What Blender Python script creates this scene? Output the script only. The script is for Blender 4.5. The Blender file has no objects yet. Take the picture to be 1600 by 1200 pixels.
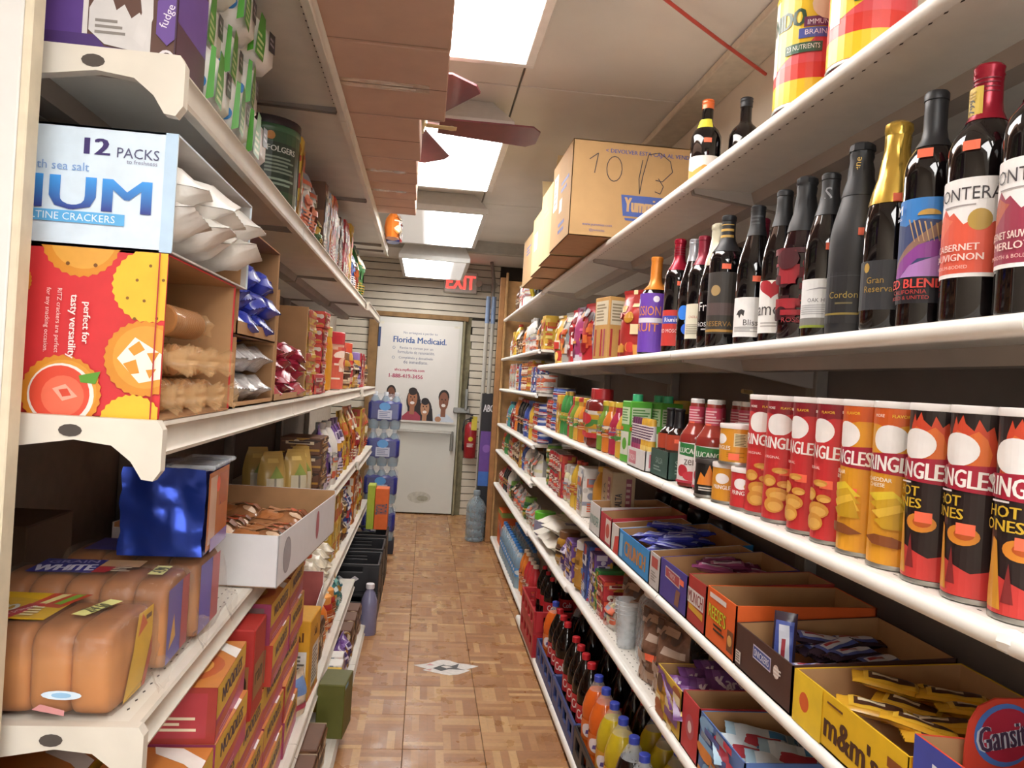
import bpy, bmesh, math, random
from mathutils import Vector, Matrix, noise
PI = math.pi
sc = bpy.context.scene
COL = sc.collection
rnd = random.Random(11)

# ------------------------------------------------------------------ camera
F, EYE, ROLL = 1230.0, 1.39, math.radians(3.6)
YAW, PITCH = math.radians(6.2715), math.radians(0.0694)
fwd = Vector((math.sin(YAW)*math.cos(PITCH), math.cos(YAW)*math.cos(PITCH), -math.sin(PITCH)))
rgt = Vector((math.cos(YAW), -math.sin(YAW), 0))
upv = rgt.cross(fwd)
cr, sr = math.cos(ROLL), math.sin(ROLL)
cx_ = rgt*cr + upv*sr
cy_ = upv*cr - rgt*sr
cd = bpy.data.cameras.new('camera')
cd.sensor_width = 36.0
cd.lens = F*36.0/1600.0
cd.clip_start = 0.05
cam = bpy.data.objects.new('camera', cd)
COL.objects.link(cam)
cam.matrix_world = Matrix(((cx_.x, cy_.x, -fwd.x, 0), (cx_.y, cy_.y, -fwd.y, 0), (cx_.z, cy_.z, -fwd.z, EYE), (0, 0, 0, 1)))
sc.camera = cam
sc.cycles.use_denoising = True
sc.cycles.max_bounces = 8
sc.cycles.diffuse_bounces = 4
sc.cycles.transparent_max_bounces = 16
sc.cycles.sample_clamp_indirect = 6.0
w = bpy.data.worlds.new('world')
sc.world = w
w.use_nodes = True
w.node_tree.nodes['Background'].inputs[0].default_value = (0.86, 0.93, 1.0, 1)
w.node_tree.nodes['Background'].inputs[1].default_value = 3.4
sc.view_settings.view_transform = 'Standard'
sc.view_settings.look = 'None'
sc.view_settings.gamma = 1.0
sc.view_settings.use_curve_mapping = False
sc.view_settings.exposure = 1.15
LAMP = 7.0          # radiance of the fluorescent diffusers


def ray(px, py):
    dx, dy = px-800, py-600
    a, b = dx*cr+dy*sr, -dx*sr+dy*cr
    return rgt*a - upv*b + fwd*F


def yat(px, py, X):
    r = ray(px, py)
    return r.y*X/r.x


# ------------------------------------------------------------------ materials
def lin(h):
    h = h.lstrip('#')
    o = []
    q = [int(h[i:i+2], 16)/255 for i in (0, 2, 4)]
    g = sum(q)/3
    for c in q:
        c = c+(g-c)*.07
        o.append(c/12.92 if c <= .04045 else ((c+.055)/1.055)**2.4)
    return (o[0], o[1], o[2], 1)


_M = {}


def M(col, r=.5, m=0., var=.08, ns=25., bump=0., emit=0., film=0, glass=0, coat=0.):
    key = (col, r, m, var, ns, bump, emit, film, glass, coat)
    if key in _M:
        return _M[key]
    mt = bpy.data.materials.new('mat_%d' % len(_M))
    mt.use_nodes = True
    nt = mt.node_tree
    N, L = nt.nodes, nt.links
    bs = N['Principled BSDF']
    c = lin(col)
    bs.inputs['Base Color'].default_value = c
    bs.inputs['Roughness'].default_value = r
    bs.inputs['Metallic'].default_value = m
    bs.inputs['Coat Weight'].default_value = coat
    if var or bump:
        tc = N.new('ShaderNodeTexCoord')
        nz = N.new('ShaderNodeTexNoise')
        nz.inputs['Scale'].default_value = ns
        nz.inputs['Detail'].default_value = 3
        L.new(tc.outputs['Object'], nz.inputs['Vector'])
        if var:
            mr = N.new('ShaderNodeMapRange')
            mr.inputs['From Min'].default_value = .3
            mr.inputs['From Max'].default_value = .7
            mr.inputs['To Min'].default_value = 1-var
            mr.inputs['To Max'].default_value = 1+var
            L.new(nz.outputs['Fac'], mr.inputs['Value'])
            mx = N.new('ShaderNodeVectorMath')
            mx.operation = 'SCALE'
            mx.inputs[0].default_value = c[:3]
            L.new(mr.outputs['Result'], mx.inputs['Scale'])
            L.new(mx.outputs[0], bs.inputs['Base Color'])
        if bump:
            bp = N.new('ShaderNodeBump')
            bp.inputs['Strength'].default_value = bump
            bp.inputs['Distance'].default_value = .01
            L.new(nz.outputs['Fac'], bp.inputs['Height'])
            L.new(bp.outputs[0], bs.inputs['Normal'])
    if emit:
        bs.inputs['Emission Color'].default_value = c
        bs.inputs['Emission Strength'].default_value = emit
    if glass:
        bs.inputs['Transmission Weight'].default_value = glass
        bs.inputs['IOR'].default_value = 1.3
    if film:
        tr = N.new('ShaderNodeBsdfTransparent')
        ms = N.new('ShaderNodeMixShader')
        ms.inputs[0].default_value = film
        L.new(tr.outputs[0], ms.inputs[1])
        L.new(bs.outputs[0], ms.inputs[2])
        L.new(ms.outputs[0], N['Material Output'].inputs[0])
    _M[key] = mt
    return mt


def grad(c0, c1, z0, z1):
    """two-tone printed ink, blended up the object's own height"""
    mt = bpy.data.materials.new('ink_two_tone')
    mt.use_nodes = True
    N, L = mt.node_tree.nodes, mt.node_tree.links
    tc, sp, mr, mx = N.new('ShaderNodeTexCoord'), N.new('ShaderNodeSeparateXYZ'), N.new('ShaderNodeMapRange'), N.new('ShaderNodeMix')
    mx.data_type = 'RGBA'
    L.new(tc.outputs['Object'], sp.inputs[0])
    L.new(sp.outputs[2], mr.inputs['Value'])
    mr.inputs['From Min'].default_value, mr.inputs['From Max'].default_value = z0, z1
    L.new(mr.outputs['Result'], mx.inputs['Factor'])
    mx.inputs['A'].default_value, mx.inputs['B'].default_value = lin(c0), lin(c1)
    L.new(mx.outputs['Result'], N['Principled BSDF'].inputs['Base Color'])
    return mt


def P(col, r=.45, coat=0.):            # printed ink / paper / plastic
    return M(col, r, 0, .05, 30, 0, 0, 0, 0, coat)


# ------------------------------------------------------------------ mesh builder
class MB:
    def __init__(s):
        s.v, s.f, s.mi, s.mats = [], [], [], []

    def k(s, mat):
        if mat not in s.mats:
            s.mats.append(mat)
        return s.mats.index(mat)

    def add(s, vs, fs, mat):
        o = len(s.v)
        s.v += [tuple(p) for p in vs]
        s.f += [tuple(i+o for i in f) for f in fs]
        k = s.k(mat)
        s.mi += [k]*len(fs)
        return s

    def box(s, x0, y0, z0, x1, y1, z1, mat, b=0.):
        if not b:
            vs = [(x, y, z) for x in (x0, x1) for y in (y0, y1) for z in (z0, z1)]
            return s.add(vs, [(0, 1, 3, 2), (4, 6, 7, 5), (0, 4, 5, 1), (2, 3, 7, 6), (0, 2, 6, 4), (1, 5, 7, 3)], mat)
        c = ((x0+x1)/2, (y0+y1)/2, (z0+z1)/2)
        h = (abs(x1-x0)/2, abs(y1-y0)/2, abs(z1-z0)/2)
        b = min(b, min(h)*.9)
        vs, ix = [], {}
        for sx in (-1, 1):
            for sy in (-1, 1):
                for sz in (-1, 1):
                    for a in range(3):
                        q = [h[j] if j == a else h[j]-b for j in range(3)]
                        ix[(sx, sy, sz, a)] = len(vs)
                        vs.append((c[0]+sx*q[0], c[1]+sy*q[1], c[2]+sz*q[2]))
        fs = []
        for sg in (-1, 1):
            for a in range(3):
                o = [j for j in range(3) if j != a]
                r = []
                for (p, q) in ((-1, -1), (1, -1), (1, 1), (-1, 1)):
                    t = [0, 0, 0]
                    t[a], t[o[0]], t[o[1]] = sg, p, q
                    r.append(ix[(t[0], t[1], t[2], a)])
                fs.append(r)
        for a in range(3):
            o = [j for j in range(3) if j != a]
            for p in (-1, 1):
                for q in (-1, 1):
                    t1, t2 = [0]*3, [0]*3
                    t1[a], t2[a] = -1, 1
                    for t in (t1, t2):
                        t[o[0]], t[o[1]] = p, q
                    fs.append([ix[(*t1, o[0])], ix[(*t2, o[0])], ix[(*t2, o[1])], ix[(*t1, o[1])]])
        for sx in (-1, 1):
            for sy in (-1, 1):
                for sz in (-1, 1):
                    fs.append([ix[(sx, sy, sz, a)] for a in range(3)])
        return s.add(vs, fs, mat)

    def lathe(s, prof, mat, seg=24, cx=0., cy=0., mats=None, sx=1., sy=1., wob=None):
        vs, fs, mm = [], [], []
        rings = []
        for i, (r, z) in enumerate(prof):
            if r < 1e-6:
                rings.append([len(vs)])
                vs.append((cx, cy, z))
            else:
                rings.append(list(range(len(vs), len(vs)+seg)))
                for j in range(seg):
                    a = 2*PI*j/seg
                    rr = r*(wob(i, j) if wob else 1)
                    vs.append((cx+rr*sx*math.sin(a), cy-rr*sy*math.cos(a), z))
        for i in range(len(prof)-1):
            A, B = rings[i], rings[i+1]
            m_ = mats[i] if mats else mat
            for j in range(seg):
                j2 = (j+1) % seg
                if len(A) == 1 and len(B) == 1:
                    continue
                if len(A) == 1:
                    fs.append((A[0], B[j2], B[j]))
                elif len(B) == 1:
                    fs.append((A[j], A[j2], B[0]))
                else:
                    fs.append((A[j], A[j2], B[j2], B[j]))
                mm.append(m_)
        o = len(s.v)
        s.v += vs
        s.f += [tuple(i+o for i in f) for f in fs]
        s.mi += [s.k(m_) for m_ in mm]
        return s

    def tube(s, pts, r, mat, seg=8, cap=True):
        pts = [Vector(p) for p in pts]
        vs, fs = [], []
        n = len(pts)
        up = Vector((0, 0, 1))
        for i, p in enumerate(pts):
            t = (pts[min(i+1, n-1)]-pts[max(i-1, 0)]).normalized()
            a = t.cross(up)
            if a.length < 1e-3:
                a = t.cross(Vector((1, 0, 0)))
            a.normalize()
            b = a.cross(t).normalized()
            rr = r[i] if isinstance(r, (list, tuple)) else r
            for j in range(seg):
                q = 2*PI*j/seg
                vs.append(p+a*rr*math.cos(q)+b*rr*math.sin(q))
        for i in range(n-1):
            for j in range(seg):
                fs.append((i*seg+j, i*seg+(j+1) % seg, (i+1)*seg+(j+1) % seg, (i+1)*seg+j))
        if cap:
            fs.append(tuple(range(seg-1, -1, -1)))
            fs.append(tuple(range((n-1)*seg, n*seg)))
        return s.add(vs, fs, mat)

    def prism(s, poly, ax, a0, a1, mat):
        """poly: 2-D outline in the two axes other than ax, extruded a0..a1 along ax."""
        n = len(poly)
        o = [j for j in range(3) if j != ax]
        vs = []
        for a in (a0, a1):
            for p in poly:
                q = [0, 0, 0]
                q[ax], q[o[0]], q[o[1]] = a, p[0], p[1]
                vs.append(q)
        fs = [tuple(range(n-1, -1, -1)), tuple(range(n, 2*n))]
        fs += [(i, (i+1) % n, n+(i+1) % n, n+i) for i in range(n)]
        return s.add(vs, fs, mat)

    def obj(s, name, parent=None, smooth=40, recalc=True, at=None, rz=0., rot=None):
        me = bpy.data.meshes.new(name)
        me.from_pydata(s.v, [], s.f)
        for m_ in s.mats:
            me.materials.append(m_)
        me.polygons.foreach_set('material_index', s.mi)
        if recalc:
            bm = bmesh.new()
            bm.from_mesh(me)
            bmesh.ops.recalc_face_normals(bm, faces=bm.faces)
            bm.to_mesh(me)
            bm.free()
        if smooth:
            me.polygons.foreach_set('use_smooth', [True]*len(me.polygons))
            me.set_sharp_from_angle(angle=math.radians(smooth))
        me.update()
        ob = bpy.data.objects.new(name, me)
        COL.objects.link(ob)
        if parent:
            ob.parent = parent
        if at:
            ob.location = at
        ob.rotation_euler = rot or (0, 0, rz)
        return ob


def tag(o, label=None, cat=None, group=None, kind=None):
    for k, v in (('label', label), ('category', cat), ('group', group), ('kind', kind)):
        if v:
            o[k] = v
    return o


def thing(name, label, cat, loc=(0, 0, 0), rz=0., group=None):
    o = bpy.data.objects.new(name, None)
    o.empty_display_size = .05
    COL.objects.link(o)
    o.location = loc
    o.rotation_euler = (0, 0, rz)
    return tag(o, label, cat, group)


def place(o, loc, rz=0., label=None, group=None, rot=None):
    o.location = loc
    o.rotation_euler = rot or (0, 0, rz)
    return tag(o, label, None, group)


KIDS = {}


def copy_tree(o, parent=None):
    c = o.copy()
    COL.objects.link(c)
    if parent:
        c.parent = parent
    for ch in o.children:
        copy_tree(ch, c)
    return c


class Stock:
    """one prototype; the first call places it, later calls place copies with shared meshes"""

    def __init__(s, make):
        s.make, s.o, s.n = make, None, 0

    def put(s, loc, rz=0., label=None, group=None, rot=None, sc_=None):
        if s.o is None:
            s.o = s.make()
            c = s.o
        else:
            c = copy_tree(s.o)
        s.n += 1
        if sc_:
            c.scale = (sc_, sc_, sc_) if isinstance(sc_, (int, float)) else sc_
        elif s.n > 1:
            c.scale = (1, 1, 1)
        return place(c, loc, rz, label, group, rot)


# ------------------------------------------------------------------ flat print (labels, lettering)
_T = {}


def text2d(t, bold=0.):
    if (t, bold) in _T:
        return _T[(t, bold)]
    cu = bpy.data.curves.new('lettering', 'FONT')
    cu.body = t
    cu.size = 1
    cu.align_x = 'CENTER'
    cu.resolution_u = 2
    cu.offset = bold
    ob = bpy.data.objects.new('lettering', cu)
    me = ob.to_mesh()
    vs = [(v.co.x, v.co.y) for v in me.vertices]
    fs = [tuple(p.vertices) for p in me.polygons]
    ob.to_mesh_clear()
    bpy.data.objects.remove(ob)
    bpy.data.curves.remove(cu)
    if not vs:
        vs, fs = [(0, 0), (.1, 0), (0, .1)], [(0, 1, 2)]
    x0, x1 = min(v[0] for v in vs), max(v[0] for v in vs)
    y0, y1 = min(v[1] for v in vs), max(v[1] for v in vs)
    hh = max(y1-y0, .3)
    vs = [((x-(x0+x1)/2)/hh, (y-(y0+y1)/2)/hh) for x, y in vs]
    _T[(t, bold)] = (vs, fs, (x1-x0)/hh)
    return _T[(t, bold)]


class Art:
    """flat print laid on a flat, cylindrical or free surface; u, v run 0..1 across it"""

    def __init__(s, rough=.42):
        s.mb, s.rough, s.base, s.step = MB(), rough, .0004, .00022

    def mat(s, c):
        return c if not isinstance(c, str) else P(c, s.rough)

    def flat(s, o, U, V):
        o, U, V = Vector(o), Vector(U), Vector(V)
        n = U.cross(V).normalized()
        s.W, s.H, s.lay, s.cu, s.cv = U.length, V.length, 0, None, None
        s.fn = lambda u, v, d: o+U*u+V*v+n*d
        return s

    def face(s, which, x0, y0, z0, x1, y1, z1):
        dx, dy, dz = x1-x0, y1-y0, z1-z0
        return {'F': lambda: s.flat((x0, y0, z0), (dx, 0, 0), (0, 0, dz)),
                'B': lambda: s.flat((x1, y1, z0), (-dx, 0, 0), (0, 0, dz)),
                'R': lambda: s.flat((x1, y0, z0), (0, dy, 0), (0, 0, dz)),
                'L': lambda: s.flat((x0, y1, z0), (0, -dy, 0), (0, 0, dz)),
                'T': lambda: s.flat((x0, y0, z1), (dx, 0, 0), (0, dy, 0))}[which]()

    def cyl(s, r, z0, z1, a0=-PI, a1=PI, cx=0, cy=0, r1=None, sx=1., sy=1.):
        r1 = r if r1 is None else r1
        s.W, s.H, s.lay = r*abs(a1-a0), z1-z0, 0
        s.cu = max(1, int(abs(a1-a0)/.2))
        s.cv = None

        def fn(u, v, d):
            a = a0+(a1-a0)*u
            q = r+(r1-r)*v+d
            return Vector((cx+q*sx*math.sin(a), cy-q*sy*math.cos(a), z0+(z1-z0)*v))
        s.fn = fn
        return s

    def surf(s, fn, W, H, nu, nv):
        s.W, s.H, s.lay, s.cu, s.cv, s.fn = W, H, 0, nu, nv, fn
        return s

    def shape(s, vs, fs, col):
        d = s.base+s.step*s.lay
        s.lay += 1
        us, ws = [v[0] for v in vs], [v[1] for v in vs]
        out = min(us) < -1e-6 or max(us) > 1+1e-6 or min(ws) < -1e-6 or max(ws) > 1+1e-6
        if s.cu or s.cv or out:
            bm = bmesh.new()
            bv = [bm.verts.new((u, v, 0)) for u, v in vs]
            for f in fs:
                try:
                    bm.faces.new([bv[i] for i in f])
                except ValueError:
                    pass
            if out:
                for co, no in (((0, 0, 0), (-1, 0, 0)), ((1, 0, 0), (1, 0, 0)), ((0, 0, 0), (0, -1, 0)), ((0, 1, 0), (0, 1, 0))):
                    bmesh.ops.bisect_plane(bm, geom=bm.verts[:]+bm.edges[:]+bm.faces[:], plane_co=co, plane_no=no, clear_outer=True)
            for n, ax in ((s.cu, 0), (s.cv, 1)):
                if n:
                    lo, hi = min(v[ax] for v in vs), max(v[ax] for v in vs)
                    for i in range(int(math.floor(lo*n))+1, int(math.ceil(hi*n))):
                        no = (1, 0, 0) if ax == 0 else (0, 1, 0)
                        co = (i/n, 0, 0) if ax == 0 else (0, i/n, 0)
                        bmesh.ops.bisect_plane(bm, geom=bm.verts[:]+bm.edges[:]+bm.faces[:], plane_co=co, plane_no=no)
            bm.verts.index_update()
            vs = [(v.co.x, v.co.y) for v in bm.verts]
            fs = [tuple(v.index for v in f.verts) for f in bm.faces]
            bm.free()
        s.mb.add([s.fn(u, v, d) for u, v in vs], fs, s.mat(col))
        return s

    def rect(s, u0, v0, u1, v1, col):
        return s.shape([(u0, v0), (u1, v0), (u1, v1), (u0, v1)], [(0, 1, 2, 3)], col)

    def poly(s, pts, col):
        return s.shape(pts, [tuple(range(len(pts)))], col)

    def ell(s, u, v, ru, rv=None, col='#ffffff', n=18, a0=0., a1=2*PI, teeth=0.):
        """ru in fractions of the width; rv the same physical size when None"""
        rv = ru*s.W/s.H if rv is None else rv
        pts = []
        for i in range(n):
            a = a0+(a1-a0)*i/(n if a1-a0 > 6.28 else n-1)
            k = 1-(teeth if i % 2 else 0)
            pts.append((u+ru*k*math.cos(a), v+rv*k*math.sin(a)))
        return s.poly(pts, col)

    def text(s, t, u, v, h, col='#111111', bold=.02, rot=0., maxw=None, shear=0., sx=1.):
        vs, fs, asp = text2d(t, 0.)
        if bold > .012:           # heavier strokes: the same letters struck twice, a hair apart
            k = bold*1.25*h*s.H/s.W*math.cos(rot)
            q = bold*1.25*h*math.sin(rot)
            s.text(t, u-k, v-q, h, col, 0., rot, maxw, shear, sx)
            if bold > .03:
                s.text(t, u, v, h, col, 0., rot, maxw, shear, sx)
            return s.text(t, u+k, v+q, h, col, 0., rot, maxw, shear, sx)
        hh = h*s.H
        wlim = asp*hh*sx
        kx = hh
        if maxw and wlim > maxw*s.W:
            kx = hh*maxw*s.W/wlim
        c, q = math.cos(rot), math.sin(rot)
        out = []
        for x, y in vs:
            X, Y = x*kx*sx+shear*y*hh, y*hh
            out.append((u+(X*c-Y*q)/s.W, v+(X*q+Y*c)/s.H))
        return s.shape(out, fs, col)

    def fine(s, u0, v0, u1, v1, n, col='#333333', fill=.5):
        """rows of print too small to read"""
        vs, fs = [], []
        for i in range(n):
            y = v0+(v1-v0)*(i+.25)/n
            h = (v1-v0)/n*fill
            e = u0+(u1-u0)*rnd.uniform(.6, 1)
            o = len(vs)
            vs += [(u0, y), (e, y), (e, y+h), (u0, y+h)]
            fs.append((o, o+1, o+2, o+3))
        return s.shape(vs, fs, col)

    def bars(s, u0, v0, u1, v1, n=14, col='#1a1a1a'):
        vs, fs = [], []
        for i in range(n):
            a = u0+(u1-u0)*i/n
            b = a+(u1-u0)/n*rnd.choice((.25, .45, .7))
            o = len(vs)
            vs += [(a, v0), (b, v0), (b, v1), (a, v1)]
            fs.append((o, o+1, o+2, o+3))
        return s.shape(vs, fs, col)

    def busy(s, pal, seed, n=9):
        r = random.Random(seed)
        for i in range(int(n*1.7)):
            c = r.choice(pal)
            u, v = r.random(), r.random()
            if r.random() < .6:
                a, b = r.uniform(.06, .3), r.uniform(.02, .09)
                s.rect(max(0, u-a), max(0, v-b), min(1, u+a), min(1, v+b), c)
            else:
                q = r.uniform(.06, .2)
                u, v = min(max(u, q), 1-q), min(max(v, .15), .85)
                s.ell(u, v, q, min(q*s.W/s.H, .14), c, 12)
        return s

    def obj(s, name='label_print', parent=None):
        return s.mb.obj(name, parent, smooth=0, recalc=False)


ORD = ['first', 'second', 'third', 'fourth', 'fifth', 'sixth', 'seventh', 'eighth', 'ninth', 'tenth', 'eleventh', 'twelfth', 'thirteenth',
       'fourteenth', 'fifteenth', 'sixteenth', 'seventeenth', 'eighteenth', 'nineteenth', 'twentieth', 'twenty-first', 'twenty-second', 'twenty-third', 'twenty-fourth',
       'twenty-fifth', 'twenty-sixth', 'twenty-seventh', 'twenty-eighth', 'twenty-ninth', 'thirtieth']

# ================================================================== THE SETTING
WHITE = M('#efebe4', .4, 0, .03)
CREAM = M('#d8d0c4', .45, 0, .05, 12)
CREAM2 = M('#d6cdbf', .5, 0, .08, 9)
BEIGE = M('#d3c8b6', .8, 0, .06, 4)
DARKBACK = M('#8d8178', .7, 0, .08, 6)
CEILM = M('#e2ddd5', .85, 0, .05, 3)
WOOD = M('#a5723f', .55, 0, .18, 14)
WOODL = M('#b98a52', .55, 0, .18, 14)
CARD = M('#b98a5c', .8, 0, .06, 20)
CARDD = M('#9a7048', .85, 0, .08, 20)
BLACK = M('#17161a', .4, 0, .05)
STEEL = M('#a8a6a0', .35, .8, .05)
CLEAR = M('#ffffff', .06, 0, 0, 25, 0, 0, .16)
CLEARN = M('#ffffff', .05, 0, 0, 25, 0, 0, .16)
CLEAR2 = M('#eef4f8', .12, 0, .1, 60, .5, 0, .3)


def struct(o):
    o['kind'] = 'structure'
    return o


def floor_mat():
    mt = bpy.data.materials.new('parquet_vinyl')
    mt.use_nodes = True
    nt = mt.node_tree
    N, L = nt.nodes, nt.links
    bs = N['Principled BSDF']

    def mth(op, a, b=None):
        n = N.new('ShaderNodeMath')
        n.operation = op
        for i, x in enumerate((a, b)):
            if x is None:
                continue
            if isinstance(x, (int, float)):
                n.inputs[i].default_value = x
            else:
                L.new(x, n.inputs[i])
        return n.outputs[0]
    g = N.new('ShaderNodeNewGeometry')
    sp = N.new('ShaderNodeSeparateXYZ')
    L.new(g.outputs['Position'], sp.inputs[0])
    k = 1/.1524
    x = mth('MULTIPLY', mth('ADD', sp.outputs[0], 30*.1524), k)
    y = mth('MULTIPLY', mth('ADD', sp.outputs[1], 30*.1524+.0930), k)
    cx, cy = mth('FLOOR', x), mth('FLOOR', y)
    fx, fy = mth('FRACT', x), mth('FRACT', y)
    par = mth('MODULO', mth('ADD', cx, cy), 2)
    t = mth('ADD', mth('MULTIPLY', fx, par), mth('MULTIPLY', fy, mth('SUBTRACT', 1, par)))
    t4 = mth('MULTIPLY', t, 5)
    st = mth('FLOOR', t4)
    cmb = N.new('ShaderNodeCombineXYZ')
    for i, q in enumerate((cx, cy, st)):
        L.new(q, cmb.inputs[i])
    wn = N.new('ShaderNodeTexWhiteNoise')
    L.new(cmb.outputs[0], wn.inputs['Vector'])
    rp = N.new('ShaderNodeValToRGB')
    e = rp.color_ramp.elements
    e[0].color, e[1].color = lin('#9a6840'), lin('#c79c68')
    e[0].position, e[1].position = .0, 1.
    q = rp.color_ramp.elements.new(.62)
    q.color = lin('#ad7a4c')
    L.new(wn.outputs['Value'], rp.inputs[0])
    nz = N.new('ShaderNodeTexNoise')
    nz.inputs['Scale'].default_value = 60
    nz.inputs['Detail'].default_value = 4
    L.new(g.outputs['Position'], nz.inputs['Vector'])
    gap = mth('LESS_THAN', mth('FRACT', t4), .05)
    dark = mth('SUBTRACT', mth('ADD', .8, mth('MULTIPLY', nz.outputs['Fac'], .4)), mth('MULTIPLY', gap, .22))
    mx = N.new('ShaderNodeVectorMath')
    mx.operation = 'SCALE'
    L.new(rp.outputs[0], mx.inputs[0])
    L.new(dark, mx.inputs['Scale'])
    L.new(mx.outputs[0], bs.inputs['Base Color'])
    n2 = N.new('ShaderNodeTexNoise')
    n2.inputs['Scale'].default_value = 9
    n2.inputs['Detail'].default_value = 5
    L.new(g.outputs['Position'], n2.inputs['Vector'])
    mr = N.new('ShaderNodeMapRange')
    for i, v in enumerate((.35, .65, .22, .5)):
        mr.inputs[i+1].default_value = v
    L.new(n2.outputs['Fac'], mr.inputs['Value'])
    L.new(mr.outputs['Result'], bs.inputs['Roughness'])
    return mt


FM = floor_mat()
fl = struct(MB().box(-1.9, -4.2, -.12, 2.2, 8.3, -.0035, M('#5d4630', .8)).obj('floor'))
tb = MB().box(-.1515, -.1515, -.0035, .1515, .1515, 0, FM, .0014)
tile0 = None
for i in range(-2, 4):
    for j in range(2, 27):
        X, Y = (i+.5)*.3048, j*.3048-.0930+.1524
        if X < -.4 or X > 1 or Y > 8.05:
            continue
        if tile0 is None:
            tile0 = t = tb.obj('tile', fl)
        else:
            t = tile0.copy()
            COL.objects.link(t)
        t.location = (X, Y, 0)

# ceiling of large painted boards
ce = struct(MB().box(-1.9, -4.2, 2.592, 2.2, 8.3, 2.7, M('#8f897f', .9)).obj('ceiling'))
for (x0, x1) in ((-1.6, -.92), (-.92, .297), (.301, 1.52)):
    for (y0, y1) in ((-4.1, -1.56), (-1.55, .69), (.7, 3.14), (3.15, 5.28), (5.29, 6.7), (6.78, 8.1)):
        MB().box(x0+.003, y0, 2.578+(.004 if x0 > .2 else 0), x1-.003, y1, 2.5925, CEILM, .002).obj('panel', ce)
MB().box(-1.2, 6.7, 2.48, 1.2, 6.78, 2.592, M('#a9a398', .7), .006).obj('beam', ce)

# walls
wr = struct(MB().box(1.085, -4.2, -.1, 1.25, 8.3, 2.6, BEIGE).obj('wall_right'))
MB().box(.955, -4.1, 2.545, 1.085, 6.7, 2.578, M('#cfc5b3', .7), .004).obj('cove_board', wr)
for y in (1.2, 2.42, 3.64, 4.86):
    MB().box(1.081, y-.02, 1.96, 1.0852, y+.004, 2.54, M('#b7aa97', .8)).obj('joint_strip', wr)
wl = struct(MB().box(-1.25, -4.2, -.1, -.93, 8.3, 2.6, M('#b5a898', .8)).obj('wall_left'))
wf = MB()
for (x0, z0, x1, z1) in ((-1.9, -.1, -.9, 2.6), (1.05, -.1, 2.2, 2.6), (-.9, -.1, 1.05, .35), (-.9, 2.42, 1.05, 2.6)):
    wf.box(x0, -4.25, z0, x1, -4.1, z1, M('#cfc9bd', .8))
struct(wf.obj('wall_front', None, 0))
wn = struct(MB().box(-.9, -4.19, .35, 1.05, -4.185, 2.42, M('#ffffff', .05, 0, 0, 25, 0, 0, .06)).obj('added_window_1', None, 0))  # unseen shop window, added so daylight fills the aisle from behind the camera
for (x0, x1, z0, z1) in ((-.9, -.86, .35, 2.42), (.05, .09, .35, 2.42), (1.01, 1.05, .35, 2.42), (-.9, 1.05, .35, .39), (-.9, 1.05, 2.38, 2.42)):
    MB().box(x0, -4.21, z0, x1, -4.165, z1, M('#55524e', .5)).obj('added_window_frame', wn, 0)
pl_ = bpy.data.lights.new('added_window_portal', 'AREA')
pl_.shape, pl_.size, pl_.size_y = 'RECTANGLE', 1.95, 2.07
pl_.cycles.is_portal = True
po_ = bpy.data.objects.new('added_window_portal', pl_)
COL.objects.link(po_)
po_.location, po_.rotation_euler = (.075, -4.22, 1.385), (PI/2, 0, 0)
wb = struct(MB().box(-1.9, 8.118, -.1, 2.2, 8.3, 2.6, M('#3b352e', .9)).obj('wall_back'))
SLAT = M('#cfc6b4', .6, 0, .07, 5)
_sl = {}
for i in range(35):
    z0 = i*.0745
    spans = [(-1.0, .70)] if z0 > 1.99 else [(-1.0, -.60), (.428+.02*abs(math.sin(i*1.7))*(1 if z0 > .8 else .1), .70)]
    for (x0, x1) in spans:
        MB().box(x0, 8.094, 2.037 if 1.99 < z0 < 2.03 else z0+.003, x1, 8.119, min(z0+.0700, 2.576), SLAT, .003).obj('slat', wb)
# masonry showing in the gap beside the door
mb = MB()
ed = [(.36, -.0), (.435, 0)]
mb.prism([(.365, 0), (.44, 0), (.43, .5), (.445, .9), (.425, 1.3), (.45, 1.62), (.428, 1.9), (.44, 2.03), (.365, 2.03)], 1, 8.096, 8.118, M('#7a7358', .9, 0, .25, 18))
mb.obj('broken_plaster', wb)

# door in the back wall
dr = struct(MB().box(-.50, 8.06, .012, .345, 8.105, 1.985, M('#d6d4cb', .5, 0, .03, 3), .004).obj('door_1'))
MB().box(-.60, 8.05, 0, -.505, 8.12, 2.02, M('#8d6a3f', .7, 0, .2, 12), .004).obj('jamb', dr)
MB().box(.348, 8.05, 0, .372, 8.12, 2.02, M('#8f8768', .7, 0, .2, 12), .004).obj('jamb', dr)
MB().box(-.60, 8.045, 1.988, .40, 8.12, 2.035, M('#8d6a3f', .7, 0, .25, 12), .004).obj('door_head', dr)
mb = MB().box(-.25, 8.0, .83, .30, 8.03, .862, M('#b9b6ac', .4, .3), .006)
mb.box(.285, 8.0, .66, .315, 8.04, .86, M('#77756d', .4, .5), .006).box(-.24, 8.02, .835, -.2, 8.06, .855, STEEL)
mb.obj('push_bar', dr)
MB().box(.30, 8.03, 1.05, .47, 8.06, 1.105, M('#8b8a85', .4, .6), .006).box(.41, 8.02, 1.08, .44, 8.07, 1.30, M('#8b8a85', .4, .6), .006).obj('latch', dr)
a = Art(.8).flat((-.5, 8.06, 0), (.845, 0, 0), (0, 0, 1.985))
a.base = .0006
a.ell(.60, .085, .14, .03, M('#c2bfb2', .7, 0, .12, 30), 20).ell(.64, .08, .07, .015, M('#a9a490', .8, 0, .2, 40), 14)
a.obj('scuff_stain', dr)

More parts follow.
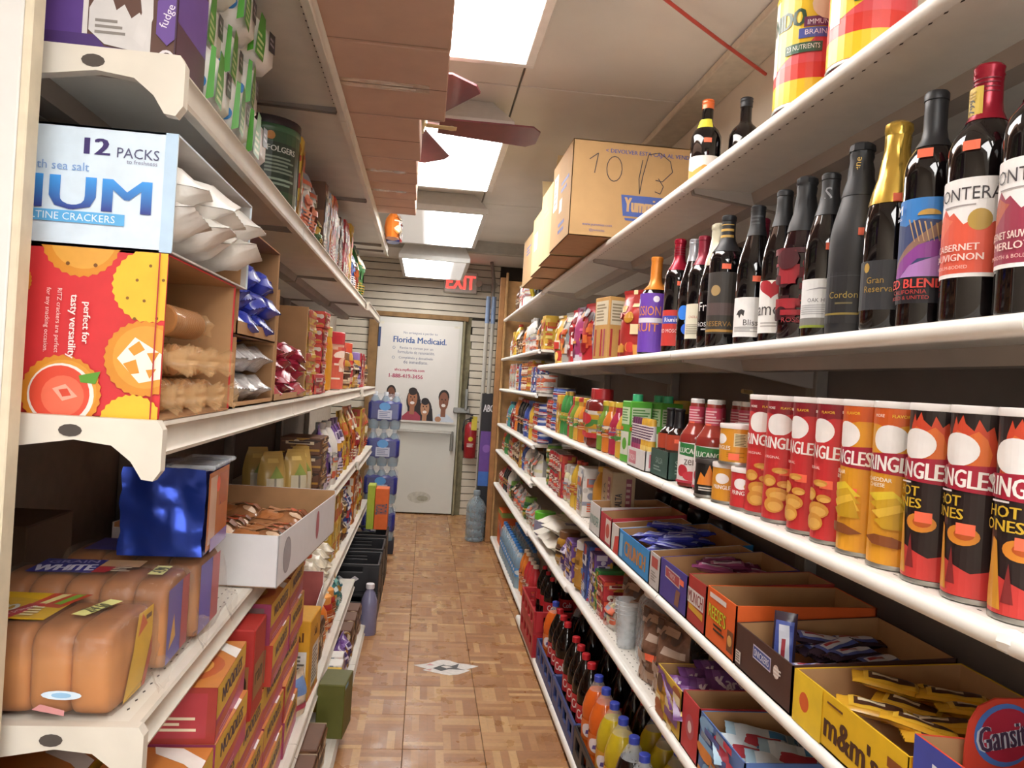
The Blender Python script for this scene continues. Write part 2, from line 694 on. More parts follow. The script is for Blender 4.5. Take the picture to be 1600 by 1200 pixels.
# ------------------------------------------------------------------ lamps
def lamp_mat(name, kind):
    mt = bpy.data.materials.new(name)
    mt.use_nodes = True
    nt = mt.node_tree
    N, L = nt.nodes, nt.links
    bs = N['Principled BSDF']
    bs.inputs['Base Color'].default_value = lin('#e9e9e4')
    bs.inputs['Emission Color'].default_value = (1, .985, .955, 1)
    if kind == 0:
        bs.inputs['Emission Strength'].default_value = LAMP
    else:
        tc = N.new('ShaderNodeTexCoord')
        sp = N.new('ShaderNodeSeparateXYZ')
        L.new(tc.outputs['Object'], sp.inputs[0])
        mr = N.new('ShaderNodeMapRange')
        mr.interpolation_type = 'SMOOTHSTEP'
        v = (-.12, .10, .12, LAMP) if kind == 1 else (-.05, .18, LAMP, .2)
        for i, q in enumerate(v):
            mr.inputs[i+1].default_value = q
        L.new(sp.outputs[0], mr.inputs['Value'])
        L.new(mr.outputs['Result'], bs.inputs['Emission Strength'])
    return mt


LM = [lamp_mat('diffuser', 0), lamp_mat('diffuser_one_tube_a', 1), lamp_mat('diffuser_one_tube_b', 2)]
HOUS = M('#cfcdc8', .5, .1, .04)


def lamp(label, x0, x1, y0, y1, z, kind, hw=.03):
    cx, cy = (x0+x1)/2, (y0+y1)/2
    t = thing('ceiling_light', label, 'light', (cx, cy, z), 0, 'fluorescent ceiling lights')
    w, d = (x1-x0)/2, (y1-y0)/2
    top = 2.577-z
    mb = MB()
    lo, hi = (w+hw, d+hw), (w-.06, d-.06)
    zz = .004
    vs = [(sx*q[0], sy*q[1], h) for q, h in ((lo, zz), (lo, .03), (hi, top)) for sx, sy in ((-1, -1), (1, -1), (1, 1), (-1, 1))]
    fs = [(8, 9, 10, 11), (3, 2, 1, 0)]
    for k in (0, 4):
        for i in range(4):
            fs.append((k+i, k+(i+1) % 4, k+4+(i+1) % 4, k+4+i))
    mb.add(vs, fs, HOUS)
    mb.obj('housing', t, 20)
    mb = MB()
    for (a0, b0, a1, b1) in ((-w-hw, -d-hw, w+hw, -d), (-w-hw, d, w+hw, d+hw), (-w-hw, -d, -w, d), (w, -d, w+hw, d)):
        mb.box(a0, b0, -.006, a1, b1, .006, HOUS, .002)
    mb.obj('frame', t, 20)
    MB().box(-w, -d, -.003, w, d, .0035, LM[kind]).obj('diffuser', t, 0)
    mb = MB()
    for i in range(4):
        x = -w*.8+i*w*.38
        mb.lathe([(0, -.004), (.012, -.002), (.012, .006), (0, .01)], STEEL, 10, x, -d-hw*.4)
    mb.obj('clip', t)
    return t


lamp('wide fluorescent light nearest above, cut by the top of the frame', -.285, .262, 1.36, 2.58, 2.445, 0)
lamp('bright square-looking ceiling light just beyond the fan blade', -.285, .27, 3.29, 4.36, 2.445, 0)
lamp('ceiling light lit on one side only, dim grey on the other', -.25, .295, 4.99, 6.25, 2.445, 1)
lamp('low farthest ceiling light, in front of the EXIT sign', -.25, .275, 6.52, 7.68, 2.36, 2)
for y in (-.5, -2.4):
    t = lamp('fluorescent light over the front of the shop, out of frame', -.285, .285, y-.6, y+.6, 2.445, 0)
for y in (-.6, -2.4):
    t = lamp('fluorescent light over the neighbouring side of the shop front', .42, .92, y-.6, y+.6, 2.445, 0)

# ceiling fan
fan = thing('ceiling_fan', 'dark red-brown bladed ceiling fan, partly hidden by the brown cartons', 'fan', (-.14, 3.06, 2.365))
MB().lathe([(0, -.05), (.04, -.05), (.075, -.03), (.085, .0), (.085, .06), (.05, .075), (.022, .085), (.02, .17), (.055, .19), (.06, .211), (0, .211)], M('#c9b98f', .3, .6)).obj('motor', fan)
BL = M('#6b3036', .35, 0, .1, 20, 0, 0, 0, 0, .3)
for i in range(5):
    a = math.radians(5-72*i)
    mb = MB()
    pts = [(.13, -.055), (.49, -.078), (.525, -.045), (.525, .045), (.49, .078), (.13, .055)]
    mb.prism(pts, 2, 0, .007, BL)
    b = mb.obj('blade', fan, 30)
    b.rotation_euler = (math.radians(-11), 0, a)
    arm = MB().box(.06, -.014, -.004, .2, .014, .0, M('#d8c79a', .3, .7), .002).lathe([(0, -.006), (.016, -.005), (.016, 0), (0, .001)], M('#d8c79a', .3, .7), 10, .18, 0).obj('blade_arm', b)

# exit sign
ex = thing('exit_sign', 'white EXIT sign with glowing red letters above the back door', 'sign', (.295, 8.055, 2.29))
MB().box(-.17, -.03, -.02, .17, .03, .2, M('#b9b4aa', .5), .008).obj('case', ex)
a = Art()
RED_E = M('#ff2a24', .5, 0, 0, 25, 0, 2.2)
a.flat((-.17, -.03, -.02), (.34, 0, 0), (0, 0, .22))
a.rect(.04, .06, .96, .94, '#cfc4bd')
a.text('EXIT', .5, .5, .62, RED_E, .03, 0, .84)
a.obj('letters', ex)
# emergency lamp heads beside it
em = thing('emergency_light', 'small twin-headed emergency light beside the EXIT sign', 'light', (.56, 8.06, 2.34))
MB().box(-.05, -.02, -.03, .05, .03, .04, M('#9a948a', .5), .006).obj('case', em)
for s in (-1, 1):
    MB().lathe([(0, -.03), (.02, -.03), (.035, .01), (.035, .02), (0, .022)], M('#b5afa5', .4), 14).obj('lamp_head', em, at=(s*.075, -.03, .03), rot=(math.radians(70), 0, s*.3))

# ------------------------------------------------------------------ shelving
def lipR(mb, xf, z, y0, y1, s, h=.026, mat=WHITE):
    """bull-nosed front edge; s=+1 shelf runs to +x"""
    pts = [(xf+s*.02, z)]
    for i in range(9):
        a = PI/2+PI*i/8
        pts.append((xf+s*(.012+.012*math.cos(a)), z-h/2+h/2*math.sin(a)))
    pts += [(xf+s*.02, z-h), (xf+s*.02, z-h+.004)]
    return mb.prism(pts, 1, y0, y1, mat)


def lipL(mb, xf, z, y0, y1, s, h=.052, mat=CREAM2):
    pts = [(xf+s*.02, z), (xf+s*.004, z), (xf+s*.001, z-.006), (xf+s*.007, z-.012), (xf+s*.007, z-h+.012), (xf, z-h+.006), (xf+s*.002, z-h), (xf+s*.02, z-h+.002)]
    return mb.prism(pts, 1, y0, y1, mat)


def shelf(par, s, xf, xb, z, y0, y1, lip, mat, under, holes=True, ends=()):
    """a steel shelf: deck, rolled lip, stiffening channel, two brackets"""
    y0, y1 = y0+.001, y1-.001
    mb = MB().box(min(xf+s*.012, xb), y0, z-.016, max(xf+s*.012, xb), y1, z-.0016, mat)
    sh = mb.obj('shelf', par, 0)
    lip(MB(), xf, z-.0012, y0+.001, y1-.001, s).obj('price_rail', sh, 50)
    mb = MB()
    xm = xf+s*(abs(xb-xf)*.52)
    mb.prism([(xm-.035, z-.016), (xm-.025, z-.045), (xm+.025, z-.045), (xm+.035, z-.016)], 1, y0+.01, y1-.01, under)
    mb.obj('stiffener', sh, 20)
    for yy in (y0+.006, y1-.012):
        n = abs(xb-xf)
        pl = [(xf+s*.03, z-.016), (xf+s*.035, z-.03), (xf+s*n*.55, z-(.055 if s > 0 else .022)), (xb, z-(.085 if s > 0 else .026)), (xb, z-.016)]
        MB().prism([(p[0], p[1]) for p in pl], 1, yy, yy+.006, under).obj('bracket', sh, 20)
    if holes:
        mb = MB()
        hm = M('#3a332d', .8)
        k = 0
        y = y0+.05
        while y < min(y1-.03, y0+1.2):
            for c in range(2):
                x = xf+s*(.036+.022*c)
                for zz in ((z-.0014, z-.0165) if c == 0 else (z-.0014,)):
                    mb.add([(x-.0022, y, zz), (x, y-.006, zz), (x+.0022, y, zz), (x, y+.006, zz)], [(0, 1, 2, 3)], hm)
            y += .034
        o = mb.obj('perforation', sh, 0, False)
        o['kind'] = 'stuff'
    return sh


XR, XRB = .64, 1.07
RZ = {'top': 1.95, 'wine': 1.505, 'can': 1.155, 'candy': .855, 'low': .558, 'base': .05}
UND = M('#b3a598', .6, 0, .06, 8)
bays = [(-.42, .79), (.79, 2.03), (2.03, 3.27), (3.27, 4.53)]
for bi, (y0, y1) in enumerate(bays):
    nm = ['first steel shelving bay beside the camera, wine and chip cans', 'steel shelving bay with candy trays and most of the wine', 'steel shelving bay with juices and sauces, cola crates below', 'steel shelving bay holding boxed snacks and jars before the wooden bay'][bi]
    g = thing('shelving_bay', 'white '+nm, 'shelving', (0, 0, 0), 0, 'steel shelving bays along the wine side')
    MB().box(1.0705, y0+.001, 0.0005, 1.083, y1-.001, 2.05, DARKBACK).obj('back_panel', g, 0)
    for yy in (y0, y1-.03):
        MB().box(1.035, yy+.001, 0.0005, 1.07, yy+.029, 2.06, M('#a29588', .5), .003).obj('upright', g, 20)
    for k in RZ:
        xf = .603 if k == 'base' else XR
        if k == 'low' and bi == 3:
            continue
        if k == 'base':
            sh = shelf(g, 1, xf, XRB, RZ[k], y0, y1, lambda mb, a, z, c, d, s: lipR(mb, a, z, c, d, s, .035), WHITE, UND, False)
            MB().box(.63, y0+.001, 0.0005, .65, y1-.001, .012, M('#8a8178', .6)).obj('kick_plate', sh, 0)
        else:
            shelf(g, 1, xf, XRB, RZ[k], y0, y1, lipR, M('#e6e0d6', .45, 0, .03) , UND, bi in (1, 2))
    if bi == 1:
        MB().tube([(.648, .80, 1.142), (.652, .787, 1.143), (.655, .775, 1.141)], [.012, .0145, .012], WHITE).obj('dented_corner', g)

# wooden far bay
FZ = [1.94, 1.60, 1.34, 1.04, .815, .53, .06]
wbay = thing('wooden_shelving', 'wood-ended shelving bay at the far end, beside the back door', 'shelving')
MB().box(.615, 6.85, 0, 1.07, 6.875, 2.28, WOODL, .002).obj('end_panel', wbay, 20)
MB().box(.595, 6.80, 0, .64, 6.849, 2.30, WOOD, .003).obj('post', wbay, 20)
MB().box(.640, 6.775, 0, .66, 6.8, 2.34, WOODL, .003).obj('post', wbay, 20)
MB().box(1.0705, 4.54, 0.0005, 1.083, 6.849, 2.0, M('#a89d90', .7)).obj('back_panel', wbay, 0)
for z in FZ:
    sh = MB().box(.65, 4.545, z-.016, 1.07, 6.774, z-.0016, M('#e2dbcf', .45)).obj('shelf', wbay, 0)
    lipR(MB(), .636, z-.0012, 4.545, 6.775, 1).obj('price_rail', sh, 50)

# left side
XL, XLB = -.385, -.87
UNDL = M('#8f7f72', .6, 0, .08, 8)
LZ = {'top': 2.2, 'roll': 1.83, 'cracker': 1.30, 'bread': .855, 'low': .45, 'noodle': .26, 'base': .06}
lb = [(1.21, 2.43), (2.43, 3.65), (3.65, 4.87), (4.87, 6.0)]
for bi, (y0, y1) in enumerate(lb):
    nm = ['cream steel shelving bay with crackers, bread and napkin packs, nearest', 'cream steel shelving bay with coffee can and snack cartons, second along', 'cream steel shelving bay with jars and boxed goods, third along', 'cream steel shelving bay reaching the stacked water packs, farthest'][bi]
    g = thing('shelving_bay', nm, 'shelving', (0, 0, 0), 0, 'steel shelving bays along the cracker side')
    MB().box(-.885, y0+.001, 0.0005, -.8725, y1-.001, 2.25, M('#7d6f64', .7)).obj('back_panel', g, 0)
    for yy in (y0, y1-.03):
        MB().box(-.872, yy+.001, 0.0005, -.838, yy+.029, 2.3, M('#9a8d80', .5), .003).obj('upright', g, 20)
    for k in LZ:
        xf = {'top': -.285, 'noodle': -.315, 'base': -.235}.get(k, XL+.02 if bi == 3 else XL)
        if k == 'low':
            xf = -.37
            if bi == 0:
                continue
        if k == 'top' and bi == 3:
            y1_ = 5.1
        else:
            y1_ = y1
        if k == 'low' and bi == 1:
            y0_ = 2.94
        else:
            y0_ = y0
        if k in ('noodle', 'base') and bi >= 2:
            if bi == 3:
                continue
            y1_ = 4.40
        sh = shelf(g, -1, xf, -.872, LZ[k], y0_, y1_, lipL, M('#dcd6ca', .45, 0, .03) if k == 'bread' else CREAM, UNDL, bi == 0 and k in ('roll', 'bread', 'top'))
        if bi == 0 and k in ('roll', 'cracker', 'bread'):
            z = LZ[k]
            pl = [(xf+.004, z+.003), (xf+.012, z-.01), (xf+.012, z-.07), (xf+.002, z-.085), (xf-.014, z-.083), (xf-.03, z-.058), (xf-.058, z-.036), (xf-.11, z-.030), (xf-.17, z-.040), (xf-.3, z-.06), (-.872, z-.075), (-.872, z+.004)]
            e = MB().prism(pl, 1, y0-.022, y0-.002, CREAM2).obj('end_plate', sh, 30)
            MB().prism([(xf-.115+.016*math.cos(i*PI/6), z-.017+.009*math.sin(i*PI/6)) for i in range(12)], 1, y0-.0235, y0-.021, M('#4c433d', .8)).obj('slot', sh, 0)

# end panel nearest the camera
pn = struct(MB().box(-1.0, 1.12, 0, -.562, 1.15, 2.56, M('#dcd8d4', .5, 0, .02), .003).obj('trim_1'))
MB().box(-.562, 1.118, 0, -.550, 1.152, 2.56, M('#d9cbb0', .55), .002).obj('edge_strip', pn, 20)

# ================================================================== PRODUCT BUILDERS
STK = '#ff6f4c'
GL = M('#100b0d', .05, 0, 0, 25, 0, 0, 0, 0, .4)
GLR = M('#1c0910', .05, 0, 0, 25, 0, 0, 0, 0, .4)


def sticker(root, fn, u=.3, v=.6, w=.022, h=.013, col=STK):
    """small price sticker; fn prepares an Art surface"""
    a = Art(.6)
    fn(a)
    a.base = .0026
    W, H = w/a.W, h/a.H
    a.rect(u-W/2, v-H/2, u+W/2, v+H/2, col)
    return a.obj('price_sticker', root)


def carton(name, label, cat, w, d, h, col, art=None, group=None, mat=None, bev=.0025):
    """closed printed carton standing on its base, printed front towards -y"""
    o = MB().box(-w/2, -d/2, 0, w/2, d/2, h, mat or P(col, .5), bev).obj(name, None, 20)
    tag(o, label, cat, group)
    # the tuck flap on top and the glued seam down one side
    a = Art()
    B = (-w/2, -d/2, 0, w/2, d/2, h)
    if art:
        for f in 'FRLT':
            a.face(f, *B)
            art(a, f)
    if len(a.mb.f):
        a.obj('label_print', o)
    mb = MB()
    mb.box(-w/2+.004, -d/2+.003, h-.0005, w/2-.004, d/2-.012, h+.0009, mat or P(col, .5))
    mb.obj('top_flap', o, 0)
    return o


def open_box(name, label, cat, w, d, h, out, inn=None, walls='FBLR', hs=None, top=False, art=None, group=None, t=.003, cut=0):
    """cardboard box or display tray with the listed walls; centre of the base at the origin"""
    o = thing(name, label, cat, group=group)
    hs = hs or {}
    m_o = out if not isinstance(out, str) else P(out, .55)
    m_i = inn or CARD
    X0, X1, Y0, Y1 = -w/2, w/2, -d/2, d/2
    MB().box(X0, Y0, 0, X1, Y1, t, m_i).obj('base', o, 0)
    nm = {'F': 'front_panel', 'B': 'back_panel', 'L': 'side_panel', 'R': 'side_panel'}
    for k in walls:
        hh = hs.get(k, h)
        h1 = hh
        if isinstance(hh, tuple):
            hh, h1 = hh
        mb = MB()
        if k in 'FB':
            y = Y0 if k == 'F' else Y1-t
            pl = [(X0, 0), (X1, 0), (X1, h1), (X0, hh)]
            mb.prism(pl, 1, y, y+t, m_o)
            yi = y+t+.0002 if k == 'F' else y-.0002
            mb.add([(X0+t, yi, t), (X1-t, yi, t), (X1-t, yi, h1-.001), (X0+t, yi, hh-.001)], [(0, 1, 2, 3)], m_i)
        else:
            x = X0 if k == 'L' else X1-t
            pl = [(Y0, 0), (Y1, 0), (Y1, h1), (Y0, hh)]
            mb.prism(pl, 0, x, x+t, m_o)
            xi = x+t+.0002 if k == 'L' else x-.0002
            mb.add([(xi, Y0+t, t), (xi, Y1-t, t), (xi, Y1-t, h1-.001), (xi, Y0+t, hh-.001)], [(0, 1, 2, 3)], m_i)
        p = mb.obj(nm[k], o, 0, False)
        if art:
            a = Art()
            a.face(k, X0, Y0, 0, X1, Y1, hh)
            art(a, k)
            if a.mb.f:
                a.obj('panel_print', p)
    if top:
        mb = MB().box(X0, Y0, h-t, X1, Y1, h, m_o)
        mb.add([(X0+t, Y0+t, h-t-.0003), (X1, Y0+t, h-t-.0003), (X1, Y1-t, h-t-.0003), (X0+t, Y1-t, h-t-.0003)], [(0, 1, 2, 3)], m_i)
        mb.obj('top_panel', o, 0, False)
    return o


BORD = [(.036, 0), (.0375, .004), (.0375, .188), (.0368, .2), (.033, .213), (.024, .226), (.0165, .238), (.0145, .25), (.014, .296), (0, .297)]
BURG = [(.038, 0), (.0395, .004), (.0395, .15), (.0385, .165), (.035, .185), (.028, .21), (.0205, .235), (.0158, .255), (.0145, .275), (.0142, .296), (0, .297)]
CHAM = [(.041, 0), (.0435, .005), (.0435, .14), (.0425, .158), (.038, .18), (.031, .205), (.024, .23), (.019, .252), (.0165, .275), (.0155, .3), (0, .302)]
SQUAT = [(.042, 0), (.045, .005), (.045, .16), (.044, .18), (.036, .2), (.022, .215), (.017, .225), (.016, .30), (0, .302)]


def bottle(name, label, cat, prof, H, R, glass, cap, lab, group=None, lr=None, capz=.77, capart=None, foil=False, stk=None, bead=True):
    """wine-type bottle: glass, capsule, paper label wrapped on the body, price sticker"""
    pm, pr = prof[-1][1], max(p[0] for p in prof)
    pf = [(r/pr*R, z/pm*H) for r, z in prof]
    o = tag(MB().lathe([(0, .004)]+[(pf[0][0]*.7, .001)]+pf, glass, 32).obj(name, None, 50), label, cat, group)
    zc = capz*H

    def rad(z):
        for (r0, z0), (r1, z1) in zip(pf, pf[1:]):
            if z0 <= z <= z1:
                return r0+(r1-r0)*(z-z0)/max(z1-z0, 1e-6)
        return pf[-2][0]
    if cap:
        zs = [zc+(H-zc)*i/6 for i in range(7)]
        cp = [(rad(z)+.0012, z) for z in zs[:-1]]
        rt = rad(zs[-2])+.0012
        if foil:
            cp = [(r+(.0015 if i % 2 else 0), z) for i, (r, z) in enumerate(cp)]
            cp += [(rt+.002, H*.93), (rt+.0035, H*.955), (rt+.003, H*.985), (rt*.8, H*1.0), (0, H*1.003)]
            cp.sort(key=lambda q: q[1])
            wob = lambda i, j: 1+.05*math.sin(j*2.7+i*1.3)*(1 if i > 3 else .3)
        else:
            cp += [(rt+.0006, H*.955), (rt+.0014, H*.962), (rt+.0014, H*.99), (rt-.001, H*1.0), (0, H*1.002)]
            cp.sort(key=lambda q: q[1])
            wob = None
        c = MB().lathe([(cp[0][0]-.001, cp[0][1]-.0002)]+cp, cap, 24, wob=wob).obj('capsule', o, 35)
        if capart:
            a = Art().cyl(rad(zc+(H-zc)*.35)+.0016, zc+.1*(H-zc), zc+.75*(H-zc), -1.4, 1.4, r1=rad(zc+(H-zc)*.7)+.0016)
            capart(a)
            a.obj('capsule_print', c)
    if lab:
        z0, z1 = (lr or (.14, .56))
        a = Art(.5).cyl(R, z0*H, z1*H, -1.35, 1.35)
        lab(a)
        a.obj('label_print', o)
    if stk:
        u, zf = stk
        rr = max(rad(zf*H-.006), rad(zf*H+.006))
        sticker(o, lambda a: a.cyl(rr+.0005, zf*H-.0066, zf*H+.0066, u-.3, u+.3), .5, .5, .02, .0125)
    return o


def canister(name, label, cat, R, H, body, lid, art, group=None, rim=STEEL, stk=None, lidh=.008):
    """cardboard tube: body, steel bottom rim, plastic lid"""
    o = tag(MB().lathe([(0, .003), (R-.004, .003), (R-.003, .006), (R, .006), (R, H-lidh), (R-.002, H-lidh), (0, H-lidh)], body, 36).obj(name, None, 35), label, cat, group)
    MB().lathe([(R-.003, .004), (R-.002, 0), (R+.0012, 0), (R+.0016, .003), (R+.0006, .006), (R-.001, .006)], rim, 36).obj('bottom_rim', o, 35)
    MB().lathe([(R-.001, H-lidh-.003), (R+.0018, H-lidh-.002), (R+.0022, H-.002), (R+.001, H), (R-.005, H), (R-.006, H-.003), (0, H-.003)], lid, 36).obj('lid', o, 35)
    a = Art(.35).cyl(R, .007, H-lidh-.001)
    art(a)
    a.obj('label_print', o)
    if stk:
        u, zf = stk
        sticker(o, lambda a: a.cyl(R, zf*H-.0075, zf*H+.0075, u-.3, u+.3), .5, .5, .022, .014)
    return o


def tin(name, label, cat, R, H, art, group=None, body=None, top=STEEL):
    o = tag(MB().lathe([(0, .002), (R-.003, .002), (R-.002, 0), (R, 0), (R, .004), (R-.001, .006), (R-.001, H-.006), (R, H-.004), (R, H), (R-.002, H), (R-.003, H-.003), (0, H-.003)], top, 24).obj(name, None, 30), label, cat, group)
    a = Art(.4).cyl(R-.0009, .006, H-.006)
    art(a)
    a.obj('label_print', o)
    return o


def jar(name, label, cat, R, H, body, lid, art=None, group=None, neck=.78, lidf=.2, lz=(.1, .62), sx=1., sy=1., seg=28):
    zs = H*(1-lidf)
    o = tag(MB().lathe([(0, .003), (R*.85, .002), (R, .012), (R, zs*.82), (R*.95, zs*.92), (R*neck, zs), (0, zs)], body, seg, sx=sx, sy=sy).obj(name, None, 45), label, cat, group)
    r = R*neck+.003
    MB().lathe([(r*.9, zs-.004), (r, zs-.003), (r, H-.003), (r-.003, H), (0, H)], lid, 24, sx=sx, sy=sy).obj('lid', o, 40)
    if art:
        a = Art(.45).cyl(R, lz[0]*H, lz[1]*H, -PI, PI, sx=sx, sy=sy)
        art(a)
        a.obj('label_print', o)
    return o


def softbottle(name, label, cat, R, H, liq, cap, lab, group=None, fill=.72, prof=None, capr=.016, glass=None, lz=(.30, .52)):
    """soda or juice bottle: clear shell shoulders, drink inside, screw cap"""
    prof = prof or [(.7, 0), (.95, .012), (1, .04), (1, .22), (.93, .3), (.93, .5), (1, .58), (.98, .66), (.8, .77), (.5, .87), (.3, .93), (.29, .96)]
    pf = [(r*R, z*H) for r, z in prof]
    k = [q for q in pf if q[1] <= fill*H]
    rf = None
    for (r0, z0), (r1, z1) in zip(pf, pf[1:]):
        if z0 <= fill*H < z1:
            rf = r0+(r1-r0)*(fill*H-z0)/(z1-z0)
    o = tag(MB().lathe([(0, .002)]+k+[(rf, fill*H), (0, fill*H)], liq, 24).obj(name, None, 45), label, cat, group)
    up = [(rf+.0006, fill*H)]+[(q[0]+.0006, q[1]) for q in pf if q[1] > fill*H]
    MB().lathe(up, glass or CLEAR2, 24).obj('neck', o, 45)
    zc = prof[-1][1]*H-.004
    MB().lathe([(capr-.001, zc-.006), (capr, zc-.005), (capr, H-.002), (capr-.002, H), (0, H)], cap, 20).obj('cap', o, 35)
    if lab:
        a = Art(.4).cyl(R*(.985 if lz[0] > .2 else 1.003), lz[0]*H, lz[1]*H)
        lab(a)
        a.obj('label_print', o)
    return o


def jug(name, label, cat, w, d, H, body, cap, art=None, group=None):
    """handled plastic jug, handle towards +x"""
    mb = MB()
    rings = [(.96, 0), (1, .02), (1, .55), (.92, .68), (.62, .82), (.34, .9), (.3, .93)]
    o = tag(mb.lathe([(0, .001)]+[(r*.5, z*H) for r, z in rings]+[(0, .93*H)], body, 20, sx=w, sy=d).obj(name, None, 50), label, cat, group)
    MB().tube([(w*.2, 0, H*.88), (w*.42, 0, H*.84), (w*.5, 0, H*.7), (w*.47, 0, H*.56)], .011, body).obj('handle', o, 60)
    MB().lathe([(.021, .9*H), (.023, .91*H), (.023, H-.003), (.02, H), (0, H)], cap, 18).obj('cap', o, 35)
    if art:
        a = Art(.4).cyl(.5, H*.1, H*.52, -1.3, 1.3, sx=w, sy=d)
        a.base, a.step = .004, .002
        a.W = w*1.3
        art(a)
        a.obj('label_print', o)
    return o


def bag(name, label, cat, w, h, t, col, art=None, group=None, bot=.75, mat=None, nu=12, nv=14, seed=1, wr=.05, crimp=True, back=True, pinch=0.):
    """filled pouch standing on its folded base with a crimped top"""
    r = random.Random(seed)
    ph = [r.uniform(0, 6) for _ in range(4)]

    def T(u, v):
        e = max(0., 1-(2*u-1)**2)**.5
        g = bot+(1-bot)*min(1, v/.35) if v < .35 else (1 if v < .55 else max(0., 1-((v-.55)/.38)**1.6))
        return t*.5*e*g*(1+wr*math.sin(9*u+ph[0]+4*v)+wr*math.sin(14*v+ph[1]-6*u))

    def X(u, v):
        q = 1+.05*math.sin(v*11+ph[2])*.4-.06*(1-abs(2*v-1))-pinch*max(0, (v-.5)*2)**2
        return (u-.5)*w*q
    m_ = mat or M(col, .28, 0, .05, 20, .15)
    mb = MB()
    vs, fs = [], []
    for sgn in (-1, 1):
        o0 = len(vs)
        for j in range(nv+1):
            for i in range(nu+1):
                u, v = i/nu, j/nv
                vs.append((X(u, v), sgn*T(u, v), v*h))
        for j in range(nv):
            for i in range(nu):
                a_ = o0+j*(nu+1)+i
                fs.append((a_, a_+1, a_+nu+2, a_+nu+1) if sgn < 0 else (a_, a_+nu+1, a_+nu+2, a_+1))
    n1 = (nu+1)*(nv+1)
    for i in range(nu):
        fs.append((i, n1+i, n1+i+1, i+1))
    mb.add(vs, fs, m_)
    o = tag(mb.obj(name, None, 60), label, cat, group)
    if crimp:
        c = MB()
        for q in range(6):
            z = h*.955+q*h*.008
            c.box(-X(1, 1), -.0012-.0006*(q % 2), z, X(1, 1), .0012+.0006*(q % 2), z+h*.008, m_)
        c.obj('crimp', o, 0)
    if art:
        a = Art(.3).surf(lambda u, v, d: Vector((X(u, v), -T(u, v)-d, v*h)), w, h, nu, nv)
        a.base = .0012
        a.step = .0005
        art(a)
        a.obj('label_print', o)
    return o


def pillow(name, label, cat, L, w, t, col, art=None, group=None, seed=1, mat=None, tails=True, parent=None, nu=10, nv=12):
    """flow-wrapped bar or packet lying flat, long axis x, flared end seals"""
    r = random.Random(seed)
    ph = r.uniform(0, 6)

    def Z(u, v):
        e = max(0, 1-(2*v-1)**2)**.5
        f = 0 if u < .07 or u > .93 else min(1, ((u-.07)/.12)**.6, ((.93-u)/.12)**.6)
        return t*.5*e*f*(1+.10*math.sin(17*u+ph+5*v)), e

    m_ = mat or M(col, .25, 0, .05, 20, .15)
    mb = MB()
    vs, fs = [], []
    for sgn in (1, -1):
        o0 = len(vs)
        for i in range(nu+1):
            for j in range(nv+1):
                u, v = i/nu, j/nv
                z, e = Z(u, v)
                vs.append(((u-.5)*L, (v-.5)*w, t*.5+sgn*(z+.0004)+(.0015*((j % 2)*2-1) if i in (0, nu) else 0)))
        for i in range(nu):
            for j in range(nv):
                a_ = o0+i*(nv+1)+j
                fs.append((a_, a_+nv+1, a_+nv+2, a_+1))
    mb.add(vs, fs, m_)
    o = mb.obj(name, parent, 60)
    if not parent:
        tag(o, label, cat, group)
    if art:
        a = Art(.3).surf(lambda u, v, d: Vector(((u-.5)*L, (v-.5)*w, t*.5+Z(u, v)[0]+d)), L, w, nu, nv)
        a.base, a.step = .0012, .0004
        art(a)
        a.obj('label_print', o)
    return o


def face_cam(x, y, extra=0.):
    return -math.atan2(x, y)-extra


R90 = PI/2
def RS(extra=0.):       # an item on the wine side faces the aisle
    return -R90+extra


def LS(extra=0.):       # an item on the cracker side faces the aisle
    return R90+extra

# ================================================================== WINE SHELF
ZW = RZ['wine']
SCREW_R = M('#a3182e', .25, .35, .05)
CAPB = M('#232326', .45, .1, .05)
WXL = .712


def ringed(a):
    for v in (.6, .72, .84, .95):
        a.rect(0, v, 1, v+.03, '#6d0f1f')


def l_frontera(c1, c2, txt, sub):
    def f(a):
        a.rect(0, 0, 1, 1, '#ebe7e6')
        pts = [(0, .04), (1, .04), (1, .52), (.86, .55), (.78, .5), (.66, .58), (.56, .53), (.44, .66), (.38, .63), (.3, .72), (.2, .60), (.1, .57), (0, .52)]
        a.poly(pts, c1)
        a.poly([(.05, .3), (.3, .45), (.44, .58), (.38, .6), (.28, .66), (.18, .52)], c2)
        a.ell(.72, .57, .12, None, '#b8933c', 20)
        a.text('FRONTERA', .5, .84, .13, '#3a3338', .01, 0, .86)
        a.fine(.3, .71, .7, .735, 1, '#9a9090')
        for i, t in enumerate(txt):
            a.text(t, .46, .3-.1*i, .07, '#f6d9cf', .03, 0, .75)
        a.text(sub, .42, .1, .035, '#f0c6ba', 0, 0, .5)
    return f


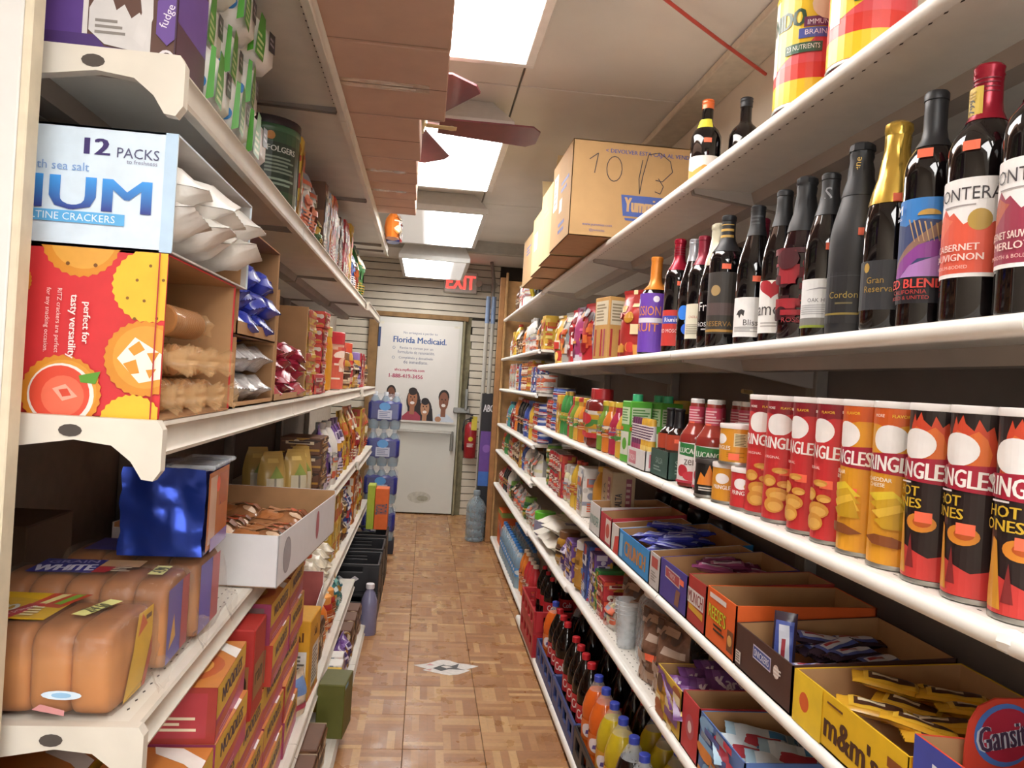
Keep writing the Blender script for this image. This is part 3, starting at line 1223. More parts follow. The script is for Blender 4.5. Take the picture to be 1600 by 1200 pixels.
def l_blend(a):
    a.rect(0, 0, 1, 1, '#17161f')
    a.rect(.08, .25, .92, 1, '#2f7fd0')
    a.poly([(.08, .25), (.92, .25), (.92, .78), (.6, .8), (.4, .74), (.08, .8)], '#31406f')
    a.poly([(.08, .3), (.45, .55), (.92, .8), (.92, .66), (.5, .5), (.2, .25), (.08, .25)], '#8f6a5a')
    a.poly([(.12, .25), (.3, .4), (.6, .55), (.92, .62), (.92, .44), (.6, .42), (.4, .3), (.34, .25)], '#8b3b95')
    a.poly([(.34, .25), (.5, .36), (.92, .46), (.92, .25)], '#b07cc4')
    for i in range(6):
        a.poly([(.45+i*.07, .8-.01*i), (.55+i*.06, .58), (.56+i*.06, .58), (.47+i*.07, .8-.01*i)], '#c8a06a')
    a.ell(.72, .83, .14, .055, '#c79a3c', 16, 0, PI)
    a.text('M', .28, .9, .09, '#e8eef5', .03)
    a.fine(.2, .8, .38, .83, 2, '#c8d0dd')
    a.text('RED BLEND', .52, .185, .085, '#e2453c', .03, 0, .84)
    a.text('CALIFORNIA', .5, .105, .04, '#b7342f', 0, 0, .5)
    a.text('BOLD & UNITED', .5, .05, .035, '#b7342f', 0, 0, .56)


def l_plain(bg, ink, words=(), extra=None, rough=None):
    def f(a):
        a.rect(0, 0, 1, 1, bg)
        if extra:
            extra(a)
        for (t, u, v, h, c) in words:
            a.text(t, u, v, h, c or ink, .01, 0, .85)
    return f


def x_heart(a):
    pts = []
    for i in range(24):
        t = 2*PI*i/24
        pts.append((.42+.021*16*math.sin(t)**3, .86+.0125*(13*math.cos(t)-5*math.cos(2*t)-2*math.cos(3*t)-math.cos(4*t))))
    a.poly(pts, '#b3212e')


def x_horse(a):
    a.poly([(.2, .55), (.26, .66), (.34, .7), (.42, .66), (.4, .52), (.34, .58), (.3, .46), (.26, .56)], '#3c3838')
    a.fine(.15, .12, .8, .26, 4, '#9a9696')


def x_lines(c, n=6):
    return lambda a: a.fine(.16, .12, .84, .42, n, c)


wine = []
mkw = lambda *a, **k: wine.append((a, k))
# label, (Y, H, R, profile, glass, cap, label fn, label z range, cap start, foil, sticker, capart, extra turn)
W_ = [
 ('black bottle with purple label and orange neck, beside the gold gift bag', 2.47, .318, .047, SQUAT, GL, M('#e0842a', .35, .2), l_plain('#6b3cae', '#e8913a', [('PASSION', .5, .7, .16, None), ('FRUIT', .5, .42, .14, None)], lambda a: (a.rect(0, .5, 1, .58, '#d6d2de'), a.ell(.2, .85, .1, None, '#ece6f3'), a.ell(.8, .9, .08, None, '#ece6f3'))), (.03, .62), .66, False, None, None, .7),
 ('wine bottle with red label and bright red screw cap', 2.228, .333, .0385, BORD, GL, SCREW_R, l_plain('#c8342e', '#e9d8d8', [('RED MOSCATO', .5, .42, .1, None)], lambda a: (a.rect(.12, .62, .88, .84, '#3a4bb0'), a.text('Riunite', .5, .73, .12, '#e9e6f2'))), (.06, .37), .72, False, (.5, .60), ringed, .3),
 ('slim bottle printed with bright blue shapes and a clear top', 2.1, .31, .036, BURG, GL, M('#b9bcc4', .2, .5), l_plain(GL, '#3f8df0', [], lambda a: (a.ell(.4, .75, .22, .2, '#2f7fe8'), a.ell(.6, .3, .25, .18, '#2c63d8'), a.ell(.55, .5, .1, .1, '#79b5f5'))), (.1, .42), .8, False, (.5, .55), None, .3),
 ('bottle with narrow cream label and burgundy capsule', 2.022, .305, .0375, BORD, GL, M('#8c2236', .3, .2), l_plain('#ded8c2', '#b8503c', [('CASILLERO', .5, .62, .07, None)], x_lines('#8a8470')), (.1, .40), .74, False, None, None, .3),
 ('black sparkling bottle with white script and pale foil neck', 1.918, .318, .041, CHAM, GL, M('#ded8bd', .3, .45), l_plain(GL, '#e6e2e2', [('Fresh', .5, .66, .2, None), ('ROSECCO', .5, .26, .1, None)], lambda a: a.fine(.3, .12, .7, .18, 1, '#b9b5b5')), (.1, .45), .66, True, (.45, .56), None, .3),
 ('dark bottle with grey and gold label, gold thread on black cap', 1.826, .318, .0395, BORD, GL, CAPB, l_plain('#3b3633', '#a8813f', [('RESERVA', .5, .16, .08, None)], lambda a: (a.ell(.4, .7, .12, None, '#a98a5a'), a.rect(.1, .3, .9, .5, '#5a4a48'), a.rect(.1, .03, .9, .07, '#b5883c'))), (.1, .56), .72, False, (.32, .60), lambda a: a.text('IIIII', .5, .5, .7, '#c79d4a', 0, PI/2), .3),
 ('bottle with tall cream label and dark red capsule', 1.742, .298, .038, BORD, GL, M('#7d1f33', .3, .25), l_plain('#dfdac6', '#7d7a68', [('Merlot', .5, .55, .09, None)], lambda a: (a.poly([(.35, .7), (.6, .82), (.58, .8), (.36, .68)], '#a9a58f'), a.fine(.2, .1, .8, .3, 3, '#9a967f'))), (.15, .53), .76, False, (.35, .70), None, .2),
 ('bottle with a small dark horse on its white label', 1.649, .303, .038, BURG, GL, CAPB, l_plain('#e9e6e4', '#56504e', [('Bliss', .55, .36, .15, None)], x_horse), (.05, .33), .78, False, (.38, .46), lambda a: a.fine(.1, .2, .9, .9, 4, '#3f3f42'), .2),
 ('bottle with a red heart above the white label reading amore', 1.554, .315, .0385, BURG, GL, CAPB, l_plain('#eae7e4', '#4a4444', [('amore', .5, .42, .17, None)], lambda a: (x_heart(a), a.fine(.2, .1, .85, .22, 2, '#b5b0ac'))), (.06, .40), .76, False, (.3, .53), lambda a: a.rect(.0, .05, 1, .3, '#d23a33'), .2),
 ('sparkling red bottle with lacy dark red print and black foil', 1.46, .32, .041, CHAM, GLR, CAPB, l_plain(GLR, '#a83038', [('ROSSO', .5, .06, .06, None)], lambda a: a.busy(['#4b0d18', '#6e1420', '#a3202b', '#3a0810'], 5, 26)), (.09, .55), .66, True, (.4, .25), None, .2),
 ('bottle with plain white label edged in green, black capsule', 1.367, .302, .0385, BURG, GL, CAPB, l_plain('#dfdede', '#5c5c60', [('OAK HILL', .5, .56, .08, None)], lambda a: (a.rect(0, 0, 1, .05, '#8c9a2c'), a.rect(0, .05, 1, .2, '#7b7874'), a.fine(.12, .26, .88, .48, 5, '#b1b1b4'), a.poly([(.2, .76), (.5, .82), (.85, .8), (.5, .79)], '#8f8f94'))), (.06, .35), .74, False, (.4, .54), lambda a: (a.text('S', .5, .6, .5, '#8b8b90', .01), a.fine(.1, .2, .9, .35, 1, '#77777c')), .2),
 ('matte black sparkling bottle with gold script on its neck', 1.274, .33, .0435, CHAM, M('#232225', .5, 0, .04), M('#202023', .5, .2), l_plain(M('#222124', .5), '#a58a3f', [('Cordon', .4, .55, .13, None)], lambda a: (a.rect(.05, .16, .95, .2, '#8f7a35'), a.rect(.02, .92, .98, .925, '#55545a'), a.fine(.3, .35, .7, .42, 1, '#6d6140'))), (.06, .32), .72, True, (.4, .52), lambda a: a.text('Freixenet', .40, .5, .2, '#d9b45a', .01, 1.45), .15),
 ('sparkling bottle with shiny gold foil over its whole neck', 1.17, .333, .042, CHAM, GL, M('#d9b04a', .22, .75, .1), l_plain('#2f3035', '#a78436', [('Gran', .36, .6, .13, None), ('Reserva', .40, .42, .13, None)], lambda a: a.ell(.22, .86, .05, .1, '#b8913b')), (.1, .33), .6, True, (.36, .62), None, .15),
 ('bottle with blue, purple and tan landscape label reading RED BLEND', 1.073, .345, .0375, BORD, GL, CAPB, l_blend, (.10, .535), .76, False, (.3, .72), None, .6),
 ('large bottle with orange mountain label and red ringed cap', .971, .343, .0435, BORD, GL, SCREW_R, l_frontera('#e2553b', '#e8694a', ('CABERNET', 'SAUVIGNON'), 'MEDIUM-BODIED'), (.17, .545), .78, False, (.26, .665), ringed, .6),
 ('large bottle with burgundy mountain label, nearest on the wine shelf', .868, .338, .0435, BORD, GL, SCREW_R, l_frontera('#9c2f48', '#b9573a', ('CABERNET SAUVIGNON', 'MERLOT'), 'SMOOTH & BOLD'), (.17, .555), .78, False, (.4, .70), ringed, .6),
]
for (lb_, y, h, r, pf, gl, cp, lab, lr, cz, fo, stk, ca, ex_) in W_:
    o = bottle('wine_bottle', lb_, 'bottle', pf, h, r, gl, cp, lab, None, lr, cz, ca, fo, stk)
    o.location = ({1.826: .70, 1.742: .748, 1.649: .697}.get(y, WXL if r < .042 else .716), y, ZW)
    o.rotation_euler = (0, 0, face_cam(WXL, y, ex_))
# yellow tag hanging on the neck of the big bottle
ytag = tag(MB().lathe([(.0168, -.045), (.0185, -.02), (.0188, .03)], M('#d8bd45', .5), 20).obj('neck_tag', None), None, None)
bpy.data.objects.remove(ytag)
o = [q for q in COL.objects if q.name.startswith('wine_bottle') and 'orange mountain' in q['label']][0]
a = Art(.5).cyl(.0205, .262, .312, -1.0, .35)
a.base = .001
a.rect(0, 0, 1, 1, '#d9b94a').text('$799', .5, .42, .22, '#3a3a30', .03, PI/2).fine(.2, .65, .8, .9, 3, '#b58f2c')
a.obj('yellow_tag', o)
# the row standing behind
back = Stock(lambda: bottle('wine_bottle', '', 'bottle', BORD, .30, .0375, GL, CAPB, l_plain('#cfcabd', '#555', [], x_lines('#8b8677')), None, None, .74))
for i in range(13):
    y = .93+i*.118
    back.put((.835, y, ZW), face_cam(.85, y), 'dark wine bottle in the second row behind the labelled ones', 'second row of wine')

# gift bags, boxed biscuits and the rest of the wine shelf, far half
def sh_wrap(pal, seed, words=()):
    def f(a):
        if a.cu:
            pass
        a.busy(pal, seed, 10)
        for (t, u, v, h, c) in words:
            a.text(t, u, v, h, c, .03, 0, .8)
    return f


gb = bag('gift_bag', 'red foil bag with gold gusset standing beside the purple-labelled bottle', 'bag', .13, .24, .085, '#b8312f', sh_wrap(['#d8433a', '#e9a54a', '#f1d9a8', '#a3201f', '#c98a2c'], 3), None, .9, None, 12, 14, 3, .06)
gb.location, gb.rotation_euler = (.725, 2.72, ZW), (0, 0, RS(.5))
gb = bag('gift_bag', 'gold foil bag, darker and taller, behind the red foil bag', 'bag', .12, .26, .08, '#a8701f', sh_wrap(['#c9882c', '#8f5a18', '#e3b25a'], 9), None, .9, None, 12, 14, 5, .08)
gb.location, gb.rotation_euler = (.81, 2.66, ZW), (0, 0, RS(.5))
rows = [
 ('tan carton with red candle stripes on its face', 2.98, .12, .09, .235, '#cf9d57', ['#b83a3a', '#d8c3a0', '#c22f3c', '#c9b48a'], 4),
 ('clear purple packet with white bow print', 3.14, .12, .06, .235, '#7d5aa0', ['#9a7bb8', '#e6dfea', '#5a3d7c', '#2b2530', '#cfc6d6'], 5),
 ('tall red pack with orange round pictures', 3.34, .13, .07, .25, '#c42c33', ['#e2603a', '#9c1723', '#e8e0dc', '#3a1218', '#e8793c'], 6),
 ('magenta pack with a striped silver window', 3.52, .15, .07, .25, '#a83a6e', ['#c9c2cc', '#7e2350', '#d88a3a', '#8d8792', '#e06a9a'], 7),
 ('bright red pack with narrow white edge', 3.68, .1, .07, .25, '#c93038', ['#e8e0dc', '#d8433a', '#8f1a22'], 8),
 ('tall grey and orange pack at the end of the wine shelf', 3.82, .14, .08, .25, '#9d9890', ['#d8853a', '#c9c4bc', '#b9502f', '#7b8a90'], 10),
 ('yellow and red pack at the very end of the wine shelf', 4.02, .15, .08, .25, '#d0a23c', ['#c23a30', '#e8c46a', '#a32a2a', '#e3d9c4'], 12)]
for (lb_, y, w_, d_, h_, c_, pal, sd) in rows:
    o = (bag('snack_packet', lb_, 'packet', w_, h_, d_, c_, sh_wrap(pal, sd), None, .85, None, 10, 12, sd) if 'carton' not in lb_ else
         carton('snack_carton', lb_, 'carton', w_, d_, h_, c_, lambda a, f: (a.rect(.08, .55, .92, .94, '#e0d4b8'), a.fine(.14, .6, .86, .9, 6, '#9a8a6a'), [a.rect(.1+.2*i, .04, .2+.2*i, .48, q) for i, q in enumerate(('#b83a3a', '#cf9d57', '#c22f3c', '#b8566a'))]) if f in 'FRL' else None))
    o.location, o.rotation_euler = (.70, y, ZW), (0, 0, RS(.25))
smallb = Stock(lambda: bottle('small_bottle', '', 'bottle', BURG, .25, .032, GL, M('#1d1c22', .4), l_plain('#34323c', '#999', [], x_lines('#6a6878')), None, None, .8))
for i, y in enumerate((2.36, 2.6)):
    smallb.put((.80, y, ZW), RS(.3), ['small bottle with clear neck behind the red-capped wine', 'small black-capped bottle behind the gold foil bag'][i])

# ================================================================== CHIP CANS
ZC = RZ['can']
LIDC = M('#e4dcd8', .3, 0, .02)


def can_art(c1, c2, ctop, kind):
    def f(a):
        a.rect(0, 0, 1, 1, c1)
        a.poly([(0, .89), (.4, .89), (.5, .865), (.6, .89), (1, .89), (1, 1), (0, 1)], ctop)
        if kind == 'fire':
            a.poly([(.40, .66), (.43, .80), (.45, .90), (.475, .975), (.49, .93), (.52, .985), (.535, .94), (.58, .90), (.60, .965), (.635, .90), (.665, .93), (.685, .84), (.70, .76), (.685, .68), (.64, .62), (.55, .60), (.46, .62)], '#d8482c')
            a.poly([(.43, .70), (.46, .86), (.49, .90), (.55, .87), (.60, .90), (.64, .86), (.665, .78), (.65, .69), (.58, .64), (.47, .65)], '#e8702e')
            a.poly([(0, 0), (1, 0), (1, .13), (.8, .19), (.6, .13), (.42, .2), (.2, .14), (0, .17)], '#cf3a36')
            a.poly([(.34, .02), (.47, .02), (.43, .36), (.40, .38)], '#d8922a').poly([(.47, .06), (.53, .06), (.50, .26)], '#8a2a2a')
            a.ell(.55, .33, .085, .055, '#e0892a', 18).ell(.56, .335, .05, .03, '#c3541f', 14)
        # plain oval, name block
        a.ell(.5, .795, .112, .092, '#efe9e6', 26)
        vlo = .635
        a.poly([(.29, vlo+.06), (.70, vlo+.085), (.715, vlo-.075), (.305, vlo-.05)], {'red': c1, 'cheddar': '#b01d36', 'fire': '#b01d36'}[kind])
        a.text('PRINGLES', .50, vlo+.005, .098, '#f6efe9', .035, -.03, .38, 0, .72)
        if kind == 'red':
            a.text('MORE', .43, .935, .02, '#f2e8df', .02).text('FLAVOR', .56, .935, .02, '#f0c23a', .02)
            a.text('ORIGINAL', .46, .52, .022, '#f3d8d2', .02)
            for (u, v, r1, r2) in ((.53, .41, .06, .025), (.45, .32, .06, .05), (.52, .21, .09, .06), (.50, .12, .075, .065), (.57, .30, .05, .03)):
                a.ell(u, v, r1, r2, '#d5923a', 14).ell(u+.01, v-.01, r1*.7, r2*.6, '#e2aa52', 12)
        elif kind == 'cheddar':
            a.text('MORE', .43, .945, .02, '#f2e8df', .02).text('FLAVOR', .56, .945, .02, '#f0d23a', .02)
            a.text('CHEDDAR', .45, .535, .026, '#f3ecd8', .03).text('CHEESE', .44, .50, .024, '#f3ecd8', .03)
            for i in range(4):
                a.poly([(.38+.02*i, .44-.055*i), (.54+.02*i, .47-.04*i), (.64, .38-.05*i), (.5, .36-.045*i)], ['#e5c42f', '#d5a524', '#e8b93a', '#c8981e'][i])
            a.poly([(.38, .16), (.45, .185), (.55, .18), (.62, .15), (.66, .13), (.58, .11), (.44, .12)], '#8a4a24')
        elif kind == 'fire':
            a.text('HOT', .46, .515, .058, '#d9b02c', .04).text('ONES', .46, .445, .058, '#d9b02c', .04)
            a.fine(.40, .555, .5, .575, 1, '#e3dada')
        # the back of the can: facts panel, bar code
        a.rect(.70, .5, .80, .88, '#cfc690' if kind == 'fire' else ('#b9a878' if kind == 'cheddar' else '#cf3a36'))
        a.fine(.705, .51, .795, .87, 16, '#4d4838' if kind != 'red' else '#b8302e')
        a.rect(.70, .03, .775, .2, '#e6e0dd')
        a.bars(.705, .05, .77, .185)
        a.fine(.70, .23, .79, .45, 9, '#d8cfc8' if kind == 'fire' else c2)
    return f


cans = {
 'red': Stock(lambda: canister('chip_can', '', 'can', .0385, .243, P('#d03033', .35), LIDC, can_art('#d03033', '#b8262b', '#8e1c28', 'red'), None, STEEL, (.48, .405))),
 'cheddar': Stock(lambda: canister('chip_can', '', 'can', .0385, .243, P('#e39a22', .35), LIDC, can_art('#e39a22', '#c9831a', '#d65a20', 'cheddar'), None, STEEL, (.44, .40))),
 'fire': Stock(lambda: canister('chip_can', '', 'can', .0385, .243, P('#2b1d1d', .35), LIDC, can_art('#2b1d1d', '#8a7a6a', '#241818', 'fire'), None, STEEL, (.42, .37))),
}
CL = [('red', 1.523, 'red tall chip can farthest along, beside the short cans', .0), ('red', 1.440, 'red tall chip can with its white oval fully facing out', .0), ('red', 1.333, 'third red tall chip can, its bar code showing', .55),
      ('red', 1.247, 'red tall chip can touching the cheddar cans', .5), ('cheddar', 1.162, 'farther orange cheddar chip can, bar code showing', .6), ('cheddar', 1.076, 'nearer orange cheddar chip can, beside the black can', .0),
      ('fire', .990, 'black flame-print chip can beside the orange cheddar can', .38), ('fire', .906, 'middle black flame-print chip can', .38), ('fire', .822, 'black flame-print chip can nearest the camera', .1)]
for (k, y, lb_, ex_) in CL:
    cans[k].put((.705, y*1.017, ZC), face_cam(.705, y, ex_+.42), lb_, 'tall chip cans in a row')
for i in range(7):
    k = ['red', 'red', 'cheddar', 'cheddar', 'fire', 'fire', 'red'][i]
    cans[k].put((.802, 1.47-i*.094, ZC), RS(rnd.uniform(-.6, .6)), 'tall %s chip can in the second row, hidden to its lid' % {'red': 'red', 'cheddar': 'orange', 'fire': 'black'}[k], 'second row of chip cans')


def short_art(c1, c2, chips):
    def f(a):
        a.rect(0, 0, 1, 1, c1)
        a.ell(.42, .66, .07, .16, '#efe9e6', 18)
        a.text('PRINGLES', .43, .4, .12, '#f6efe9', .03, 0, .2)
        if chips:
            for (u, v) in ((.52, .6), (.6, .35), (.55, .2), (.64, .6)):
                a.ell(u, v, .07, .13, '#dc9a35', 12)
        a.rect(.56, .45, .68, .85, '#e3d3a0') if not chips else None
        a.fine(.57, .47, .67, .83, 8, '#6b5a30') if not chips else None
        a.fine(.5, .12, .68, .3, 3, c2)
    return f


sc_o = Stock(lambda: canister('short_chip_can', '', 'can', .0385, .088, P('#dd9426', .35), LIDC, short_art('#dd9426', '#b5741a', False), None, STEEL, (.42, .2)))
sc_r = Stock(lambda: canister('short_chip_can', '', 'can', .0385, .088, P('#d03033', .35), LIDC, short_art('#d03033', '#b8262b', True), None, STEEL, (.42, .2)))
sc_g = Stock(lambda: canister('short_chip_can', '', 'can', .0385, .088, P('#3fa03a', .35), LIDC, short_art('#3fa03a', '#e6d9a8', False), None, STEEL))
sc_o.put((.688, 1.69, ZC), face_cam(.7, 1.7), 'short orange chip can under another orange one')
sc_o.put((.69, 1.665, ZC+.0885), face_cam(.7, 1.7, .6), 'short orange chip can on top of the stack')
sc_r.put((.695, 1.60, ZC), face_cam(.7, 1.6), 'short red chip can beside the tall red cans')
sc_g.put((.752, 1.735, ZC), face_cam(.7, 1.7, .6), 'lower short green chip can behind the orange ones')
sc_g.put((.752, 1.735, ZC+.0885), face_cam(.7, 1.7, .4), 'upper short green and white chip can behind the orange ones')
hot = Stock(lambda: canister('short_chip_can', '', 'can', .033, .088, P('#1f1a18', .35), M('#3a3330', .4), lambda a: (a.rect(0, 0, 1, 1, '#1f1a18'), a.poly([(.35, .3), (.4, .7), (.45, .55), (.5, .95), (.55, .6), (.62, .75), (.6, .3)], '#e8852c'), a.fine(.38, .1, .6, .25, 2, '#d8d0c8')), None))
hot.put((.672, 1.775, ZC), face_cam(.7, 1.7), 'short black can with orange flame, beside the short orange cans')

# ------------------------------------------------------------------ juices and sauces beside the chip cans
def sauce_art(a):
    a.rect(0, 0, 1, 1, '#e6e0de')
    a.poly([(.36, .7), (.66, .62), (.66, .95), (.36, 1)], '#2f7d3f')
    a.text('LUCANO', .5, .8, .13, '#eef2ea', .03, -.05, .24)
    a.text('zero', .52, .52, .14, '#7a6a66', .02, 0, .16)
    a.ell(.42, .3, .06, .15, '#c22f3c', 14).ell(.52, .18, .09, .12, '#d23a48', 14).ell(.6, .3, .05, .1, '#cf4a4a', 12)
    a.rect(.3, .0, .7, .06, '#c8324a')


def sauce_make():
    o = softbottle('sauce_bottle', '', 'bottle', .041, .225, M('#8f2c26', .12, 0, .05), M('#dcd8d6', .4), sauce_art, None, .60,
                   [(.8, 0), (.97, .015), (1, .05), (1, .5), (.95, .58), (.6, .68), (.44, .74), (.42, .95)], .0175, M('#9a3a30', .12), (.05, .5))
    a = Art(.3).cyl(.0195, .150, .205)
    a.base = .0006
    a.rect(0, 0, 1, 1, '#c8405a')
    a.fine(.3, .3, .7, .9, 5, '#e8b9bd')
    a.rect(.38, .1, .5, .3, STK)
    a.obj('neck_sleeve', o)
    return o


sau = Stock(sauce_make)
for i, (x, y) in enumerate(((.70, 1.845), (.695, 1.95), (.765, 1.80), (.785, 1.9), (.77, 2.0))):
    sau.put((x, y, ZC), face_cam(x, y, .25), ['red sauce bottle with white cap beside the short black can', 'second red sauce bottle, next to the green tray', 'red sauce bottle in the second row behind the short cans', 'middle red sauce bottle of the second row', 'red sauce bottle in the second row nearest the green tray'][i], 'red sauce bottles with pink neck sleeves')
# pump bottle at the back
pb = softbottle('pump_bottle', 'bottle with a golden pump standing behind the red sauces', 'bottle', .034, .20, M('#c9c3bb', .2), M('#a98752', .35), None, None, .7)
MB().tube([(0, 0, .2), (0, 0, .25)], .006, M('#a98752', .35)).tube([(0, 0, .25), (-.03, -.01, .252)], .006, M('#a98752', .35)).obj('pump', pb)
pb.location = (.87, 2.03, ZC)
# dark jars on a green tray
gt = open_box('display_tray', 'dark green card tray holding black-capped red sauces', 'tray', .16, .1, .075, '#2f5147', CARDD, 'FBLR', None, False,
              lambda a, k: (a.text('SALSA', .5, .6, .22, '#8aa39a', .02, 0, .6), a.fine(.2, .2, .7, .42, 2, '#7f978e')) if k == 'FR' or k in 'FR' else None)
gt.location, gt.rotation_euler = (.71, 2.135, ZC), (0, 0, RS())
dk = Stock(lambda: bottle('dark_sauce_bottle', '', 'bottle', SQUAT, .19, .034, M('#2a1712', .08), M('#18171b', .4), lambda a: (a.rect(0, 0, 1, 1, '#3a3026'), a.rect(0, .62, 1, 1, '#b8442a'), a.ell(.55, .3, .1, .12, '#c23b30'), a.text('EL', .4, .45, .2, '#d8d0c8', .02), a.rect(.5, .8, .68, .9, STK)), None, (.05, .62), .72))
for i, (x, y) in enumerate(((.70, 2.10), (.70, 2.172), (.80, 2.14))):
    dk.put((x, y, ZC+.0035 if x < .75 else ZC), face_cam(x, y, .3), ['dark sauce bottle in the green tray, nearer one', 'dark sauce bottle in the green tray, farther one', 'dark sauce bottle standing behind the green tray'][i])
# white tray with tubes of candle sticks
wt = open_box('display_tray', 'white card tray with pink label, holding purple and yellow sticks', 'tray', .2, .12, .06, '#dedad8', CARD, 'FBLR', None, False,
              lambda a, k: (a.rect(.1, .2, .5, .85, '#d87f8c'), a.text('ROSA', .3, .5, .3, '#f3e6e6', .02, 0, .3)) if k in 'FR' else None)
wt.location, wt.rotation_euler = (.71, 2.34, ZC), (0, 0, RS())


def stick_make(c1, c2):
    o = tag(MB().lathe([(0, 0), (.0115, 0), (.0115, .14), (.010, .15), (0, .151)], P(c1, .35), 12).obj('candle_stick', None, 40), '', 'stick')
    a = Art().cyl(.0117, .02, .13)
    a.rect(.2, .0, .8, .45, c2).rect(.2, .6, .8, 1, '#e0d6d6').fine(.35, .62, .65, .98, 5, '#5c3a58')
    a.obj('label_print', o)
    return o


st1, st2 = Stock(lambda: stick_make('#6d3a5c', '#a8446a')), Stock(lambda: stick_make('#dca838', '#e9c86a'))
for i in range(4):
    st1.put((.672, 2.36+i*.026, ZC+.0035), RS(.6), 'purple wrapped candle stick in the white tray', 'purple sticks')
    st2.put((.672, 2.256+i*.026, ZC+.0035), RS(.6), 'yellow wrapped candle stick in the white tray', 'yellow sticks')
# green cartons
gcart = Stock(lambda: carton_g())


def carton_g():
    def art(a, f):
        if f in 'FR':
            a.rect(.06, .62, .94, .9, '#cfe3bd').fine(.1, .66, .9, .88, 5, '#5c9a4a')
            a.rect(.06, .12, .94, .5, '#d9dccb').ell(.5, .3, .25, .1, '#5fb032').rect(.0, .52, .3, .58, '#e8792c')
    o = carton('drink_carton', '', 'carton', .075, .075, .2, '#58b033', art)
    MB().lathe([(0, .2), (.017, .2), (.017, .222), (.015, .224), (0, .224)], P('#3fb680', .35), 16).obj('cap', o, 35)
    return o


for i, (x, y) in enumerate(((.70, 2.54), (.79, 2.50), (.79, 2.6))):
    gcart.put((x, y, ZC), RS(.12), ['green drink carton with mint cap at the front, beside the white tray', 'green drink carton behind the white tray', 'green drink carton in the second row, farther one'][i])

JUICES = [('#a83a35', '#c8403a', '#e6d8c8', '#d8842c'), ('#d87a2c', '#dcb63c', '#efe3c9', '#c2403a'), ('#b02f4a', '#d8c03c', '#e2d8c4', '#e88a3a'), ('#d9a53a', '#cf3a36', '#f0e6cf', '#58933a'), ('#7a9a38', '#e0c53c', '#efe6cf', '#d86a2c')]


def juice_make(i, R=.036, H=.19):
    c, cap, paper, sp = JUICES[i]
    return softbottle('juice_bottle', '', 'bottle', R, H, M(c, .15, 0, .08), P(cap, .35), lambda a: (a.rect(0, 0, 1, 1, paper), a.busy([c, sp, '#4d8a3a', '#c23b3b', '#5a6ab0', paper], 20+i, 14)), None, .8,
                      [(.85, 0), (1, .02), (1, .3), (.96, .34), (1, .4), (1, .58), (.7, .72), (.46, .8), (.44, .95)], R*.5, M(c, .1, 0, .05))


jst = [Stock(lambda i=i: juice_make(i)) for i in range(5)]
JN = ['dark red', 'orange', 'crimson', 'golden', 'lime green']
big = Stock(lambda: jar('juice_jar', '', 'jar', .06, .235, M('#7d2522', .12, 0, .06), P('#c22f33', .35), lambda a: (a.rect(0, 0, 1, 1, '#d9cdbd'), a.busy(['#c8363a', '#4a5aa8', '#d8a02c', '#c23b5a', '#4f8a3f', '#e6dccb'], 77, 22), a.ell(.38, .7, .08, .2, '#cf3038', 14)), None, .62, .17, (.16, .62)))
for i, (x, y, k) in enumerate(((.70, 2.66, 3), (.705, 2.78, 2), (.70, 2.87, 1), (.70, 2.96, 4), (.78, 2.72, 0), (.78, 2.83, 2), (.78, 2.93, 1), (.70, 3.34, 1), (.70, 3.44, 3), (.80, 3.34, 0), (.78, 3.4, 4), (.70, 3.54, 4), (.71, 3.64, 0))):
    jst[k].put((x, y, ZC), face_cam(x, y, rnd.uniform(.1, .6)), '%s juice bottle with fruit label, %s' % (JN[k], 'second row' if x > .75 else 'front row'), 'fruit juice bottles')
for i, (x, y) in enumerate(((.71, 3.09), (.73, 3.225))):
    big.put((x, y, ZC), face_cam(x, y, .4), ['big dark red fruit jar with red lid, nearer one', 'big dark red fruit jar with red lid, farther one'][i], 'big red fruit jars')
for i in range(3):
    o = jar('spice_jar', ['white-lidded amber jar in the dark behind the green cartons', 'yellow-lidded jar behind the juices', 'amber jar at the back of the juice shelf'][i], 'jar', .045, .21, P('#7a5a30', .3), P(['#b07a20', '#d8b23c', '#b07a20'][i], .35), None)
    o.location = (.92, 2.5+i*.22, ZC)

# ---- generic stock for busy rows
PALS = {'red': ['#c8323a', '#e2553a', '#8f1c24', '#e6d9c9', '#d8a03c'], 'blue': ['#3a52a8', '#5f86cf', '#24346f', '#dfe0e6', '#c23b3f'], 'green': ['#3f8a44', '#79b04a', '#dfe3cf', '#c8a23c', '#2a5a36'],
        'yellow': ['#dcb23a', '#e8cf6a', '#b8791f', '#c8452f', '#efe6cf'], 'white': ['#e0dcd6', '#c2bdb6', '#8a94a8', '#d86a4a', '#d8d2a8'], 'purple': ['#6f4a9a', '#9a7bc2', '#46306b', '#d9cfe2', '#d8a03c'],
        'orange': ['#e07a2a', '#efa04a', '#b8501c', '#f0e2c9', '#a82f2a'], 'brown': ['#6b4530', '#8f6240', '#3f2a20', '#d8c2a0', '#b8852f'], 'teal': ['#3f9a9a', '#7fc2bd', '#e0e6e0', '#2a6a74', '#d8a23c'], 'black': ['#25222a', '#4a4650', '#b8b2a8', '#a82f33', '#c8a23c']}
GEN = {}
NUMS = ['', ' with round spots', ' with bold blocks']


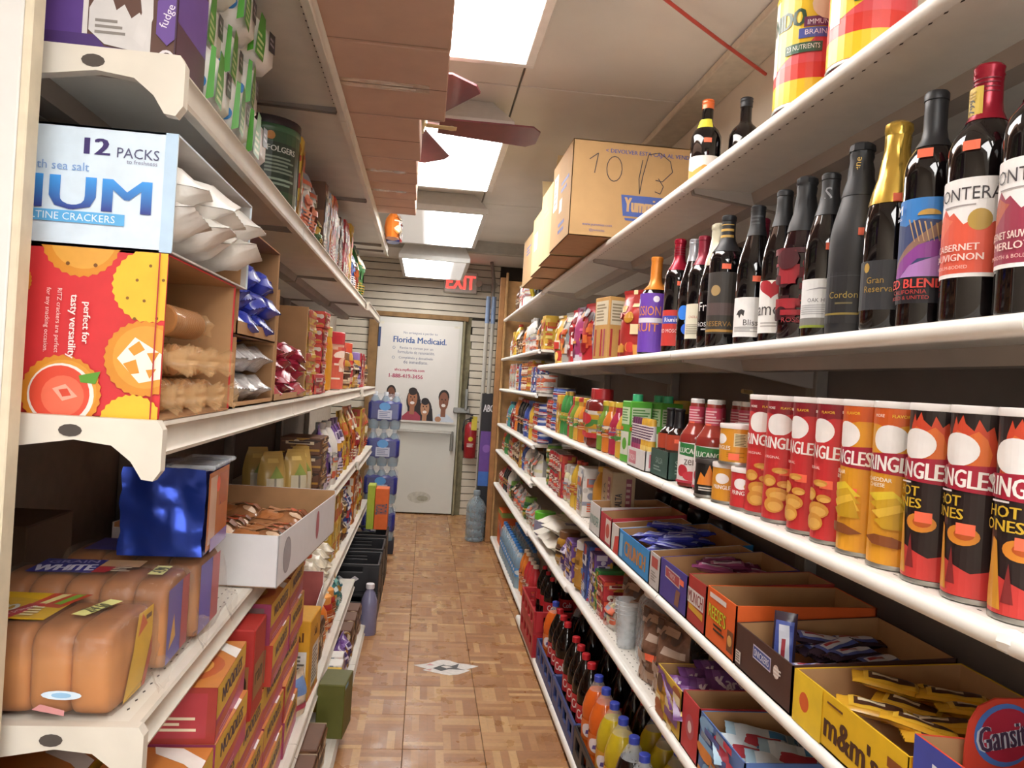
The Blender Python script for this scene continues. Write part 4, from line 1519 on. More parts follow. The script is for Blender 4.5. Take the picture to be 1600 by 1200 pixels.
def gen(kind, pal, w, h, d=None, v=0):
    key = (kind, pal, w, h, d, v)
    if key in GEN:
        return GEN[key]
    p = PALS[pal]
    sd = hash_(key)
    d = d or w

    def art2(a, f='F'):
        if f in 'FRL':
            a.busy(p, sd, 13)
            a.fine(.2, .1, .8, .3, 4, p[3])
            a.rect(.15, .62, .85, .8, p[3])
            a.fine(.22, .65, .78, .78, 1, p[2], .8)
    lab = lambda a: (a.rect(0, 0, 1, 1, p[0]), art2(a))
    mk = {
        'box': lambda: carton('grocery_carton', '', 'carton', w, d, h, p[0], art2),
        'tin': lambda: tin('food_tin', '', 'tin', w/2, h, lab),
        'jar': lambda: jar('food_jar', '', 'jar', w/2, h, P(p[4], .15), P(p[1], .35), lab),
        'bottle': lambda: softbottle('plastic_bottle', '', 'bottle', w/2, h, P(p[0], .2), P(p[3], .35), lab, None, .8, None, w*.2, P(p[0], .2)),
        'bag': lambda: bag('food_packet', '', 'packet', w, h, d, p[0], lambda a: art2(a), None, .85, None, 8, 9, sd % 97),
        'jug': lambda: jug('plastic_jug', '', 'jug', w, d, h, P(p[0], .3), P(p[1], .35), lambda a: lab(a)),
    }[kind]
    GEN[key] = Stock(mk)
    return GEN[key]


def hash_(t):
    q = 7
    for ch in repr(t):
        q = (q*31+ord(ch)) % 100003
    return q


NOUN = {'box': 'carton', 'tin': 'tin', 'jar': 'jar', 'bottle': 'plastic bottle', 'bag': 'packet', 'jug': 'jug'}


def fill(side, xf, z, items, where, y=None, rows=1, jit=.01):
    """items: (kind, palette, w along the aisle, h, depth, n, stack, variant); y runs away from the camera"""
    for it in items:
        kind, pal, w, h, d, n, stk = it[:7]
        v = it[7] if len(it) > 7 else 0
        S = gen(kind, pal, w, h, d, v)
        dd = d or w
        for i in range(n):
            for r in range(rows):
                for k in range(stk):
                    x = xf+side*(dd/2+.012+r*(dd+.012))
                    S.put((x+side*rnd.uniform(0, jit), y+w/2, z+k*(h+.001)), (RS(rnd.uniform(-.04, .06) if kind == 'box' else rnd.uniform(-.12, .2)) if side > 0 else LS(rnd.uniform(-.06, .04) if kind == 'box' else rnd.uniform(-.2, .12))),
                          '%s %s%s on the %s' % (pal, NOUN[kind], ' in the second row' if r else '', where), '%s on the %s' % (NOUN[kind]+'s', where))
            y += w*1.10+(.004 if kind != 'box' else .10*min(dd, .2)*.5)
    return y


# remaining far half of the chip shelf
fill(1, .66, ZC, [('bottle', 'green', .06, .21, None, 2, 1), ('box', 'yellow', .07, .19, .06, 1, 1), ('tin', 'blue', .09, .075, None, 2, 3), ('tin', 'red', .08, .08, None, 2, 2)], 'far end of the sauce shelf', 3.74)

# ------------------------------------------------------------------ candy shelf: open display trays
ZD = RZ['candy']


def cb(name, label, y0, y1, hF, depth, col, art, hB=None, inn=None, x0=.650, hside=None, hs=None):
    """tray on the candy shelf; its printed front faces the aisle"""
    W = y1-y0
    o = open_box(name, label, 'tray', W, depth, hB or hF, col, inn or CARD, 'FBLR', hs or {'F': hF, 'B': hB or hF, 'L': (hF, hB or hF), 'R': (hF, hB or hF)}, False, art, 'open candy trays')
    # local +x runs towards the camera, local -y faces the aisle
    o.location, o.rotation_euler = (x0+depth/2, (y0+y1)/2, ZD), (0, 0, RS())
    return o


def scatter(stock, n, y0, y1, x0, x1, z, lab, group, rz0=0., dz=.011, tilt=.15):
    for i in range(n):
        t = (i+.5)/n
        stock.put((rnd.uniform(x0, x1), y0+(y1-y0)*t, z+(i % 3)*dz), None or rz0, lab, group, rot=(rnd.uniform(-tilt, tilt), rnd.uniform(-tilt, tilt), rz0+rnd.uniform(-.35, .35)))


def t_art(fnF, fnS=None):
    def f(a, k):
        if k == 'F':
            fnF(a)
        elif k in 'LR' and fnS:
            fnS(a)
    return f


# brown tray, then yellow, then blue/red nearest
cb('candy_tray', 'brown candy tray with blue name plate and wrapped bars, beside the yellow tray', 1.275, 1.515, .085, .30, '#4b2e26',
   t_art(lambda a: (a.poly([(.34, .52), (.66, .5), (.66, .8), (.34, .82)], '#c9c4d8'), a.poly([(.35, .55), (.65, .53), (.65, .77), (.35, .79)], '#3d4f9a'), a.text('SNICKERS', .5, .66, .15, '#dfe3ee', .03, -.02, .26), a.ell(.76, .62, .05, None, '#d8c2b8'), a.fine(.72, .5, .84, .72, 3, '#e6ddd8'), a.rect(.02, .12, .12, .4, '#cfc7c0'), a.fine(.03, .15, .11, .38, 4, '#6a5a52'))), .105)
cb('candy_tray', 'bright yellow candy tray with brown lettering and candy dots', .95, 1.265, .085, .30, '#e6b516',
   t_art(lambda a: (a.text("m&m's", .56, .45, .5, '#4d2d1f', .05, -.02, .46), a.ell(.14, .5, .05, None, '#e0662a', 16), a.rect(.0, .0, .3, 1, M('#eec526', .5)), a.ell(.12, .5, .05, None, '#dc5f28', 16), a.fine(.35, .82, .5, .9, 1, '#6b3d1f'), a.rect(.86, .62, .99, .78, '#8a4a1f')),
         lambda a: a.rect(0, 0, 1, 1, '#e6b516')), .10)
gans = cb('candy_tray', 'blue and red tray with a tall red oval-logo back, nearest the camera', .64, .942, .12, .27, '#e0482c',
   t_art(lambda a: (a.poly([(.0, 1), (1, 1), (1, .75), (.6, .3), (.15, .3), (0, .6)], '#3d4aa8'), a.text('Barritas', .36, .66, .27, '#dcdfe8', .03, -.05, .62), a.poly([(.05, .38), (.65, .44), (.7, .36), (.2, .32)], '#e6e6ea'))), .10)
# tall printed header card standing at its camera-far side
hd = MB()
pts = [(-.058, .0), (.075, .0), (.075, .172), (-.02, .17), (-.042, .16), (-.054, .14), (-.058, .11)]
hd.prism(pts, 1, -.0015, .0015, P('#d8402c', .45))
hc = hd.obj('header_card', gans, 20)
a = Art(.4).flat((-.058, -.0015, 0), (.133, 0, 0), (0, 0, .172))
a.ell(.40, .72, .32, .235, '#4a74c0', 28).ell(.42, .72, .28, .20, '#b8263f', 28)
a.text('Gansito', .42, .72, .19, '#cfd0dc', .07, .18, .60).text('Gansito', .42, .72, .19, '#4b3550', .02, .18, .585)
a.obj('panel_print', hc)
hc.location, hc.rotation_euler = (-.135, -.02, .003), (0, 0, R90)
cb('candy_tray', 'orange candy tray with yellow-green lettering, between brown and red trays', 1.523, 1.685, .115, .30, '#e8601e',
   t_art(lambda a: (a.text("REESE'S", .40, .58, .26, '#3b2415', .06, -.03, .6), a.text("REESE'S", .40, .58, .26, '#d8d22a', .03, -.03, .59), a.rect(.12, .84, .7, .93, '#e3d6d0'), a.fine(.3, .25, .7, .42, 2, '#3b2415'), a.rect(.78, .12, .97, .5, '#7a4526'), a.ell(.87, .32, .07, None, '#d8a35a')),
         lambda a: (a.fine(.3, .3, .8, .45, 2, '#5a2a1a'), a.ell(.15, .5, .04, None, '#8a3a1a'))), .12)
cb('candy_tray', 'red and white candy tray between the purple and orange trays', 1.692, 1.81, .11, .30, '#b3302a',
   t_art(lambda a: (a.rect(0, .42, .9, .74, '#dcd6d4'), a.text('MUNCH', .45, .58, .24, '#8f2a26', .03, 0, .8), a.poly([(.1, .3), (.9, .24), (.9, .38), (.1, .42)], '#d8a22c'))), .125)
cb('candy_tray', 'purple candy tray with a red label and orange sticker', 1.818, 2.03, .10, .28, '#473a94',
   t_art(lambda a: (a.poly([(.2, .6), (.75, .55), (.75, .85), (.2, .88)], '#c9bfc2'), a.poly([(.22, .63), (.73, .58), (.73, .82), (.22, .85)], '#b04048'), a.text('TWIX', .46, .72, .14, '#e8d5d5', .02), a.rect(.76, .68, .9, .82, STK), a.poly([(.6, .1), (.75, .1), (.8, .5), (.65, .5)], '#8a5a48'))), .125)
cb('candy_tray', 'narrow pale grey candy box beside the purple tray', 2.036, 2.13, .095, .26, '#cbc4c0', t_art(lambda a: (a.rect(.2, .6, .8, .9, '#c2504a'), a.fine(.2, .2, .8, .5, 4, '#8a827c'))), .12)
cb('candy_tray', 'bright blue candy tray with gold letters, holding silver-blue packets', 2.135, 2.475, .09, .30, '#2f8fd6',
   t_art(lambda a: (a.text('CRUNCH', .55, .5, .5, '#d08a34', .06, 0, .68), a.rect(.04, .1, .14, .9, '#7fc2ee'))), .12)
cb('candy_tray', 'small white box with red corner beside the blue tray', 2.482, 2.58, .09, .24, '#dcd6d2', t_art(lambda a: a.poly([(.3, 0), (1, 0), (1, .7), (.5, .6)], '#d8403a')), .115)
cb('candy_tray', 'red and cream candy tray, farthest of the open trays', 2.588, 2.75, .10, .26, '#c2323c', t_art(lambda a: (a.rect(.5, .1, .95, .9, '#e0d2c8'), a.ell(.7, .5, .16, .25, '#cf4a3a'))), .125)
cb('candy_tray', 'white tray with green lettering, farthest of the white trays', 2.758, 2.93, .11, .26, '#dcd9d6', t_art(lambda a: (a.text('KINDER', .5, .45, .3, '#3f8a7a', .02, 0, .8))), .125)

wr_ = [Stock(lambda c=c, p=p, s=s: pillow('wrapped_bar', '', 'candy bar', .115, .042, .02, c, lambda a: (a.rect(.14, .1, .86, .9, p[0]), a.poly([(.2, .2), (.8, .3), (.8, .75), (.2, .65)], p[1]), a.fine(.25, .35, .75, .6, 1, p[2], .7)), None, s))
       for s, (c, p) in enumerate([('#3a2a3a', ('#4a5aa8', '#d6d9e6', '#a8323f')), ('#3a3fae', ('#9fa6d8', '#5a62c8', '#e8e8f2')), ('#dca326', ('#dfae2c', '#4a2a1c', '#d9c7a8')), ('#5a2a22', ('#7a3a2c', '#3a1a18', '#b8683a')), ('#8a3a6a', ('#a8507f', '#e2cfe0', '#6a2a52'))])]
scatter(wr_[0], 14, 1.30, 1.49, .71, .9, ZD+.04, 'blue and white bar in the brown tray', 'bars in the brown tray', 0)
wr_[0].put((.71, 1.43, ZD+.075), 0, 'upright blue and white wrapped bar sticking out of the brown tray', None, rot=(0, -1.45, 1.0))
scatter(wr_[1], 16, 2.17, 2.44, .70, .86, ZD+.065, 'shiny blue packet in the bright blue tray', 'packets in the blue tray', -.5, .02)
scatter(wr_[2], 13, .99, 1.23, .71, .88, ZD+.05, 'yellow candy bag in the yellow tray', 'bags in the yellow tray', -.6, .012)
scatter(wr_[3], 6, 1.71, 1.79, .78, .9, ZD+.05, 'brown wrapped bar in the red and white tray', 'bars in the red and white tray', 0)
scatter(wr_[3], 7, 1.55, 1.66, .84, .9, ZD+.03, 'brown wrapped bar deep in the orange tray', 'bars in the orange tray', 0)
scatter(wr_[4], 9, 1.85, 2.0, .74, .86, ZD+.07, 'mauve wrapped bar in the purple tray', 'bars in the purple tray', -.3)
scatter(wr_[0], 6, .68, .9, .80, .86, ZD+.02, 'wrapped snack bar in the tray nearest the camera', 'bars in the nearest tray', 0)
# dark cartons and bottle behind the trays, far items
fill(1, .66, ZD, [('box', 'white', .12, .2, .1, 1, 1), ('bottle', 'yellow', .075, .21, None, 2, 1), ('jar', 'white', .09, .17, None, 2, 1), ('box', 'red', .08, .2, .07, 1, 1), ('tin', 'red', .075, .1, None, 4, 2), ('tin', 'green', .075, .11, None, 1, 2)], 'far end of the candy shelf', 3.2)
bs = Stock(lambda: carton('snack_carton', '', 'carton', .17, .09, .22, '#c9b08a', lambda a, f: (a.text('MALTA', .3, .5, .12, '#4a4a52', .02, PI/2, .7), a.rect(.6, .1, .85, .9, '#a85a6a'), a.fine(.62, .15, .82, .85, 7, '#d8b9b0')) if f in 'FR' else None))
bs.put((.77, 3.0, ZD), RS(), 'tall cream carton with pink side panel behind the red tray')
hj = jug('honey_jug', 'golden honey jug with handle beside the tall cream carton', 'jug', .1, .08, .22, M('#c98a2c', .12), P('#d9a83c', .3))
hj.location, hj.rotation_euler = (.74, 3.13, ZD), (0, 0, RS())
for i in range(4):
    o = jar('dark_jar', 'dark red-topped jar in the shade behind the candy trays', 'jar', .04, .17, P('#2a1a16', .3), P('#5a1f1c', .4), None, 'dark jars behind the trays')
    o.location = (.99, 2.5+i*.2, ZD)

# ------------------------------------------------------------------ low shelf: cardboard trays, jars, bags
ZL = RZ['low']


def lowtray(label, y0, y1, hF, depth, col, art, x0=.655, hB=None):
    o = open_box('snack_tray', label, 'tray', y1-y0, depth, hB or hF, col, CARD, 'FBLR', {'F': hF, 'B': hB or hF, 'L': (hF, hB or hF), 'R': (hF, hB or hF)}, False, art, 'snack trays on the low shelf')
    o.location, o.rotation_euler = (x0+depth/2, (y0+y1)/2, ZL), (0, 0, RS())
    return o


lowtray('yellow and purple snack tray holding purple packets', 1.82, 2.015, .12, .30, '#dcb43c', t_art(lambda a: (a.busy(['#7a4a8a', '#d8a02c', '#a85a2a', '#e8d8a8', '#cf6a3a'], 31, 12), a.ell(.2, .7, .12, .2, '#5a3a2a'))))
lowtray('red rounded snack tray with a blue badge, beside the yellow one', 1.70, 1.812, .13, .30, '#c8363a', t_art(lambda a: (a.ell(.5, .5, .25, None, '#b84a5a'), a.ell(.5, .5, .12, None, '#e2c9c9'))))
lowtray('blue and red cartoon-coloured snack tray with light packets', 1.45, 1.692, .13, .32, '#5a7ab8', t_art(lambda a: a.busy(['#7fb0dc', '#e0883a', '#8a94a8', '#d2304a', '#4a5aa0'], 44, 14)))
lowtray('plain brown snack tray nearest on the low shelf', 1.10, 1.442, .11, .32, CARD, None)
lowtray('plain brown tray with yellow edge, second nearest on the low shelf', .76, 1.09, .12, .32, CARD, t_art(lambda a: a.rect(0, .7, 1, 1, '#d8b03c')))
kar = Stock(lambda: pillow('nut_packet', '', 'packet', .17, .11, .035, '#6a3a7c', lambda a: (a.rect(.1, .08, .9, .92, '#7a468c'), a.text('KarsKars', .5, .5, .36, '#d6cbd8', .03, 0, .75), a.poly([(.1, .08), (.9, .08), (.9, .16), (.1, .2)], '#d8a83a')), None, 4))
for i in range(6):
    kar.put((.73+.05*(i % 3), 1.845+i*.027, ZL+.06+.012*(i % 3)), 0, 'purple nut packet lying in the yellow tray', 'purple nut packets', rot=(.5, .1, -.25+.08*i))
blp = Stock(lambda: pillow('light_packet', '', 'packet', .15, .09, .03, '#9fc2d8', lambda a: (a.rect(.12, .1, .88, .9, '#cfdbe4'), a.poly([(.2, .2), (.7, .25), (.75, .6), (.25, .55)], '#b83a48'), a.rect(.6, .6, .85, .85, '#4a90c8')), None, 6))
for i in range(7):
    blp.put((.72+.04*(i % 4), 1.48+i*.027, ZL+.06+.01*(i % 3)), 0, 'light blue and red packet in the blue snack tray', 'light packets', rot=(.4, .15, -.2))
for i in range(5):
    wr_[2].put((.78+.03*i, 1.1+i*.05, ZL+.02), 0, 'yellow wrapped packet in the plain brown tray', 'yellow packets')
# large clear jar with white lid full of wrapped rolls
cj = jar('clear_jar', 'large clear plastic jar with white lid, brown goods inside', 'jar', .105, .245, CLEAR2, M('#d9cfc9', .4), None, None, .8, .16)
cj.location = (.80, 2.36, ZL)
for i in range(9):
    aa = i*2.4
    o = bag('wrapped_roll', 'brown wrapped roll inside the large clear jar', 'packet', .05, .12, .04, '#6d4c3d', lambda a: (a.rect(.2, .2, .8, .4, '#8a6a58')), 'rolls in the clear jar', .6, None, 5, 6, i, .05, False) if i == 0 else copy_tree(o)
    o['category'] = 'packet'
    o.location, o.rotation_euler = (.80+.05*math.cos(aa)*(i > 0), 2.36+.05*math.sin(aa)*(i > 0), ZL+.012+.055*(i % 2)), (.1*math.sin(i), .1, aa)
cb2 = Stock(lambda: bag('clear_bag', '', 'bag', .15, .2, .07, '#8a6650', lambda a: (a.busy(['#7a5a48', '#a8846a', '#5a4238', '#b8a090'], 8, 10), a.rect(.55, .35, .75, .45, STK)), None, .8, M('#7d5a48', .18, 0, .25, 40, .3), 10, 12, 3, .12))
for i, (x, y) in enumerate(((.71, 2.20), (.72, 2.09), (.74, 2.56))):
    cb2.put((x, y, ZL), RS(.3), ['glossy clear bag of brown pieces leaning by the big jar', 'glossy clear bag of brown pieces nearest the yellow tray', 'glossy clear bag of brown pieces beyond the big jar'][i])
cup = Stock(lambda: tag(MB().lathe([(.03, 0), (.042, .11), (.044, .112), (.042, .114), (.040, .11), (.0285, .003), (0, .003)], CLEAR2, 20).obj('plastic_cup', None, 40), '', 'cup'))
for k in range(4):
    cup.put((.70, 2.50, ZL+.013*k), 0, 'clear plastic cup in the upside stack beside the big jar', 'stacked clear cups')
fill(1, .665, ZL, [('bag', 'white', .12, .09, .08, 1, 1), ('box', 'red', .09, .07, .12, 1, 2), ('box', 'green', .1, .075, .12, 1, 2)], 'low shelf beside the clear jar', 2.64)
fill(1, .665, ZL, [('box', 'purple', .08, .2, .07, 1, 1), ('box', 'blue', .12, .21, .08, 1, 1)], 'low shelf by the pasta boxes', 2.93)
gj = Stock(lambda: jar('food_jar', '', 'jar', .075, .2, M('#a8752c', .15, 0, .15, 30), P('#dcd9d8', .35), lambda a: (a.rect(0, 0, 1, 1, '#b88434'), a.busy(['#c99a48', '#8a5a1f', '#dcc08a'], 12, 8)), None, .92, .14, (.1, .7)))
gj.put((.735, 3.19, ZL), RS(), 'big golden jar with white lid at the end of the low shelf')
cb3 = gen('bag', 'yellow', .12, .22, .07)
cb3.put((.86, 3.15, ZL), RS(.2), 'golden packet standing behind the big golden jar')
for i in range(8):
    o = gen('box', 'brown', .14, .16, .12)
    o.put((.955, .85+i*.27, ZL), RS(), 'brown carton in the shade at the back of the low shelf', 'cartons at the back of the low shelf')

# ------------------------------------------------------------------ soda on the base deck
ZB = RZ['base']
crate_b = None


def soda_crate(col):
    o = thing('bottle_crate', '', 'crate')
    m_ = P(col, .45)
    W, D, H_ = .478, .30, .112
    MB().box(-W/2, -D/2, 0, W/2, D/2, .008, m_).obj('base', o, 0)
    for (nm, x0, y0, x1, y1) in (('front_panel', -W/2, -D/2, W/2, -D/2+.01), ('back_panel', -W/2, D/2-.01, W/2, D/2), ('side_panel', -W/2, -D/2+.01, -W/2+.01, D/2-.01), ('side_panel', W/2-.01, -D/2+.01, W/2, D/2-.01)):
        mb = MB().box(x0, y0, .008, x1, y1, .04, m_, .002)
        mb.box(x0, y0, .085, x1, y1, H_, m_, .003)
        lx, ly = x1-x0, y1-y0
        n = 5
        for i in range(n):
            t = i/(n-1)
            if lx > ly:
                c = x0+.02+(lx-.04)*t
                mb.box(c-.02, y0, .035, c+.02, y1, .09, m_, .002)
            else:
                c = y0+.02+(ly-.04)*t
                mb.box(x0, c-.02, .035, x1, c+.02, .09, m_, .002)
        mb.obj(nm, o, 0)
    return o


crb, crr, crk = Stock(lambda: soda_crate('#33457f')), Stock(lambda: soda_crate('#b8242c')), Stock(lambda: soda_crate('#1c1a1c'))
YC = [(1.60, crk, 'black bottle crate nearest the camera on the base deck'), (2.085, crk, 'second black bottle crate, under the dark sodas'), (2.575, crk, 'third black bottle crate, under the orange and yellow soda'), (3.06, crb, 'nearer blue bottle crate, under the cola'), (3.543, crb, 'blue bottle crate nearest the red crate'),
      (4.06, crr, 'bright red bottle crate standing on its long side')]
for (y, s, lb_) in YC:
    if s is crr:
        s.put((.75, y, ZB), RS(), lb_, None)
        s.put((.75, y, ZB+.113), RS(), 'upper red bottle crate stacked on the other red one')
    else:
        s.put((.765, y, ZB), RS(), lb_, 'bottle crates')
cola = Stock(lambda: softbottle('cola_bottle', '', 'bottle', .048, .31, M('#120a08', .06), P('#c8202c', .35), lambda a: (a.rect(0, 0, 1, 1, '#c0262e'), a.text('Cola', .5, .5, .5, '#ece6e4', .03, 0, .2), a.text('Cola', .12, .5, .5, '#ece6e4', .03, 0, .2), a.text('Cola', .86, .5, .5, '#ece6e4', .03, 0, .2)), None, .86, None, .0165, M('#1a0f0c', .06)))
oran = Stock(lambda: softbottle('soda_bottle', '', 'bottle', .053, .31, M('#e0621c', .1), P('#3547b8', .35), lambda a: (a.rect(0, 0, 1, 1, '#e0702c'), a.ell(.5, .5, .1, .35, '#e8e0e6'), a.poly([(.46, .3), (.56, .4), (.54, .6), (.47, .5)], '#5a4aa0')), None, .84, None, .0165, CLEARN))
yell = Stock(lambda: softbottle('soda_bottle', '', 'bottle', .053, .31, M('#c2a81c', .1), P('#3547b8', .35), lambda a: (a.rect(0, 0, 1, 1, '#d89a2c'), a.ell(.5, .5, .1, .35, '#e8e0e6'), a.poly([(.46, .3), (.56, .4), (.54, .6), (.47, .5)], '#5a4aa0')), None, .84, None, .0165, CLEARN))
darks = Stock(lambda: softbottle('soda_bottle', '', 'bottle', .053, .31, M('#1c1210', .06), P('#3547b8', .35), lambda a: (a.rect(0, 0, 1, 1, '#2f3a8a'), a.ell(.5, .5, .12, .3, '#d8d8e4')), None, .8, None, .0165))
def soda(st, y, x, lb_, gr):
    st.put((x, y, ZB+.009), face_cam(x, y, .5), lb_, gr)


for i in range(7):
    y = 2.875+i*.099+(.094 if i > 3 else 0)
    soda(cola, y, .68, 'cola bottle in the front row of the blue crates', 'cola bottles')
    if i % 2 == 0 or i > 5:
        soda(cola, y, .795, 'cola bottle in the second row of the blue crates', 'cola bottles second row')
for i, (st, y) in enumerate(((oran, 2.75), (oran, 2.635), (yell, 2.515), (yell, 2.40), (darks, 2.27), (darks, 2.16))):
    soda(st, y, .68, ['orange soda bottle with blue cap beside the cola', 'second orange soda bottle, beside the yellow soda', 'yellow soda bottle beside the orange soda', 'yellow soda bottle beside the dark sodas', 'dark soda bottle with blue cap, farther one', 'dark soda bottle with blue cap, nearest'][i], 'sodas with blue caps')
for i in range(5):
    soda(yell if i < 3 else cola, 2.2+i*.118, .795, '%s soda bottle in the second row of the black crates' % ('yellow' if i < 3 else 'dark'), 'second row sodas')
soda(oran, 3.68, .68, 'single orange soda bottle beside the red crate', None)
soda(darks, 3.68, .80, 'dark soda bottle behind the single orange one', None)
for i in range(5):
    cola.put((.70+.09*(i % 2), 3.93+i*.062, ZB+.123), 0, 'cola bottle standing in the upper red crate', 'cola in the red crate', sc_=(.8, .8, .8))

# ------------------------------------------------------------------ top of the wine side
ZT = RZ['top']


def nido_art(a):
    a.rect(0, 0, 1, 1, '#d5303c')
    a.rect(0, 0, 1, .2, '#e8c31f')
    a.rect(0, .2, 1, .34, '#d8342a')
    a.rect(.28, .34, .72, 1, '#d9464c')
    a.poly([(.28, .34), (.37, .34), (.52, .5), (.62, .72), (.62, 1), (.28, 1)], '#e8c31f')
    a.rect(.30, .3, .36, 1, '#efe6d8')
    a.text('NIDO', .415, .76, .16, '#2a4a2f', .05, 0, .18)
    a.rect(.5, .66, .66, .75, '#6a2f5a').text('IMMUNITY', .58, .70, .045, '#e8dfe6', .01, 0, .13)
    a.rect(.48, .56, .62, .65, '#4a5aa8').text('BRAIN', .55, .61, .045, '#e8e6f0', .01, 0, .1)
    a.rect(.42, .43, .58, .52, '#2f5a3f').text('23 NUTRIENTS', .5, .48, .045, '#e0e6d8', .01, 0, .14)
    a.ell(.6, .86, .07, None, '#e3c9a8', 16)


nido = Stock(lambda: canister('milk_powder_can', '', 'can', .068, .225, P('#d5303c', .3), M('#e6c53a', .35), nido_art, None, STEEL))
nido.put((.712, 1.475, ZT), face_cam(.72, 1.475, .25), 'yellow and red milk powder can on the top shelf, farther one')
nido.put((.712, 1.265, ZT), face_cam(.72, 1.3, -.1), 'yellow and red milk powder can nearest the camera on the top shelf')
for i, (x, y) in enumerate(((.73, 2.115), (.822, 2.07))):
    o = bottle('wine_bottle', ['black bottle with orange cap and pale label on the top shelf', 'black bottle half hidden behind the orange-capped one'][i], 'bottle', SQUAT, .255, .042, GL, M('#e0662a', .3, .1) if i == 0 else CAPB, l_plain('#dcd6d0', '#d88a2c', [], lambda a: a.poly([(0, 0), (1, 0), (1, .55), (.6, .7), (.3, .5), (0, .65)], '#d9902f')), None, (.03, .36), .9, None, False, (.4, .52) if i == 0 else None)
    o.location, o.rotation_euler = (x, y, ZT), (0, 0, face_cam(x, y, .3))
    if i == 0:
        a = Art(.4).cyl(.0275, .172, .198, -.8, .9, r1=.0185)
        a.base = .002
        a.rect(0, 0, 1, 1, '#d8cf3a')
        a.obj('shoulder_label', o)
# brown shipping cartons overhanging the aisle
KRAFT = M('#c29a66', .8, 0, .05, 14)
KRAFTL = M('#cdb07f', .8, 0, .05, 14)


def ship(label, x0, x1, y0, y1, z0, z1, artF, artL, m_=None, flaps=False, group='kraft cartons on the wine side top'):
    w, d, h = y1-y0, x1-x0, z1-z0
    o = open_box('shipping_carton', label, 'carton', d, w, h, m_ or KRAFT, CARD, 'FBLR', None, not flaps, None, group)
    o.location = ((x0+x1)/2, (y0+y1)/2, z0)
    for ch in list(o.children):
        if ch.name.startswith('front_panel') and artF:
            a = Art(.6).flat((-d/2, -w/2, 0), (d, 0, 0), (0, 0, h))
            artF(a)
            a.obj('panel_print', ch)
        if ch.name.startswith('side_panel') and artL and ch.data.vertices[0].co.x < 0:
            a = Art(.6).flat((-d/2, w/2, 0), (0, -w, 0), (0, 0, h))
            artL(a)
            a.obj('panel_print', ch)
    if flaps:
        for s in (-1, 1):
            f = MB().box(-d/2, -.001, 0, d/2, .001, w*.3, m_ or KRAFT).obj('flap', o, 0)
            f.location, f.rotation_euler = (0, s*w/2, h), (-s*.5, 0, 0)
    return o


PU = '#5a5f9c'


def yum(a):
    a.text('< DEVOLVER ESTA CAJA AL VENDEDOR', .59, .90, .055, PU, .02, 0, .78)
    a.poly([(.36, .46), (.70, .46), (.68, .24), (.38, .24)], '#4a63b0')
    a.text('Yummies', .53, .36, .15, '#cfa878', .04, 0, .28)
    a.poly([(.39, .22), (.68, .22), (.67, .195), (.40, .195)], '#4a63b0')
    ink = '#4a4346'

    def stroke(pts, wd=.006):
        for p, q in zip(pts, pts[1:]):
            dx, dy = q[0]-p[0], q[1]-p[1]
            L_ = math.hypot(dx*a.W, dy*a.H) or 1
            nx, ny = -dy*a.H/L_*.0016/a.W, dx*a.W/L_*.0016/a.H
            a.lay = 3
            a.poly([(p[0]+nx, p[1]+ny), (q[0]+nx, q[1]+ny), (q[0]-nx, q[1]-ny), (p[0]-nx, p[1]-ny)], ink)
    stroke([(.12, .80), (.18, .87), (.16, .66)])
    stroke([(.30+.055*math.cos(t*PI/8), .72+.13*math.sin(t*PI/8)) for t in range(17)])
    stroke([(.50, .84), (.48, .64), (.49, .48), (.505, .66), (.54, .9), (.62, .93), (.70, .85), (.72, .74), (.65, .63), (.60, .64)])
    stroke([(.62, .66), (.66, .58), (.64, .5), (.60, .52)])
    a.text('www.yummies.com', .2, .12, .035, PU, 0, 0, .3)
    a.text('@yummies', .2, .065, .035, PU, 0, 0, .24)


def side_marks(a):
    a.rect(.1, .45, .32, .85, '#e9e4dc').fine(.12, .5, .3, .82, 5, '#9a948c')
    a.fine(.5, .55, .9, .7, 2, PU).fine(.45, .1, .8, .25, 2, PU).rect(.45, .35, .6, .5, '#e3dccf')


ship('kraft carton marked 10 in pen with blue printed badge, nearest', .49, 1.02, 2.88, 3.33, 1.953, 2.31, yum, side_marks)
ship('pale kraft carton with open flap behind the marked one', .50, .95, 3.37, 3.72, 1.953, 2.28, None, lambda a: a.fine(.3, .6, .7, .75, 2, '#9a8f80'), KRAFTL, True)
ship('pale kraft carton third from the camera above the wine', .515, .95, 3.74, 4.12, 1.953, 2.25, None, lambda a: a.rect(.2, .4, .5, .7, '#e6dfd2'), KRAFTL)
ship('farthest kraft carton, tucked at the end of the row', .53, .95, 4.14, 4.62, 1.953, 2.22, None, lambda a: a.fine(.3, .6, .7, .8, 3, PU), KRAFT)
# far top: black drill case, yellow tool, fan housing
tc_ = open_box('black_case', 'black case with yellow handle under the farthest kraft carton', 'case', .26, .2, .1, '#242226', None, 'FBLR', None, True)
tc_.location, tc_.rotation_euler = (.76, 4.95, FZ[0]), (0, 0, RS())
MB().tube([(-.06, -.11, .02), (-.03, -.13, .07), (.04, -.13, .09), (.09, -.11, .05)], .014, P('#dcc22a', .4)).obj('yellow_handle', tc_)
wj = jug('white_jug', 'white plastic jug at the far top beside the wooden post', 'jug', .2, .15, .26, M('#d9d6d2', .4), P('#c23a3a', .4))
wj.location, wj.rotation_euler = (.77, 5.35, FZ[0]), (0, 0, RS())
fill(1, .66, FZ[0], [('bottle', 'white', .09, .27, None, 2, 1), ('bottle', 'red', .07, .3, None, 1, 1), ('bottle', 'white', .08, .25, None, 2, 1), ('bottle', 'brown', .07, .22, None, 2, 1)], 'far top shelf by the wooden post', 5.6)

